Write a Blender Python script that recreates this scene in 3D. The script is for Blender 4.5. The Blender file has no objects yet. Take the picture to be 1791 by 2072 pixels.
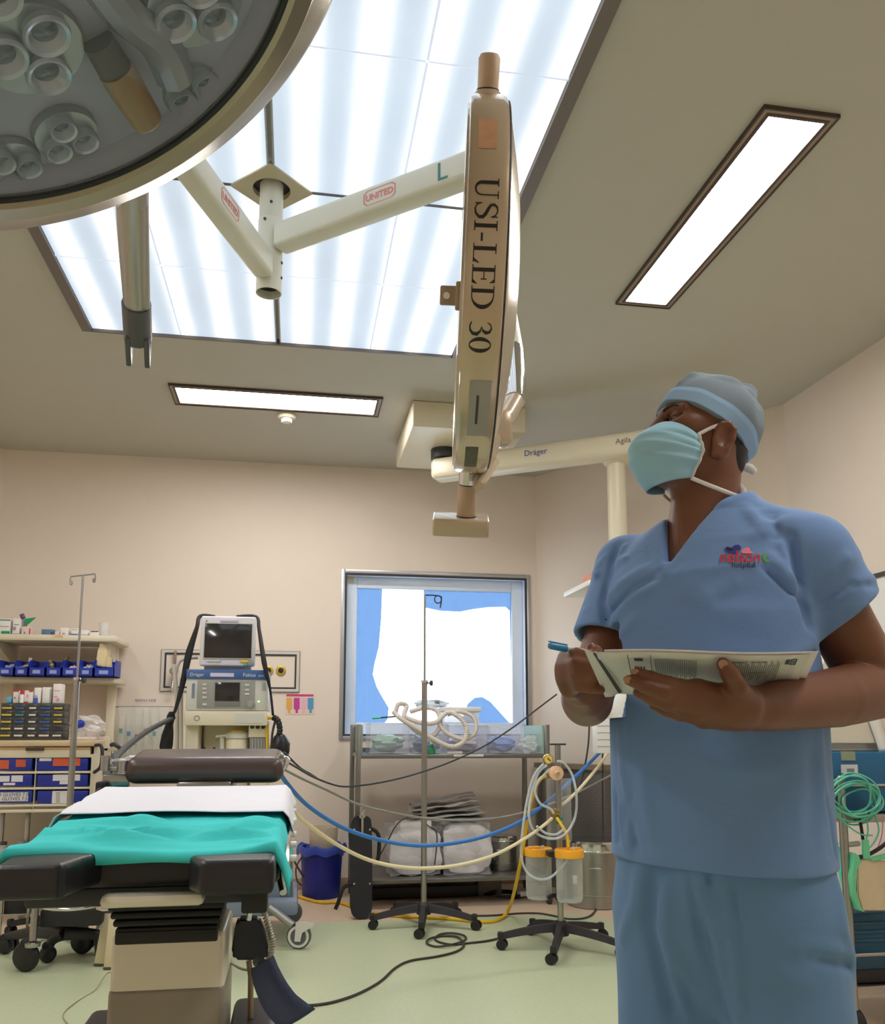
import bpy, bmesh, math, random
import numpy as np
from mathutils import Vector, Matrix, Euler
from mathutils.bvhtree import BVHTree

random.seed(7)
SC = bpy.context.scene
COL = SC.collection
PI = math.pi

# ------------------------------------------------------------------ camera
W, H = 1791, 2072
F_PX, CY = 1730.9, 1242.15
YAW, PITCH, ROLL = 0.16954, 0.13329, 0.0009
EYE = Vector((0, 0, 1.10))
_f = Vector((math.sin(YAW)*math.cos(PITCH), math.cos(YAW)*math.cos(PITCH), math.sin(PITCH)))
_r0 = Vector((math.cos(YAW), -math.sin(YAW), 0)); _u0 = _r0.cross(_f)
_r = _r0*math.cos(ROLL) + _u0*math.sin(ROLL); _u = -_r0*math.sin(ROLL) + _u0*math.cos(ROLL)
cd = bpy.data.cameras.new('camera')
cam = bpy.data.objects.new('camera', cd); COL.objects.link(cam)
cd.sensor_fit = 'HORIZONTAL'; cd.sensor_width = 36.0
cd.lens = F_PX/W*36.0
cd.shift_x = 0.0; cd.shift_y = (CY-H/2)/W
cd.clip_start = 0.02
mw = Matrix.Identity(4)
for i in range(3):
    mw[i][0] = _r[i]; mw[i][1] = _u[i]; mw[i][2] = -_f[i]; mw[i][3] = EYE[i]
cam.matrix_world = mw
SC.camera = cam

def ray(x, y): return _r*(x-W/2+0.5) + _u*(CY-y) + _f*F_PX
def at(x, y, Y):                     # measured point of the photo at room depth Y
    d = ray(x, y); return EYE + d*(Y/d.y)
def atz(x, y, z):                    # ... at height z
    d = ray(x, y); return EYE + d*((z-EYE.z)/d.z)
def atx(x, y, X):
    d = ray(x, y); return EYE + d*(X/d.x)

# ------------------------------------------------------------------ world, exposure
SC.view_settings.view_transform = 'Standard'
SC.view_settings.look = 'None'
SC.view_settings.gamma = 1.0
SC.view_settings.use_curve_mapping = False
SC.view_settings.exposure = 0.12
SC.cycles.max_bounces = 10
SC.cycles.diffuse_bounces = 6
SC.cycles.transparent_max_bounces = 16
SC.cycles.sample_clamp_indirect = 6.0
SC.cycles.use_denoising = True
wd = bpy.data.worlds.new('sky'); SC.world = wd; wd.use_nodes = True
wn = wd.node_tree.nodes; wb = wn['Background']
wb.inputs[0].default_value = (0.80, 0.90, 1.0, 1); wb.inputs[1].default_value = 4.0
PANEL_POWER = 0.92      # glow of the big ceiling panel diffusers
TROFFER_POWER = 33.0    # glow of the recessed strip lights

# ------------------------------------------------------------------ materials
def lin(c):
    return tuple((v/12.92 if v <= 0.04045 else ((v+0.055)/1.055)**2.4) for v in (x/255.0 for x in c))
MATS = {}
def mat(name, rgb, rough=0.5, metal=0.0, var=0.0, vscale=8.0, bump=0.0, bscale=60.0, spec=0.5, sss=0.0, sheen=0.0,
        alpha=None, trans=0.0, coat=0.0, stretch=None):
    if name in MATS: return MATS[name]
    m = bpy.data.materials.new(name); m.use_nodes = True
    nt = m.node_tree; b = nt.nodes['Principled BSDF']
    c = lin(rgb)
    b.inputs['Base Color'].default_value = (*c, 1)
    b.inputs['Roughness'].default_value = rough
    b.inputs['Metallic'].default_value = metal
    b.inputs['Specular IOR Level'].default_value = spec
    if sheen: b.inputs['Sheen Weight'].default_value = sheen
    if coat: b.inputs['Coat Weight'].default_value = coat
    if trans: b.inputs['Transmission Weight'].default_value = trans
    if sss:
        b.inputs['Subsurface Weight'].default_value = sss
        b.inputs['Subsurface Radius'].default_value = (0.012, 0.004, 0.002)
    if alpha is not None: b.inputs['Alpha'].default_value = alpha
    tc = nt.nodes.new('ShaderNodeTexCoord'); src = tc.outputs['Object']
    if stretch:
        mp = nt.nodes.new('ShaderNodeMapping'); mp.inputs['Scale'].default_value = stretch
        nt.links.new(src, mp.inputs['Vector']); src = mp.outputs['Vector']
    nz = nt.nodes.new('ShaderNodeTexNoise'); nz.inputs['Scale'].default_value = vscale; nz.inputs['Detail'].default_value = 5
    nt.links.new(src, nz.inputs['Vector'])
    v = var if var else 0.04
    mx = nt.nodes.new('ShaderNodeMix'); mx.data_type = 'RGBA'
    mx.inputs[6].default_value = (*(x*(1-v) for x in c), 1); mx.inputs[7].default_value = (*(min(1, x*(1+v)) for x in c), 1)
    nt.links.new(nz.outputs['Fac'], mx.inputs[0]); nt.links.new(mx.outputs[2], b.inputs['Base Color'])
    if bump:
        n2 = nt.nodes.new('ShaderNodeTexNoise'); n2.inputs['Scale'].default_value = bscale; n2.inputs['Detail'].default_value = 4
        nt.links.new(src, n2.inputs['Vector'])
        bp = nt.nodes.new('ShaderNodeBump'); bp.inputs['Strength'].default_value = bump; bp.inputs['Distance'].default_value = 0.004
        nt.links.new(n2.outputs['Fac'], bp.inputs['Height']); nt.links.new(bp.outputs['Normal'], b.inputs['Normal'])
    MATS[name] = m
    return m
def clear(name, rgb, opacity=0.25, rough=0.08):
    """thin clear plastic or glass: mostly see-through, a little milky, glossy"""
    if name in MATS: return MATS[name]
    m = bpy.data.materials.new(name); m.use_nodes = True
    nt = m.node_tree; nt.nodes.clear()
    o = nt.nodes.new('ShaderNodeOutputMaterial'); t = nt.nodes.new('ShaderNodeBsdfTransparent')
    p = nt.nodes.new('ShaderNodeBsdfPrincipled'); mx = nt.nodes.new('ShaderNodeMixShader')
    p.inputs['Base Color'].default_value = (*lin(rgb), 1); p.inputs['Roughness'].default_value = rough
    lw = nt.nodes.new('ShaderNodeLayerWeight'); lw.inputs['Blend'].default_value = 0.25
    ad = nt.nodes.new('ShaderNodeMath'); ad.operation = 'MULTIPLY_ADD'; ad.use_clamp = True
    nz = nt.nodes.new('ShaderNodeTexNoise'); nz.inputs['Scale'].default_value = 30
    m2 = nt.nodes.new('ShaderNodeMath'); m2.operation = 'MULTIPLY_ADD'; m2.inputs[1].default_value = opacity*0.6; m2.inputs[2].default_value = opacity*0.7
    nt.links.new(nz.outputs['Fac'], m2.inputs[0])
    nt.links.new(lw.outputs['Facing'], ad.inputs[0]); ad.inputs[1].default_value = 0.45; nt.links.new(m2.outputs[0], ad.inputs[2])
    nt.links.new(ad.outputs[0], mx.inputs[0]); nt.links.new(t.outputs[0], mx.inputs[1]); nt.links.new(p.outputs[0], mx.inputs[2])
    nt.links.new(mx.outputs[0], o.inputs[0])
    MATS[name] = m
    return m
def glow(name, rgb, power):
    m = bpy.data.materials.new(name); m.use_nodes = True
    b = m.node_tree.nodes['Principled BSDF']
    b.inputs['Base Color'].default_value = (0.8, 0.8, 0.8, 1)
    b.inputs['Emission Color'].default_value = (*rgb, 1); b.inputs['Emission Strength'].default_value = power
    return m

# ------------------------------------------------------------------ mesh builder
def basis(d):
    d = Vector(d).normalized()
    a = Vector((0, 0, 1)) if abs(d.z) < 0.95 else Vector((1, 0, 0))
    x = a.cross(d).normalized(); y = d.cross(x)
    return x, y, d
class MB:
    def __init__(s): s.bm = bmesh.new()
    def _add(s, verts, faces, mi=0):
        vs = [s.bm.verts.new(v) for v in verts]
        for f in faces:
            try:
                fc = s.bm.faces.new([vs[i] for i in f]); fc.material_index = mi
            except ValueError: pass
        return vs
    def box(s, c, size, rot=None, bev=0.0, mi=0, seg=2, taper=None):
        bm = bmesh.new(); bmesh.ops.create_cube(bm, size=1.0)
        for v in bm.verts:
            k = 1.0
            if taper and v.co.z > 0: k = taper
            v.co = Vector((v.co.x*size[0]*k, v.co.y*size[1]*k, v.co.z*size[2]))
        if bev > 0:
            bmesh.ops.bevel(bm, geom=list(bm.edges), offset=min(bev, min(size)*0.49), segments=seg, profile=0.5, affect='EDGES')
        M = Matrix.Translation(Vector(c))
        if rot is not None: M = M @ (rot.to_matrix().to_4x4() if isinstance(rot, Euler) else rot.to_4x4())
        bm.transform(M); s.merge(bm, mi); return s
    def box2(s, a, b, bev=0.0, mi=0, seg=2):
        a, b = Vector(a), Vector(b)
        return s.box((a+b)/2, [abs(b[i]-a[i]) for i in range(3)], None, bev, mi, seg)
    def merge(s, bm, mi=0):
        m = {v: s.bm.verts.new(v.co) for v in bm.verts}
        for f in bm.faces:
            try:
                g = s.bm.faces.new([m[v] for v in f.verts]); g.material_index = mi
            except ValueError: pass
        bm.free()
    def cyl(s, p0, p1, r0, r1=None, n=20, cap=True, mi=0):
        r1 = r0 if r1 is None else r1
        p0, p1 = Vector(p0), Vector(p1); x, y, _ = basis(p1-p0)
        v = []
        for p, r in ((p0, r0), (p1, r1)):
            v += [p + (x*math.cos(2*PI*i/n) + y*math.sin(2*PI*i/n))*r for i in range(n)]
        f = [(i, (i+1) % n, n+(i+1) % n, n+i) for i in range(n)]
        if cap: f += [tuple(range(n-1, -1, -1)), tuple(range(n, 2*n))]
        s._add(v, f, mi); return s
    def lathe(s, o, axis, prof, n=32, mi=0, close=False):
        """prof: list of (radius, along)"""
        o = Vector(o); x, y, d = basis(axis); v = []; f = []
        for r, t in prof:
            v += [o + d*t + (x*math.cos(2*PI*i/n) + y*math.sin(2*PI*i/n))*max(r, 1e-5) for i in range(n)]
        k = len(prof)
        for j in range(k-1):
            f += [(j*n+i, j*n+(i+1) % n, (j+1)*n+(i+1) % n, (j+1)*n+i) for i in range(n)]
        if close: f += [((k-1)*n+i, (k-1)*n+(i+1) % n, (i+1) % n, i) for i in range(n)]
        s._add(v, f, mi); return s
    def tube(s, pts, r, n=10, mi=0, cap=True, sub=6, smooth=True, flat=None):
        pts = [Vector(p) for p in pts]
        if smooth and len(pts) > 2: pts = spline(pts, sub)
        rr = r if isinstance(r, (list, tuple)) else [r]*len(pts)
        if len(rr) != len(pts): rr = list(np.interp(np.linspace(0, 1, len(pts)), np.linspace(0, 1, len(rr)), rr))
        t0 = (pts[1]-pts[0]).normalized(); x, y, _ = basis(t0); v = []; f = []
        for i, p in enumerate(pts):
            t = (pts[min(i+1, len(pts)-1)]-pts[max(i-1, 0)])
            t = t.normalized() if t.length > 1e-9 else t0
            x = (x - t*x.dot(t)).normalized(); y = t.cross(x)
            ky = flat if flat else 1.0
            v += [p + (x*math.cos(2*PI*k/n)*ky + y*math.sin(2*PI*k/n))*rr[i] for k in range(n)]
        L = len(pts)
        for j in range(L-1):
            f += [(j*n+i, j*n+(i+1) % n, (j+1)*n+(i+1) % n, (j+1)*n+i) for i in range(n)]
        if cap: f += [tuple(range(n-1, -1, -1)), tuple(range((L-1)*n, L*n))]
        s._add(v, f, mi); return s
    def sphere(s, c, r, n=16, mi=0, sc=(1, 1, 1), rot=None):
        bm = bmesh.new(); bmesh.ops.create_uvsphere(bm, u_segments=n, v_segments=max(6, n//2), radius=1)
        M = Matrix.Translation(Vector(c)) @ (rot.to_4x4() if rot is not None else Matrix.Identity(4)) @ Matrix.Diagonal((r*sc[0], r*sc[1], r*sc[2], 1))
        bm.transform(M); s.merge(bm, mi); return s
    def torus(s, c, axis, R, r, n=32, m=10, mi=0, sc=1.0):
        x, y, d = basis(axis); c = Vector(c); v = []; f = []
        for i in range(n):
            a = 2*PI*i/n; e = x*math.cos(a) + y*math.sin(a)*sc
            for j in range(m):
                b = 2*PI*j/m; v.append(c + e*(R + r*math.cos(b)) + d*r*math.sin(b))
        for i in range(n):
            for j in range(m):
                f.append((i*m+j, ((i+1) % n)*m+j, ((i+1) % n)*m+(j+1) % m, i*m+(j+1) % m))
        s._add(v, f, mi); return s
    def prism(s, poly, off, mi=0):
        """poly: 3-D outline, off: extrusion vector"""
        n = len(poly); off = Vector(off); v = [Vector(p) for p in poly] + [Vector(p)+off for p in poly]
        f = [tuple(range(n)), tuple(range(2*n-1, n-1, -1))] + [(i, (i+1) % n, n+(i+1) % n, n+i) for i in range(n)]
        s._add(v, f, mi); return s
    def grid(s, P, mi=0, wrap=False):
        """P: rows x cols of points"""
        R, Cn = len(P), len(P[0]); v = [Vector(p) for row in P for p in row]; f = []
        for i in range(R-1):
            for j in range(Cn if wrap else Cn-1):
                j2 = (j+1) % Cn
                f.append((i*Cn+j, i*Cn+j2, (i+1)*Cn+j2, (i+1)*Cn+j))
        s._add(v, f, mi); return s
    def build(s, name, m, parent=None, ang=35, recalc=True, weld=False):
        if weld: bmesh.ops.remove_doubles(s.bm, verts=s.bm.verts, dist=1e-5)
        if recalc: bmesh.ops.recalc_face_normals(s.bm, faces=s.bm.faces)
        me = bpy.data.meshes.new(name); s.bm.to_mesh(me); s.bm.free()
        for mm in (m if isinstance(m, (list, tuple)) else [m]): me.materials.append(mm)
        if me.polygons:
            me.polygons.foreach_set('use_smooth', [True]*len(me.polygons))
            me.set_sharp_from_angle(angle=math.radians(ang))
        o = bpy.data.objects.new(name, me); COL.objects.link(o)
        if parent is not None:
            o.parent = parent; o.matrix_parent_inverse = parent.matrix_basis.inverted()
        return o
def spline(pts, sub=6):
    out = []; n = len(pts)
    for i in range(n-1):
        p0, p1, p2, p3 = pts[max(i-1, 0)], pts[i], pts[i+1], pts[min(i+2, n-1)]
        for k in range(sub):
            t = k/sub
            out.append(0.5*((2*p1) + (p2-p0)*t + (2*p0-5*p1+4*p2-p3)*t*t + (3*p1-p0-3*p2+p3)*t**3))
    out.append(pts[-1]); return out
def tag(o, label, cat, group=None, kind=None):
    o['label'] = label; o['category'] = cat
    if group: o['group'] = group
    o['kind'] = kind or 'thing'
    return o
def thing(name, loc, label, cat, group=None):
    o = bpy.data.objects.new(name, None); COL.objects.link(o); o.location = Vector(loc); o.empty_display_size = 0.05
    return tag(o, label, cat, group)
def copy_tree(o, parent=None):
    c = o.copy(); COL.objects.link(c)
    if parent is not None: c.parent = parent
    for ch in o.children: copy_tree(ch, c)
    return c
def structure(o): o['kind'] = 'structure'; return o
def text_bm(txt, size, font_shear=0.0, bold=0.0, ext=0.0004):
    """flat lettering as a bmesh in the XY plane, baseline at 0, centred in x"""
    cu = bpy.data.curves.new('lettering', 'FONT'); cu.body = txt; cu.size = size; cu.align_x = 'CENTER'
    cu.shear = font_shear; cu.offset = bold; cu.extrude = ext; cu.resolution_u = 3
    o = bpy.data.objects.new('lettering', cu); COL.objects.link(o)
    dg = bpy.context.evaluated_depsgraph_get(); me = o.evaluated_get(dg).to_mesh()
    bm = bmesh.new(); bm.from_mesh(me); o.evaluated_get(dg).to_mesh_clear()
    bpy.data.objects.remove(o); bpy.data.curves.remove(cu)
    return bm
def put_text(txt, size, origin, xdir, ydir, m, name='lettering', parent=None, shear=0.0, bold=0.0):
    x = Vector(xdir).normalized(); y = Vector(ydir).normalized(); z = x.cross(y)
    bm = text_bm(txt, size, shear, bold)
    M = Matrix((( x.x, y.x, z.x, origin[0]), (x.y, y.y, z.y, origin[1]), (x.z, y.z, z.z, origin[2]), (0, 0, 0, 1)))
    bm.transform(M); b = MB(); b.bm.free(); b.bm = bm
    return b.build(name, m, parent, recalc=False)

# common materials
M_wall = mat('wall_paint', (226, 214, 203), 0.6, var=0.02, bump=0.05, bscale=120)
M_ceil = mat('ceiling_paint', (186, 183, 172), 0.7, var=0.02)
M_cream = mat('cream_enamel', (222, 214, 192), 0.35)
M_white = mat('white_plastic', (232, 232, 230), 0.4)
M_black = mat('black_plastic', (22, 22, 26), 0.45)
M_dark = mat('dark_grey_plastic', (52, 54, 60), 0.5)
M_steel = mat('stainless_steel', (170, 170, 168), 0.28, 1.0, var=0.08, vscale=20, stretch=(1, 1, 12))
M_chrome = mat('chrome', (215, 215, 215), 0.12, 1.0)
M_vinyl = mat('black_vinyl', (30, 29, 34), 0.42, bump=0.15, bscale=200)
M_blue = mat('blue_plastic', (28, 52, 168), 0.4)
M_cream2 = mat('beige_enamel', (212, 202, 180), 0.3)
# ================================================================== ROOM
WY, CZ, RX, LX, FY = 6.17, 3.02, 2.83, -3.08, -1.7
CH = [(1.78, WY), (RX, 4.48)]                       # chamfered corner, right
CHL = [(-2.03, WY), (LX, 4.48)]
OUT = [(LX, FY), (RX, FY), (RX, 4.48), (1.78, WY), (-2.03, WY), (LX, 4.48)]
INN = [(-2.0, -0.7), (1.74, -0.7), (1.74, 4.15), (1.12, 5.12), (-1.37, 5.12), (-2.0, 4.15)]
INN = [(-2.05, -0.7), (2.02, -0.7), (2.02, 4.6), (1.68, 5.12), (-1.7, 5.12), (-2.05, 4.6)]
M_floor = mat('green_vinyl', (190, 200, 168), 0.32, var=0.10, vscale=55)
M_border = mat('beige_vinyl', (214, 192, 168), 0.35, var=0.06, vscale=40)
M_base = mat('baseboard_vinyl', (168, 146, 122), 0.4)
b = MB()
vo = [b.bm.verts.new((x, y, 0)) for x, y in OUT]; vi = [b.bm.verts.new((x, y, 0)) for x, y in INN]
b.bm.faces.new(vi).material_index = 0
for i in range(6):
    j = (i+1) % 6
    b.bm.faces.new([vo[i], vo[j], vi[j], vi[i]]).material_index = 1
vb = [b.bm.verts.new((x, y, -0.1)) for x, y in OUT]
b.bm.faces.new(vb[::-1]).material_index = 1
for i in range(6):
    j = (i+1) % 6
    b.bm.faces.new([vo[j], vo[i], vb[i], vb[j]]).material_index = 1
structure(b.build('floor', [M_floor, M_border]))
b = MB(); b.prism([(x, y, CZ) for x, y in OUT], (0, 0, 0.12)); structure(b.build('ceiling', M_ceil))
# window opening in the back wall
WX0, WX1, WZ0, WZ1 = 0.335, 1.700, 1.045, 2.225
b = MB(); T = 0.14
b.box2((-2.03, WY, 0), (WX0, WY+T, CZ)); b.box2((WX1, WY, 0), (1.78, WY+T, CZ))
b.box2((WX0, WY, 0), (WX1, WY+T, WZ0)); b.box2((WX0, WY, WZ1), (WX1, WY+T, CZ))
structure(b.build('wall_back', M_wall, weld=False))
def wallseg(name, p, q):
    p, q = Vector((*p, 0)), Vector((*q, 0)); d = (q-p).normalized(); n = Vector((d.y, -d.x, 0))
    c = Vector((0, 2, 0))
    if (p-c).dot(n) < 0: n = -n
    b = MB(); b.prism([p, q, q+n*T, p+n*T], (0, 0, CZ)); structure(b.build(name, M_wall))
wallseg('wall_right', (RX, FY), (RX, 4.48)); wallseg('wall_left', (LX, FY), (LX, 4.48))
wallseg('wall_front', (LX, FY), (RX, FY)); wallseg('wall_back_right', *CH); wallseg('wall_back_left', *CHL)
b = MB(); b.box2((-2.03, WY-0.012, 0), (1.78, WY, 0.075), 0.004); structure(b.build('baseboard_back', M_base))
def skirt(name, p, q):
    p, q = Vector((*p, 0)), Vector((*q, 0)); d = (q-p).normalized(); n = Vector((d.y, -d.x, 0))
    if (p-Vector((0, 2, 0))).dot(n) > 0: n = -n
    b = MB(); b.prism([p, q, q+n*0.012, p+n*0.012], (0, 0, 0.075)); structure(b.build(name, M_base))
skirt('baseboard_right', (RX, FY), (RX, 4.48)); skirt('baseboard_back_right', *CH); skirt('baseboard_left', (LX, FY), (LX, 4.48))

# ---------------------------------------------------------------- window
M_alu = mat('grey_aluminium', (178, 178, 180), 0.35, 0.6); M_gask = mat('dark_gasket', (48, 50, 60), 0.6)
M_frame = mat('white_window_frame', (222, 234, 250), 0.45)
M_glass = clear('window_glass', (235, 245, 255), 0.02, 0.02)
win = bpy.data.objects.new('window_1', None); COL.objects.link(win); win.location = ((WX0+WX1)/2, WY, (WZ0+WZ1)/2); structure(win)
def ring(b, x0, x1, z0, z1, w, y0, y1, mi=0, bev=0.0):
    b.box2((x0, y0, z0), (x0+w, y1, z1), bev, mi); b.box2((x1-w, y0, z0), (x1, y1, z1), bev, mi)
    b.box2((x0+w, y0, z0), (x1-w, y1, z0+w), bev, mi); b.box2((x0+w, y0, z1-w), (x1-w, y1, z1), bev, mi)
b = MB(); ring(b, WX0-0.026, WX1+0.026, WZ0-0.026, WZ1+0.026, 0.028, WY-0.012, WY+0.002, bev=0.003); b.build('outer_trim', M_alu, win)
b = MB(); ring(b, WX0, WX1, WZ0, WZ1, 0.016, WY-0.008, WY+0.004); b.build('gasket', M_gask, win)
b = MB(); ring(b, WX0+0.001, WX1-0.001, WZ0+0.001, WZ1-0.001, 0.012, WY+0.004, WY+0.138); b.build('window_frame', M_frame, win)
b = MB(); ring(b, WX0+0.013, WX1-0.013, WZ0+0.013, WZ1-0.013, 0.085, WY+0.08, WY+0.125, bev=0.006); b.build('sash', M_frame, win)
b = MB(); b.box2((WX0+0.09, WY+0.100, WZ0+0.09), (WX1-0.09, WY+0.104, WZ1-0.09)); b.build('glass', M_glass, win)
def mth(op, a, b_=None, c_=None):
    n = nt.nodes.new('ShaderNodeMath'); n.operation = op
    for i, v in enumerate((a, b_, c_)):
        if v is None: continue
        if isinstance(v, (int, float)): n.inputs[i].default_value = v
        else: nt.links.new(v, n.inputs[i])
    return n.outputs[0]
m = bpy.data.materials.new('blue_film'); m.use_nodes = True; nt = m.node_tree; nt.nodes.clear()
o_ = nt.nodes.new('ShaderNodeOutputMaterial'); t1 = nt.nodes.new('ShaderNodeBsdfTransparent'); t1.inputs[0].default_value = (0.27, 0.35, 0.46, 1)
d1 = nt.nodes.new('ShaderNodeBsdfTranslucent'); d1.inputs[0].default_value = (0.30, 0.42, 0.60, 1); a1 = nt.nodes.new('ShaderNodeMixShader')
nz = nt.nodes.new('ShaderNodeTexNoise'); nz.inputs['Scale'].default_value = 5; mp = nt.nodes.new('ShaderNodeMapping'); tc = nt.nodes.new('ShaderNodeTexCoord')
mp.inputs['Scale'].default_value = (8, 1, 0.8); nt.links.new(tc.outputs['Object'], mp.inputs[0]); nt.links.new(mp.outputs[0], nz.inputs['Vector'])
nt.links.new(mth('MULTIPLY', nz.outputs['Fac'], 0.18), a1.inputs[0]); nt.links.new(t1.outputs[0], a1.inputs[1]); nt.links.new(d1.outputs[0], a1.inputs[2]); nt.links.new(a1.outputs[0], o_.inputs[0])
M_film = m
YF = WY+0.098
for poly in ([(712, 1180), (773, 1188), (771, 1250), (766, 1310), (757, 1345), (754, 1365), (762, 1390), (774, 1412), (786, 1432), (784, 1455), (778, 1480), (712, 1490)],
             [(857, 1180), (1050, 1188), (1048, 1400), (1036, 1400), (1031, 1236), (1022, 1228), (985, 1229), (955, 1233), (930, 1238), (890, 1236), (858, 1229)],
             [(938, 1445), (946, 1424), (960, 1412), (975, 1410), (992, 1420), (1010, 1440), (1030, 1462), (1040, 1480), (935, 1480)]):
    b = MB(); pts = [at(x, y, YF) for x, y in poly]
    x0, x1, z0, z1 = WX0+0.096, WX1-0.096, WZ0+0.096, WZ1-0.096
    pts = [Vector((min(max(p.x, x0), x1), YF, min(max(p.z, z0), z1))) for p in pts]
    b.prism(pts, (0, 0.0008, 0)); b.build('film', M_film, win)
b = MB(); c = at(709, 1172, WY+0.078); b.box(c, (0.05, 0.002, 0.05), None); c2 = b.build('sticker', mat('old_sticker', (214, 200, 160), 0.6), win)

# ---------------------------------------------------------------- big luminous ceiling panel
PX0, PX1, PY0, PY1 = -1.05, 0.80, 1.62, 4.13; PCX, PCY = -0.125, 2.875
m = bpy.data.materials.new('panel_diffuser'); m.use_nodes = True; nt = m.node_tree; bs = nt.nodes['Principled BSDF']
bs.inputs['Base Color'].default_value = (0.35, 0.38, 0.42, 1); bs.inputs['Roughness'].default_value = 0.5
geo = nt.nodes.new('ShaderNodeNewGeometry'); sp = nt.nodes.new('ShaderNodeSeparateXYZ'); nt.links.new(geo.outputs['Position'], sp.inputs[0])
ph = mth('MULTIPLY', mth('ADD', sp.outputs['X'], 0.01), 2*PI/0.185)
wv = mth('POWER', mth('MULTIPLY_ADD', mth('COSINE', ph), 0.5, 0.5), 1.6)
nzp = nt.nodes.new('ShaderNodeTexNoise'); nzp.inputs['Scale'].default_value = 2.2; nt.links.new(geo.outputs['Position'], nzp.inputs['Vector'])
st = mth('MULTIPLY', mth('MULTIPLY_ADD', wv, 0.55, 0.72), mth('MULTIPLY_ADD', nzp.outputs['Fac'], 0.30, 0.85))
rgbm = nt.nodes.new('ShaderNodeMix'); rgbm.data_type = 'RGBA'
rgbm.inputs[6].default_value = (0.68, 0.82, 1.0, 1); rgbm.inputs[7].default_value = (0.96, 0.99, 1.0, 1)
nt.links.new(wv, rgbm.inputs[0]); nt.links.new(rgbm.outputs[2], bs.inputs['Emission Color'])
nt.links.new(mth('MULTIPLY', st, PANEL_POWER), bs.inputs['Emission Strength'])
M_diff = m
panel = thing('ceiling_light', (PCX, PCY, CZ), 'large glowing bluish white ceiling panel of many square diffusers around the lamp mount', 'ceiling light')
M_pframe = mat('dark_bronze_frame', (118, 110, 106), 0.45, 0.3); M_seam = glow('seam_glow', (.52, .66, .95), .55)  # seams emit a little, standing for light scattered by the diffusers
b = MB()
FW = 0.045
b.box2((PX0, PY0, CZ-0.03), (PX0+FW, PY1, CZ)); b.box2((PX1-FW, PY0, CZ-0.03), (PX1, PY1, CZ))
b.box2((PX0+FW, PY1-0.012, CZ-0.03), (PX1-FW, PY1, CZ)); b.box2((PX0+FW, PY0, CZ-0.03), (PX1-FW, PY0+0.03, CZ))
b.build('frame', M_pframe, panel)
xs = [PX0+FW, -0.592, PCX, 0.332, PX1-FW]; ys = [PY0+0.03, 2.205, PCY, 3.472, PY1-0.012]
FL = 0.165
for i in range(4):
    for j in range(4):
        g = 0.0042; x0, x1, y0, y1 = xs[i]+g, xs[i+1]-g, ys[j]+g, ys[j+1]-g
        if i in (1, 2): 
            if i == 1: x1 -= 0.009
            else: x0 += 0.009
        poly = [(x0, y0), (x1, y0), (x1, y1), (x0, y1)]
        k = FL*0.72
        if (i, j) == (1, 1): poly = [(x0, y0), (x1, y0), (x1, y1-k), (x1-k, y1), (x0, y1)]
        if (i, j) == (2, 1): poly = [(x0, y0), (x1, y0), (x1, y1), (x0+k, y1), (x0, y1-k)]
        if (i, j) == (1, 2): poly = [(x0, y0), (x1-k, y0), (x1, y0+k), (x1, y1), (x0, y1)]
        if (i, j) == (2, 2): poly = [(x0+k, y0), (x1, y0), (x1, y1), (x0, y1), (x0, y0+k)]
        b = MB(); b.prism([(x, y, CZ-0.018) for x, y in poly], (0, 0, 0.006)); b.build('diffuser', M_diff, panel)
b = MB()
for x in (xs[1], xs[3]): b.box2((x-0.0042, ys[0], CZ-0.017), (x+0.0042, ys[4], CZ-0.001))
for y in (ys[1], ys[3]): b.box2((xs[0], y-0.0045, CZ-0.017), (xs[4], y+0.0045, CZ-0.001))
b.build('seam', M_seam, panel)
b = MB()
for s in (-1, 1): b.box2((PCX+s*0.007, ys[0], CZ-0.022), (PCX+s*0.013, PCY-0.14, CZ-0.002)); b.box2((PCX+s*0.007, PCY+0.14, CZ-0.022), (PCX+s*0.013, ys[4], CZ-0.002))
b.build('cross_bar', M_alu, panel)
b = MB(); b.box2((xs[0], PCY-0.006, CZ-0.021), (PCX-0.13, PCY+0.006, CZ-0.002)); b.box2((PCX+0.13, PCY-0.006, CZ-0.021), (xs[4], PCY+0.006, CZ-0.002)); b.build('cross_bar', mat('grey_strip', (110, 110, 116), 0.5, 0.3), panel)

# ---------------------------------------------------------------- recessed strip lights
M_tro = glow('strip_diffuser', (1.0, 0.955, 0.895), TROFFER_POWER); M_tfr = mat('light_frame', (150, 132, 116), 0.4, 0.4); M_tin = mat('light_inner_frame', (70, 56, 50), 0.5)
def troffer(x0, x1, y0, y1, label):
    t = thing('ceiling_light', ((x0+x1)/2, (y0+y1)/2, CZ), label, 'ceiling light', 'recessed strip lights')
    z0, z1 = CZ-0.014, CZ
    def fr(w0, w1, za, zb, mm, nm):
        b = MB()
        a0, a1, c0, c1 = x0+w0, x1-w0, y0+w0, y1-w0; w = w1-w0
        b.box2((a0, c0, za), (a0+w, c1, zb)); b.box2((a1-w, c0, za), (a1, c1, zb))
        b.box2((a0+w, c0, za), (a1-w, c0+w, zb)); b.box2((a0+w, c1-w, za), (a1-w, c1, zb)); b.build(nm, mm, t)
    fr(0, 0.006, z0, z1, M_tin, 'outer_lip'); fr(0.006, 0.022, z0+0.003, z1, M_tfr, 'frame'); fr(0.022, 0.034, z0+0.001, z1, M_tin, 'inner_frame')
    b = MB(); b.box2((x0+0.034, y0+0.034, z0+0.005), (x1-0.034, y1-0.034, z1)); b.build('diffuser', M_tro, t)
troffer(1.39, 1.65, 2.215, 3.475, 'long strip light on the right of the ceiling running toward the wall')
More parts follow.
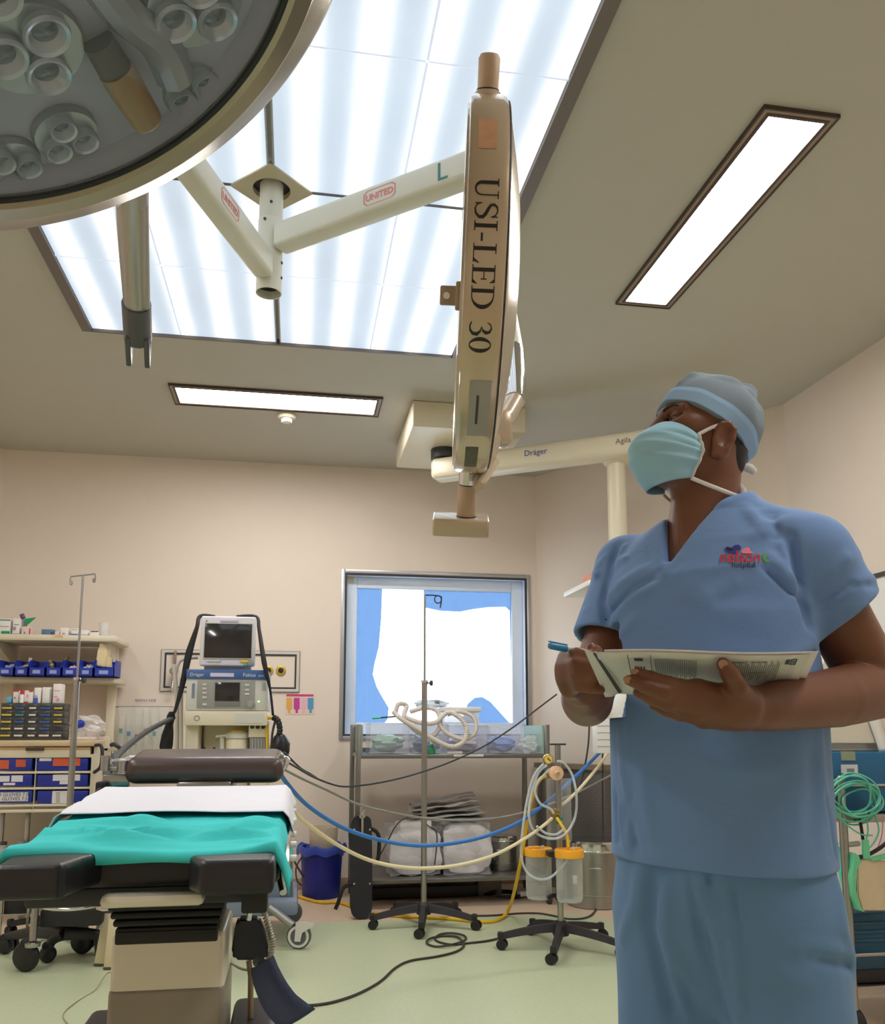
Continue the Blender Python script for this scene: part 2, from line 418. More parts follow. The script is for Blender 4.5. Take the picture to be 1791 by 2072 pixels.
troffer(-0.745, 0.465, 4.775, 5.075, 'strip light on the ceiling in front of the window wall beside the smoke detector')
troffer(-1.90, -1.64, 2.215, 3.475, 'strip light on the left side of the ceiling out beyond the picture')
troffer(1.39, 1.65, 0.2, 1.46, 'unseen strip light added on the right of the ceiling above the viewer')  # both lights above the viewer are unseen, added to brighten the person
troffer(-1.90, -1.64, 0.2, 1.46, 'unseen strip light added on the left of the ceiling above the viewer')
# smoke detector
p = atz(580, 838, CZ); sd = thing('smoke_detector', (p.x, p.y, CZ), 'small round cream smoke detector on the ceiling below the strip light', 'smoke detector')
b = MB(); b.lathe((p.x, p.y, CZ), (0, 0, -1), [(0.0, 0), (0.055, 0), (0.056, 0.02), (0.045, 0.03), (0.0, 0.031)], 28); b.build('base', M_cream, sd)
b = MB(); b.lathe((p.x, p.y, CZ-0.03), (0, 0, -1), [(0.03, 0), (0.028, 0.022), (0.0, 0.03)], 24)
for k in range(6):
    a = k*PI/3; b.box((p.x+0.03*math.cos(a), p.y+0.03*math.sin(a), CZ-0.043), (0.004, 0.008, 0.024), Euler((0, 0, a)))
b.build('sensor_cage', M_white, sd)
# ================================================================== LAMPS ON THE CEILING MOUNT
M_lamp = mat('pearl_beige_lamp_paint', (200, 182, 158), 0.22, 0.25, coat=0.6, var=0.05, vscale=10)
M_arm = mat('ivory_arm_paint', (214, 214, 200), 0.35, var=0.03)
mount = thing('lamp_mount', (PCX, PCY, CZ), 'ivory post with two swivel arms hanging from a diamond plate in the glowing panel', 'lamp mount')
b = MB(); k = 0.145
zt = CZ-0.024
for i in range(4):                                       # diamond plate with a round hole
    a0 = i*PI/2; n = 10
    c0, c1 = Vector((math.cos(a0), math.sin(a0), 0))*k, Vector((math.cos(a0+PI/2), math.sin(a0+PI/2), 0))*k
    o = Vector((PCX, PCY, zt))
    top = [[o + (c0.lerp(c1, j/n)) for j in range(n+1)], [o + Vector((math.cos(a0+PI/2*j/n), math.sin(a0+PI/2*j/n), 0))*0.066 for j in range(n+1)],
           [o + Vector((math.cos(a0+PI/2*j/n), math.sin(a0+PI/2*j/n), 0))*0.066+Vector((0, 0, .02)) for j in range(n+1)]]
    b.grid([[v+Vector((0, 0, .012)) for v in top[0]]]+top)
b.build('flange_plate', mat('worn_cream_plate', (188, 180, 152), 0.5, var=0.12, vscale=25), mount, weld=True)
b = MB(); b.cyl((PCX, PCY, zt+0.021), (PCX, PCY, zt+0.019), 0.067, n=24); b.build('dark_opening', M_black, mount)
b = MB(); cx = Vector((PCX, PCY, 0))
b.lathe((PCX, PCY, zt+0.018), (0, 0, -1), [(0, 0), (.041, 0), (.041, .135), (.0405, .136), (.0405, .139), (.043, .140), (.0435, .262), (.0425, .263), (.0425, .266), (.0445, .267), (.0445, .408), (.041, .408), (.040, .36), (0, .36)], 36)
b.build('column', M_arm, mount)
b = MB(); b.cyl((PCX, PCY, 2.635), (PCX, PCY, 2.640), 0.0405, n=28); b.build('hollow_end', M_black, mount)
def facing(z, deg, r=0.0445): 
    a = math.radians(deg); return Vector((PCX+r*math.cos(a), PCY+r*math.sin(a), z))
for z, dg, r in ((2.925, -88, .041), (2.86, -115, .0435), (2.715, -20, .0445), (2.66, -18, .0445)):
    b = MB(); p = facing(z, dg, r); b.cyl(p-Vector((math.cos(math.radians(dg)), math.sin(math.radians(dg)), 0))*.004, p+Vector((math.cos(math.radians(dg)), math.sin(math.radians(dg)), 0))*.003, 0.005, n=12); b.build('screw', M_dark, mount)
def arm(z, tgt, h, w, name='arm'):
    s = Vector((PCX, PCY, z)); e = Vector((tgt[0], tgt[1], z)); d = (e-s).normalized(); L = (e-s).length
    y = Vector((0, 0, 1)).cross(d)
    R3 = Matrix((d, y, Vector((0, 0, 1)))).transposed()
    b = MB(); b.box(s+d*(L/2+0.02), (L-0.04, w, h), R3, 0.016, seg=3); b.cyl(e-Vector((0, 0, h*.62)), e+Vector((0, 0, h*.62)), w*.62, n=24)
    return b.build(name, M_arm, mount), d, y, s, e
E1 = atz(985, 330, 2.795); E2 = Vector((-0.430, 2.07, 2.685))
a1, d1, y1, s1, e1 = arm(2.795, (E1.x, E1.y), .092, .075)
a2, d2, y2, s2, e2 = arm(2.685, (E2.x, E2.y), .092, .070)
M_redprint = mat('faded_red_print', (224, 130, 130), 0.6); M_teal_l = mat('teal_print', (70, 130, 130), 0.6)
def stamp(o, xd, zd, nrm, par):
    """framed oval stamp"""
    o = Vector(o)+nrm*0.0008; n = []
    out = [(-.062, -.016), (-.048, -.026), (.048, -.026), (.062, -.016), (.062, .016), (.048, .026), (-.048, .026), (-.062, .016)]
    b = MB(); 
    P = lambda q, s: o+xd*q[0]*s+zd*q[1]*s
    b.grid([[P(q, 1.0) for q in out], [P(q, .93) for q in out]], wrap=True); b.build('stamp_frame', M_redprint, par, recalc=False)
    put_text('UNITED', .030, o-zd*.010, xd, zd, M_redprint, 'stamp_lettering', par, bold=.0006)
Z = Vector((0, 0, 1))
y1v = y1 if y1.y < 0 else -y1
p = atz(771, 396, 2.795); dist = (Vector((p.x, p.y, 0))-Vector((s1.x, s1.y, 0))).dot(d1)
stamp(s1+d1*dist+y1v*.0375, d1, Z, y1v, a1)
put_text('L', .085, s1+d1*((e1-s1).length-0.135)+y1v*.0385-Z*.03, d1, Z, M_teal_l, 'letter_mark', a1)
y2v = y2 if y2.x > 0 else -y2
p = atz(458, 415, 2.685); dist = (Vector((p.x, p.y, 0))-Vector((s2.x, s2.y, 0))).dot(d2)
stamp(s2+d2*dist+y2v*.035, -d2, Z, y2v, a2)

# ---------------------------------------------------------------- edge-on lamp head with the big lettering
LR = 0.33
el0, el1 = [math.atan2(v.z-EYE.z, math.hypot(v.x, v.y)) for v in (at(986, 188, 1.42), at(946, 958, 1.42))]
elc, hw = (el0+el1)/2, (el0-el1)/2
az = at(970, 600, 1.42); az = Vector((az.x, az.y, 0)).normalized(); DH = 1.47
LC = EYE + az*DH + Vector((0, 0, DH*math.tan(elc))); LR = DH/math.cos(elc)*math.sin(hw)
vw = (LC-EYE).normalized(); dv_ = at(986, 188, 1.42)-at(946, 958, 1.42)
vax = (dv_-vw*dv_.dot(vw)).normalized()
LA = vax.cross(vw).normalized()                     # lamp axis, about level, pointing to the picture's left
if LA.dot(_r) > 0: LA = -LA
tw = math.radians(-1.5)                               # turned a little so that the domed back shows
LA = (LA*math.cos(tw)+vw*math.sin(tw)).normalized()
lamp = thing('operating_lamp', LC, 'beige round operating lamp hanging edge-on with big black lettering on its rim', 'lamp', 'operating lamps')
LC0 = LC + LA*0.034
prof = [(0.0, -.100), (.05, -.100), (.12, -.096), (.18, -.090), (.235, -.080), (LR-.035, -.070), (LR-.012, -.064), (LR-.004, -.060), (LR, -.052), (LR, -.008), (LR-.003, -.002), (LR-.012, .0)]
b = MB(); b.lathe(LC0, LA, [(r, t) for r, t in prof], 96); b.lathe(LC0, LA, [(LR-.012, 0), (LR-.014, .003), (LR-.03, .001)], 96)
b.build('housing', M_lamp, lamp, ang=30)
b = MB(); b.lathe(LC0, LA, [(LR-.03, .001), (0, .004)], 64); b.build('front_glass', mat('dark_lamp_glass', (70, 72, 80), 0.08, coat=0.5), lamp)
b = MB(); b.torus(LC0+LA*-.0635, LA, LR-.010, .0018, 96, 6); b.build('seam_line', M_dark, lamp)
M_hand = mat('worn_beige_handle', (188, 162, 136), 0.5, var=0.12, vscale=40)
hc = LC0-LA*.030
b = MB(); b.lathe(hc+vax*(LR-.004), vax, [(.0, 0), (.026, 0), (.024, .008), (.020, .012), (.0185, .014)], 24); b.build('handle_socket', M_lamp, lamp)
b = MB(); b.lathe(hc+vax*(LR+.010), vax, [(0, 0), (.0178, 0), (.0182, .046), (.015, .052), (0, .053)], 28); b.build('handle', M_hand, lamp)
b = MB(); b.torus(hc+vax*(LR+.010), vax, .0178, .0016, 28, 6); b.build('rubber_ring', M_black, lamp)
b = MB(); b.lathe(hc-vax*(LR-.004), -vax, [(0, 0), (.0185, 0), (.0185, .032), (0, .032)], 28); b.build('chrome_collar', M_chrome, lamp)
b = MB(); b.lathe(hc-vax*(LR+.028), -vax, [(0, 0), (.019, 0), (.0192, .062), (.0185, .064), (0, .064)], 28); b.build('handle', M_hand, lamp)
b = MB(); b.torus(hc-vax*(LR+.0285), vax, .0178, .0016, 28, 6); b.build('rubber_ring', M_black, lamp)
b = MB(); b.torus(hc-vax*(LR+.091), vax, .0185, .0014, 28, 6); b.build('rubber_ring', M_black, lamp)
fwd = LA.cross(vax); fwd = fwd if fwd.dot(vw) > 0 else -fwd
R3 = Matrix((LA, fwd, vax)).transposed()
b = MB(); b.box(hc-vax*(LR+.110)+LA*.010, (.112, .066, .036), R3, .005, seg=3); b.build('handle_plate', M_lamp, lamp)
b = MB(); b.box(LC0+LA*.020, (.036, .030, .034), R3, .003); b.box(LC0+LA*.004, (.012, .046, .05), R3, .003); b.build('centre_handle_mount', M_hand, lamp)
b = MB(); b.cyl(LC0+LA*.026-fwd*.014, LC0+LA*.026-fwd*.018, .006, n=16); b.build('screw', M_chrome, lamp)
# lettering on the rim: serif strokes laid round the rim
M_let = mat('black_lettering', (34, 30, 30), 0.5)
UP = -LA                                               # letter tops point to the picture's right
rimc = LC0-LA*.030
ang0 = 0.0
def rim(u, v, r=LR+.0006):
    """u along the rim downward from its nearest point, v across it (letter height)"""
    a = u/LR; e = -fwd*math.cos(a) - vax*math.sin(a); return rimc + e*r + UP*v
class Let:
    def __init__(s, sz): s.b = MB(); s.s = sz
    def quad(s, pts, u0):
        P = [(u0+x*s.s, (y-.5)*s.s) for x, y in pts]; s.b._add([rim(*q) for q in P], [tuple(range(len(P)))])
    def strip(s, c, w, u0, n=1):
        rows = []
        for i, (x, y) in enumerate(c):
            x0, y0 = c[max(i-1, 0)]; x1, y1 = c[min(i+1, len(c)-1)]; tx, ty = x1-x0, y1-y0; L = math.hypot(tx, ty) or 1
            ww = w[i] if isinstance(w, list) else w
            rows.append([(x-ty/L*ww/2, y+tx/L*ww/2), (x+ty/L*ww/2, y-tx/L*ww/2)])
        s.b.grid([[rim(u0+q[0]*s.s, (q[1]-.5)*s.s) for q in r] for r in rows])
def rect(x0, x1, y0, y1): return [(x0, y0), (x1, y0), (x1, y1), (x0, y1)]
def glyph(L, ch, u):
    T, t = .13, .045
    if ch == 'U':
        for p in (rect(.04, .36, 1-t, 1), rect(.52, .82, 1-t, 1)): L.quad(p, u)
        th = np.linspace(PI, 2*PI, 14)
        L.strip([(.20, 1), (.20, .34)]+[(.435+.235*math.cos(a), .27+.27*math.sin(a)) for a in th]+[(.67, .34), (.67, 1)], [T]*2+list(np.interp(np.linspace(0, 1, 14), [0, .4, 1], [T, .09, t]))+[t, t], u); return .90
    if ch == 'S':
        c = [(.54, .76), (.50, .89), (.36, .98), (.20, .95), (.11, .82), (.14, .68), (.28, .57), (.44, .47), (.55, .35), (.55, .18), (.42, .04), (.26, .01), (.12, .08), (.07, .26)]
        w = [.03, .05, .06, .08, .10, .11, .13, .14, .13, .11, .09, .07, .05, .03]
        L.strip(c, w, u); L.quad(rect(.53, .57, .70, .99), u); L.quad(rect(.045, .085, .0, .30), u); return .66
    if ch == 'I':
        L.quad(rect(.12, .12+T, 0, 1), u); L.quad(rect(.02, .36, 0, t), u); L.quad(rect(.02, .36, 1-t, 1), u); return .40
    if ch == '-':
        L.quad(rect(.03, .31, .30, .39), u); return .36
    if ch == 'L':
        L.quad(rect(.12, .12+T, 0, 1), u); L.quad(rect(.02, .36, 1-t, 1), u); L.quad(rect(.02, .64, 0, t), u); L.quad([(.60, 0), (.68, .26), (.64, .26), (.50, t)], u); return .70
    if ch == 'E':
        L.quad(rect(.12, .12+T, 0, 1), u); L.quad(rect(.02, .60, 1-t, 1), u); L.quad(rect(.02, .62, 0, t), u); L.quad(rect(.2, .50, .49, .49+t), u)
        L.quad([(.48, 1-t), (.62, .78), (.58, .78), (.60, 1)], u); L.quad([(.50, t), (.66, .25), (.62, .0)], u); L.quad(rect(.47, .51, .38, .64), u); return .69
    if ch == 'D':
        L.quad(rect(.12, .12+T, 0, 1), u); L.quad(rect(.02, .36, 1-t, 1), u); L.quad(rect(.02, .36, 0, t), u)
        th = np.linspace(PI/2, -PI/2, 18)
        L.strip([(.30, .975)]+[(.34+.38*math.cos(a), .5+.475*math.sin(a)) for a in th]+[(.30, .025)], [t]+[t+.10*math.cos(a)**2 for a in th]+[t], u); return .86
    if ch == '3':
        c = [(.08, .78), (.14, .92), (.27, .98), (.40, .90), (.43, .74), (.36, .60), (.22, .53), (.38, .48), (.48, .34), (.46, .15), (.34, .03), (.20, .01), (.06, .08)]
        L.strip(c, [.03, .05, .06, .10, .13, .09, .04, .08, .13, .12, .08, .06, .06], u); return .58
    if ch == '0':
        th = np.linspace(0, 2*PI, 29)
        L.strip([(.28+.21*math.cos(a), .5+.475*math.sin(a)) for a in th], [.05+.09*math.cos(a)**2 for a in th], u); return .56
    return .30
txt = 'USI-LED 30'; adv = []
class Nul:
    s = 1
    def quad(self, *a): pass
    def strip(self, *a): pass
adv = [glyph(Nul(), c, 0) for c in txt]
def proj(p):
    q = Vector(p)-EYE; z = q.dot(_f); return W/2+F_PX*q.dot(_r)/z, CY-F_PX*q.dot(_u)/z
def uu(y):
    lo, hi = -1.3*LR, 1.3*LR
    for _ in range(40):
        m_ = (lo+hi)/2
        if proj(rim(m_, 0))[1] < y: lo = m_
        else: hi = m_
    return lo
u_top, u_bot = uu(358), uu(714)
sz = 0.034; sx = (u_bot-u_top)/(sum(adv)*sz)
L = Let(sz)
_rim0 = rim; V_ = {y: uu(y) for y in (770, 882, 800, 858, 240, 300, 905, 945)}
u_cur = 0
def rim(u, v, r=LR+.0006):
    a = (u_top+u*sx)/LR; e = -fwd*math.cos(a)-vax*math.sin(a); return rimc+e*r+UP*v
for ch, ad in zip(txt, adv): glyph(L, ch, u_cur); u_cur += ad*sz
L.b.build('rim_lettering', M_let, lamp, recalc=False)
# stickers and scuffs on the rim
def patch(u0, u1, v0, v1, m, nm, n=8, r=.0004):
    b = MB(); b.grid([[_rim0(u0+(u1-u0)*i/n, v0+(v1-v0)*j/2, LR+r) for j in range(3)] for i in range(n+1)]); b.build(nm, m, lamp, recalc=False)
patch(V_[770], V_[882], -.012, .022, mat('grey_sticker', (158, 156, 150), 0.6, var=.08), 'sticker')
patch(V_[800], V_[858], .000, .004, M_dark, 'sticker_line', r=.0008)
patch(V_[240], V_[300], -.016, .012, mat('worn_tape', (206, 160, 126), 0.6, var=.2, vscale=60), 'worn_tape')
patch(V_[905], V_[945], -.012, .010, mat('scuffed_paint', (92, 86, 70), 0.6, var=.5, vscale=90), 'scuff')
# yoke and spring arm behind the lamp
bk = LC0-LA*.112
sp = thing('lamp_spring_arm', e1-Z*.06, 'ivory spring arm with chrome joint behind the edge-on lamp', 'lamp arm')
b = MB(); b.cyl(e1-Z*.06, e1-Z*.16, .042, n=24); b.build('swivel_hub', M_arm, sp)
j0 = e1-Z*.13; j1 = at(1034, 715, 1.90); j2 = at(1040, 812, 1.76); j3 = at(1008, 868, 1.66)
b = MB(); b.tube([j0, j1], .030, 16, smooth=False); b.build('tube', M_arm, sp)
b = MB(); b.tube([j1, j1.lerp(j2, .6), j2], [.030, .030, .024], 16); b.sphere(j1, .031, 16); b.build('chrome_joint', M_chrome, sp)
b = MB(); b.tube([j2, j3], .022, 14, smooth=False); b.box(j3, (.05, .05, .07), None, .008); b.build('end_block', M_lamp, sp)
b = MB(); b.tube([j3, at(985, 940, 1.60), at(966, 985, 1.53), hc-vax*(LR-.02)-LA*.05], [.014, .012, .010, .010], 10); b.build('yoke_arm', M_lamp, lamp)

# ---------------------------------------------------------------- near dome lamp, looking down over the viewer
DC = Vector((-0.345, 0.945, 1.956)); DN = Vector((0.433, -0.043, -0.900)).normalized()
DR, DG = 0.456, 0.364
dome = thing('operating_lamp', DC, 'huge near dome lamp at the top left with clear cover and grouped lenses', 'lamp', 'operating lamps')
M_rim = mat('satin_bronze_rim', (170, 160, 146), 0.25, 0.6, var=0.04)
b = MB(); b.lathe(DC, DN, [(DG, 0.004), (DG+.008, .012), (DG+.034, .012), (DG+.040, .008), (DR-.016, -.004), (DR-.003, -.014), (DR+.002, -.030), (DR-.004, -.040)], 128); b.build('rim', M_rim, dome, ang=25)
b = MB(); b.lathe(DC, DN, [(DR-.004, -.038), (DR-.012, -.042), (DR-.016, -.055), (DR-.05, -.09), (DR-.12, -.12), (.15, -.14), (0, -.145)], 96); b.build('housing', M_lamp, dome)
b = MB(); b.torus(DC+DN*.002, DN, DG-.002, .006, 128, 8); b.build('black_seal', M_black, dome)
b = MB(); b.lathe(DC+DN*.003, DN, [(0, .0), (DG, 0)], 96); b.build('front_cover', clear('lamp_cover', (210, 222, 235), 0.05, 0.03), dome, recalc=False)
b = MB(); b.lathe(DC-DN*.045, DN, [(0, 0), (DG-.06, 0), (DG-.02, .012), (DG-.004, .04)], 96); b.build('reflector_plate', mat('grey_reflector', (146, 148, 172), 0.35), dome, recalc=False)
# lens groups
M_cup = mat('bright_lens_ring', (176, 186, 202), 0.2, 0.5); M_lens = mat('dark_lens', (60, 68, 82), 0.06, coat=1.0); M_mod = mat('lens_module', (150, 158, 168), 0.25, 0.6)
dx, dy, _ = basis(DN)
def on_dome(x, y, off=0.0):                            # where the line of sight meets the reflector plate
    d = ray(x, y); o = DC-DN*(.044-off); t = (o-EYE).dot(DN)/d.dot(DN); return EYE+d*t
for (x, y, r, rotd) in ((392, 178, .052, 20), (128, 262, .048, 60), (55, 88, .072, 10), (388, -4, .070, 40), (16, 322, .046, 80), (200, -140, .070, 0), (-120, 130, .07, 30), (-60, -80, .07, 15)):
    o = on_dome(x, y); g = MB()
    g.lathe(o, DN, [(0, .012), (r*.96, .012), (r, .006), (r, 0)], 36); md = g.build('lens_module', M_mod, dome)
    for q in range(3):
        a = math.radians(rotd)+q*2*PI/3; c = o+(dx*math.cos(a)+dy*math.sin(a))*r*.50+DN*.012
        g = MB(); g.lathe(c, DN, [(r*.40, 0), (r*.43, .010), (r*.40, .014), (r*.33, .012), (r*.24, .002), (r*.22, 0)], 28); g.build('lens_ring', M_cup, md)
        g = MB(); g.lathe(c, DN, [(r*.25, .001), (r*.16, .005), (0, .007)], 24); g.build('lens', M_lens, md)
# light channels between the groups and a brown and tan cylinder
b = MB(); pa = [on_dome(x, y, .002) for x, y in ((190, -60), (250, 20), (320, 80), (352, 150))]; b.tube(pa, .030, 10, flat=None); b.build('channel', M_mod, dome)
h0, h1 = on_dome(198, 85, .012), on_dome(300, 250, .055)
ax = (h1-h0); Lh = ax.length; ax.normalize()
b = MB(); b.lathe(h0, ax, [(0, 0), (.022, 0), (.024, Lh*.30), (.020, Lh*.32), (0, Lh*.32)], 24); b.build('brown_cylinder_end', mat('dark_brown_finish', (48, 42, 36), 0.5), dome)
b = MB(); b.lathe(h0, ax, [(0, Lh*.32), (.025, Lh*.32), (.026, Lh*.5), (.023, Lh*.97), (.020, Lh), (0, Lh)], 24); b.build('tan_cylinder', mat('tan_finish', (140, 124, 100), 0.45), dome)
# free grey spring arm
fa, fb = Vector((E2.x, E2.y, 2.40)), at(279, 690, 2.50)
arm3 = thing('spring_arm', fa, 'bare grey metal spring arm with an empty fork end, hanging below the near dome lamp', 'lamp arm')
dv = (fb-fa).normalized(); sd_ = dv.cross(Z).normalized(); 
b = MB(); b.cyl(Vector((E2.x, E2.y, 2.63)), fa-Z*.03, .030, n=20); b.build('drop_post', mat('satin_grey_metal', (168, 164, 158), 0.3, 0.8), arm3)
b = MB(); b.tube([fa-dv*.04, fb-dv*.10], [.042, .034], 20, smooth=False); b.tube([fa+sd_*.026-Z*.01, fb-dv*.06+sd_*.022-Z*.01], .015, 12, smooth=False); b.build('tube', mat('satin_grey_metal', (168, 164, 158), 0.3, 0.8), arm3)
b = MB(); b.tube([fb-dv*.14, fb-dv*.01], .040, 18, smooth=False); b.build('end_sleeve', mat('grey_sleeve', (86, 86, 88), 0.4, 0.4), arm3)
upv = sd_.cross(dv)
for s_ in (-1, 1):
    b = MB(); b.box(fb+dv*.015+sd_*s_*.026, (.016, .11, .075), Matrix((sd_, dv, upv)).transposed(), .004); b.build('fork', mat('grey_sleeve', (86, 86, 88)), arm3)
b = MB(); b.cyl(fb+dv*.02-sd_*.034, fb+dv*.02+sd_*.034, .007, n=12); b.build('pin', M_chrome, arm3)

# ---------------------------------------------------------------- ceiling supply pendant
pend = thing('ceiling_pendant', (1.0, 5.2, CZ), 'beige ceiling supply arm with a box cover and a thick drop column behind the person', 'pendant')
b = MB(); b.box2((.64, 4.79, 2.862), (1.33, 5.62, CZ), .012, seg=3); b.build('ceiling_cover', M_cream, pend)
b = MB(); b.cyl((.90, 5.20, 2.862), (.90, 5.20, 2.80), .085, n=32); b.build('bearing', M_dark, pend)
A0, A1 = Vector((.84, 5.22, 2.725)), atz(1340, 893, 2.725)
dv = (A1-A0).normalized(); nv = Z.cross(dv); Lh = (A1-A0).length
b = MB(); b.box((A0+A1)/2, (Lh, .15, .135), Matrix((dv, nv, Z)).transposed(), .035, seg=4); am = b.build('arm', M_cream, pend)
nf = nv if nv.y < 0 else -nv
dxx = dv if dv.x > 0 else -dv
def arm_at(x, y): 
    p = atz(x, y, 2.725); t = (Vector((p.x, p.y, 0))-Vector((A0.x, A0.y, 0))).dot(dv); return A0+dv*t+nf*.0765
put_text('Dräger', .050, arm_at(1069, 905)-Z*.005, dxx, Z, mat('blue_print', (50, 70, 150), 0.5), 'arm_lettering', am)
put_text('Agila', .046, arm_at(1256, 888)-Z*.005, dxx, Z, mat('grey_lettering', (120, 112, 100), 0.5), 'arm_lettering', am)
cp = atz(1246, 935, 2.66)
b = MB(); b.lathe((cp.x, cp.y, 2.66), (0, 0, -1), [(0, 0), (.078, 0), (.07, .012), (.054, .016), (.054, .80), (0, .80)], 32); b.build('column', M_cream, pend)
hx = cp.x
b = MB(); b.box2((hx-.02, cp.y-.14, 1.02), (hx+.30, cp.y+.14, 1.92), .02, seg=3); b.build('service_head', M_cream, pend)
pl, pr = at(1166, 1196, cp.y-.05), at(1166, 1196, cp.y-.05)
b = MB(); b.box2((pl.x, pl.y-.20, pl.z), (hx+.30, pl.y+.24, pl.z+.03), .006); b.build('shelf', M_white, pend)
b = MB(); q = at(1205, 1455, cp.y-.16); q2 = at(1241, 1524, cp.y-.16)
b.box2((q.x, cp.y-.18, q2.z), (q2.x, cp.y-.10, q.z), .004); so = b.build('socket_strip', M_white, pend)
for k in range(1, 5):
    zz = q2.z+(q.z-q2.z)*k/5
    b = MB(); b.box2((q.x-.001, cp.y-.182, zz-.0015), (q2.x+.001, cp.y-.178, zz+.0015)); b.build('groove', mat('groove_grey', (150, 156, 166), 0.6), so)  # grey lines dividing the stacked sockets
b = MB(); q = at(1180, 1166, cp.y-.1); b.box((q.x+.05, q.y, q.z-.02), (.09, .09, .05), None, .01); tag(b.build('small_box', mat('pinkish_box', (206, 150, 128), 0.6)), 'small pinkish box on the pendant shelf beside the right-hand sleeve', 'box')
# ================================================================== OPERATING TABLE
M_bpad = mat('black_pad_vinyl', (34, 33, 38), 0.38, bump=0.12, bscale=250, var=0.08)
M_teal = mat('teal_drape_cotton', (70, 204, 204), 0.85, var=0.06, vscale=6, bump=0.12, bscale=380, spec=0.2)
M_wsheet = mat('white_underpad', (226, 226, 236), 0.8, var=0.03, bump=0.06, bscale=200)
M_brown = mat('brown_vinyl', (74, 58, 56), 0.33, bump=0.08, bscale=220)
M_colum = mat('brushed_cream_steel', (226, 219, 202), 0.35, 0.25, var=0.04); M_colum2 = mat('brushed_dark_steel', (150, 142, 130), 0.38, 0.3, var=0.05)
TX, TY0, TZ = -0.27, 1.60, 0.868
tbl = thing('operating_table', (TX, 2.0, 0), 'black padded operating table on a cream steel column, draped in teal and white', 'operating table')
# front pads with the cut-out between them
def rounded(b, poly_xy, z0, z1, bev):
    bm = bmesh.new(); vs = [bm.verts.new((x, y, z0)) for x, y in poly_xy]; f = bm.faces.new(vs)
    r = bmesh.ops.extrude_face_region(bm, geom=[f]); 
    for v in r['geom']:
        if isinstance(v, bmesh.types.BMVert): v.co.z = z1
    bmesh.ops.recalc_face_normals(bm, faces=bm.faces)
    bmesh.ops.bevel(bm, geom=list(bm.edges), offset=bev, segments=4, profile=0.6, affect='EDGES'); b.merge(bm)
pl = lambda x, y, z: atz(x, y, z)
b = MB(); rounded(b, [(-.500, 1.605), (-.392, 1.605), (-.385, 1.615), (-.372, 1.69), (-.345, 1.765), (-.345, 1.86), (-.520, 1.86)], .808, .868, .014); b.build('leg_pad', M_bpad, tbl)
b = MB(); rounded(b, [(-.158, 1.605), (-.030, 1.605), (-.026, 1.86), (-.185, 1.86), (-.185, 1.67)], .806, .868, .014); b.build('leg_pad', M_bpad, tbl)
b = MB(); rounded(b, [(-.518, 1.745), (-.022, 1.745), (-.022, 2.72), (-.530, 2.72)], .800, .860, .016)
for v in b.bm.verts: v.co.z += max(0, (v.co.y-1.745))*0.059
b.build('mattress', M_bpad, tbl)
b = MB(); b.box2((-.345, 1.70, .772), (-.16, 1.74, .796), .010); b.build('seat_rail', M_colum, tbl)
b = MB(); b.box2((-.49, 1.76, .765), (-.045, 2.65, .80), .006); b.build('bed_frame', M_dark, tbl)
# headrest bolster
b = MB(); bm = bmesh.new(); bmesh.ops.create_cube(bm, size=1)
for v in bm.verts: v.co = Vector((v.co.x*.465, v.co.y*.26, v.co.z*.080))
bmesh.ops.bevel(bm, geom=list(bm.edges), offset=.038, segments=5, profile=.55, affect='EDGES')
bm.transform(Matrix.Translation((-.262, 2.80, .985)) @ Euler((.10, 0, 0)).to_matrix().to_4x4()); b.merge(bm); b.build('headrest', M_brown, tbl)
b = MB(); b.box2((-.34, 2.66, .895), (-.18, 2.90, .945), .01); b.build('headrest_bracket', M_steel, tbl)
# side rails
for x, nm in ((-.008, 'r'), (-.552, 'l')):
    b = MB(); b.box((x, 2.20, .835+.02), (.010, .86, .030), Euler((.070, 0, 0)), .002); b.build('side_rail', M_chrome, tbl)
for y in (1.86, 2.0, 2.12, 2.3, 2.45):
    b = MB(); z = .835+(y-1.9)*.07; b.cyl((-.003, y, z), (.010, y, z), .007, n=12); b.build('rail_stud', M_white, tbl)
b = MB(); b.tube([at(547, 1675, 2.0), at(556, 1730, 1.90), at(573, 1806, 1.80)], [.006, .0075, .0075], 12); b.build('rail_tube', M_chrome, tbl)
# bellows, column, base
b = MB()
for k in range(5):
    z0 = .768-.016*k; w = .118-.0045*k
    b.box((-.245, 1.98, z0-.008), (w*2, .27-.01*k, .013), None, .005)
b.box((-.245, 1.98, .685), (.20, .23, .03), None, .004); b.build('bellows', mat('black_rubber', (16, 16, 18), 0.55), tbl)
b = MB(); b.box2((-.352, 1.870, .40), (-.130, 2.10, .690), .012, seg=3); b.build('column_cover', M_colum, tbl)
b = MB(); b.box2((-.345, 1.876, .10), (-.136, 2.09, .565), .012, seg=3)
b.build('inner_column', M_colum, tbl)
b = MB(); b.box2((-.354, 1.867, .10), (-.128, 2.105, .585), .012, seg=3); b.build('lower_sleeve', M_colum2, tbl)
M_basec = mat('dark_base_cover', (50, 47, 52), 0.4)
b = MB(); rounded(b, [(-.47, 1.80), (-.03, 1.80), (.0, 2.0), (.0, 2.75), (-.50, 2.75), (-.50, 2.0)], .03, .12, .02); b.build('base', M_basec, tbl)
for x0, x1, nm in ((-.435, -.36, 0), (-.122, -.02, 1)):
    b = MB(); rounded(b, [(x0, 1.83), (x1, 1.83), (x1, 2.13), (x0, 2.13)], .10, .485 if nm else .475, .022); b.build('base_cover', M_basec, tbl)
b = MB(); b.box2((-.085, 1.81, .10), (-.075, 1.84, .49), .003); b.build('bright_edge', M_chrome, tbl)
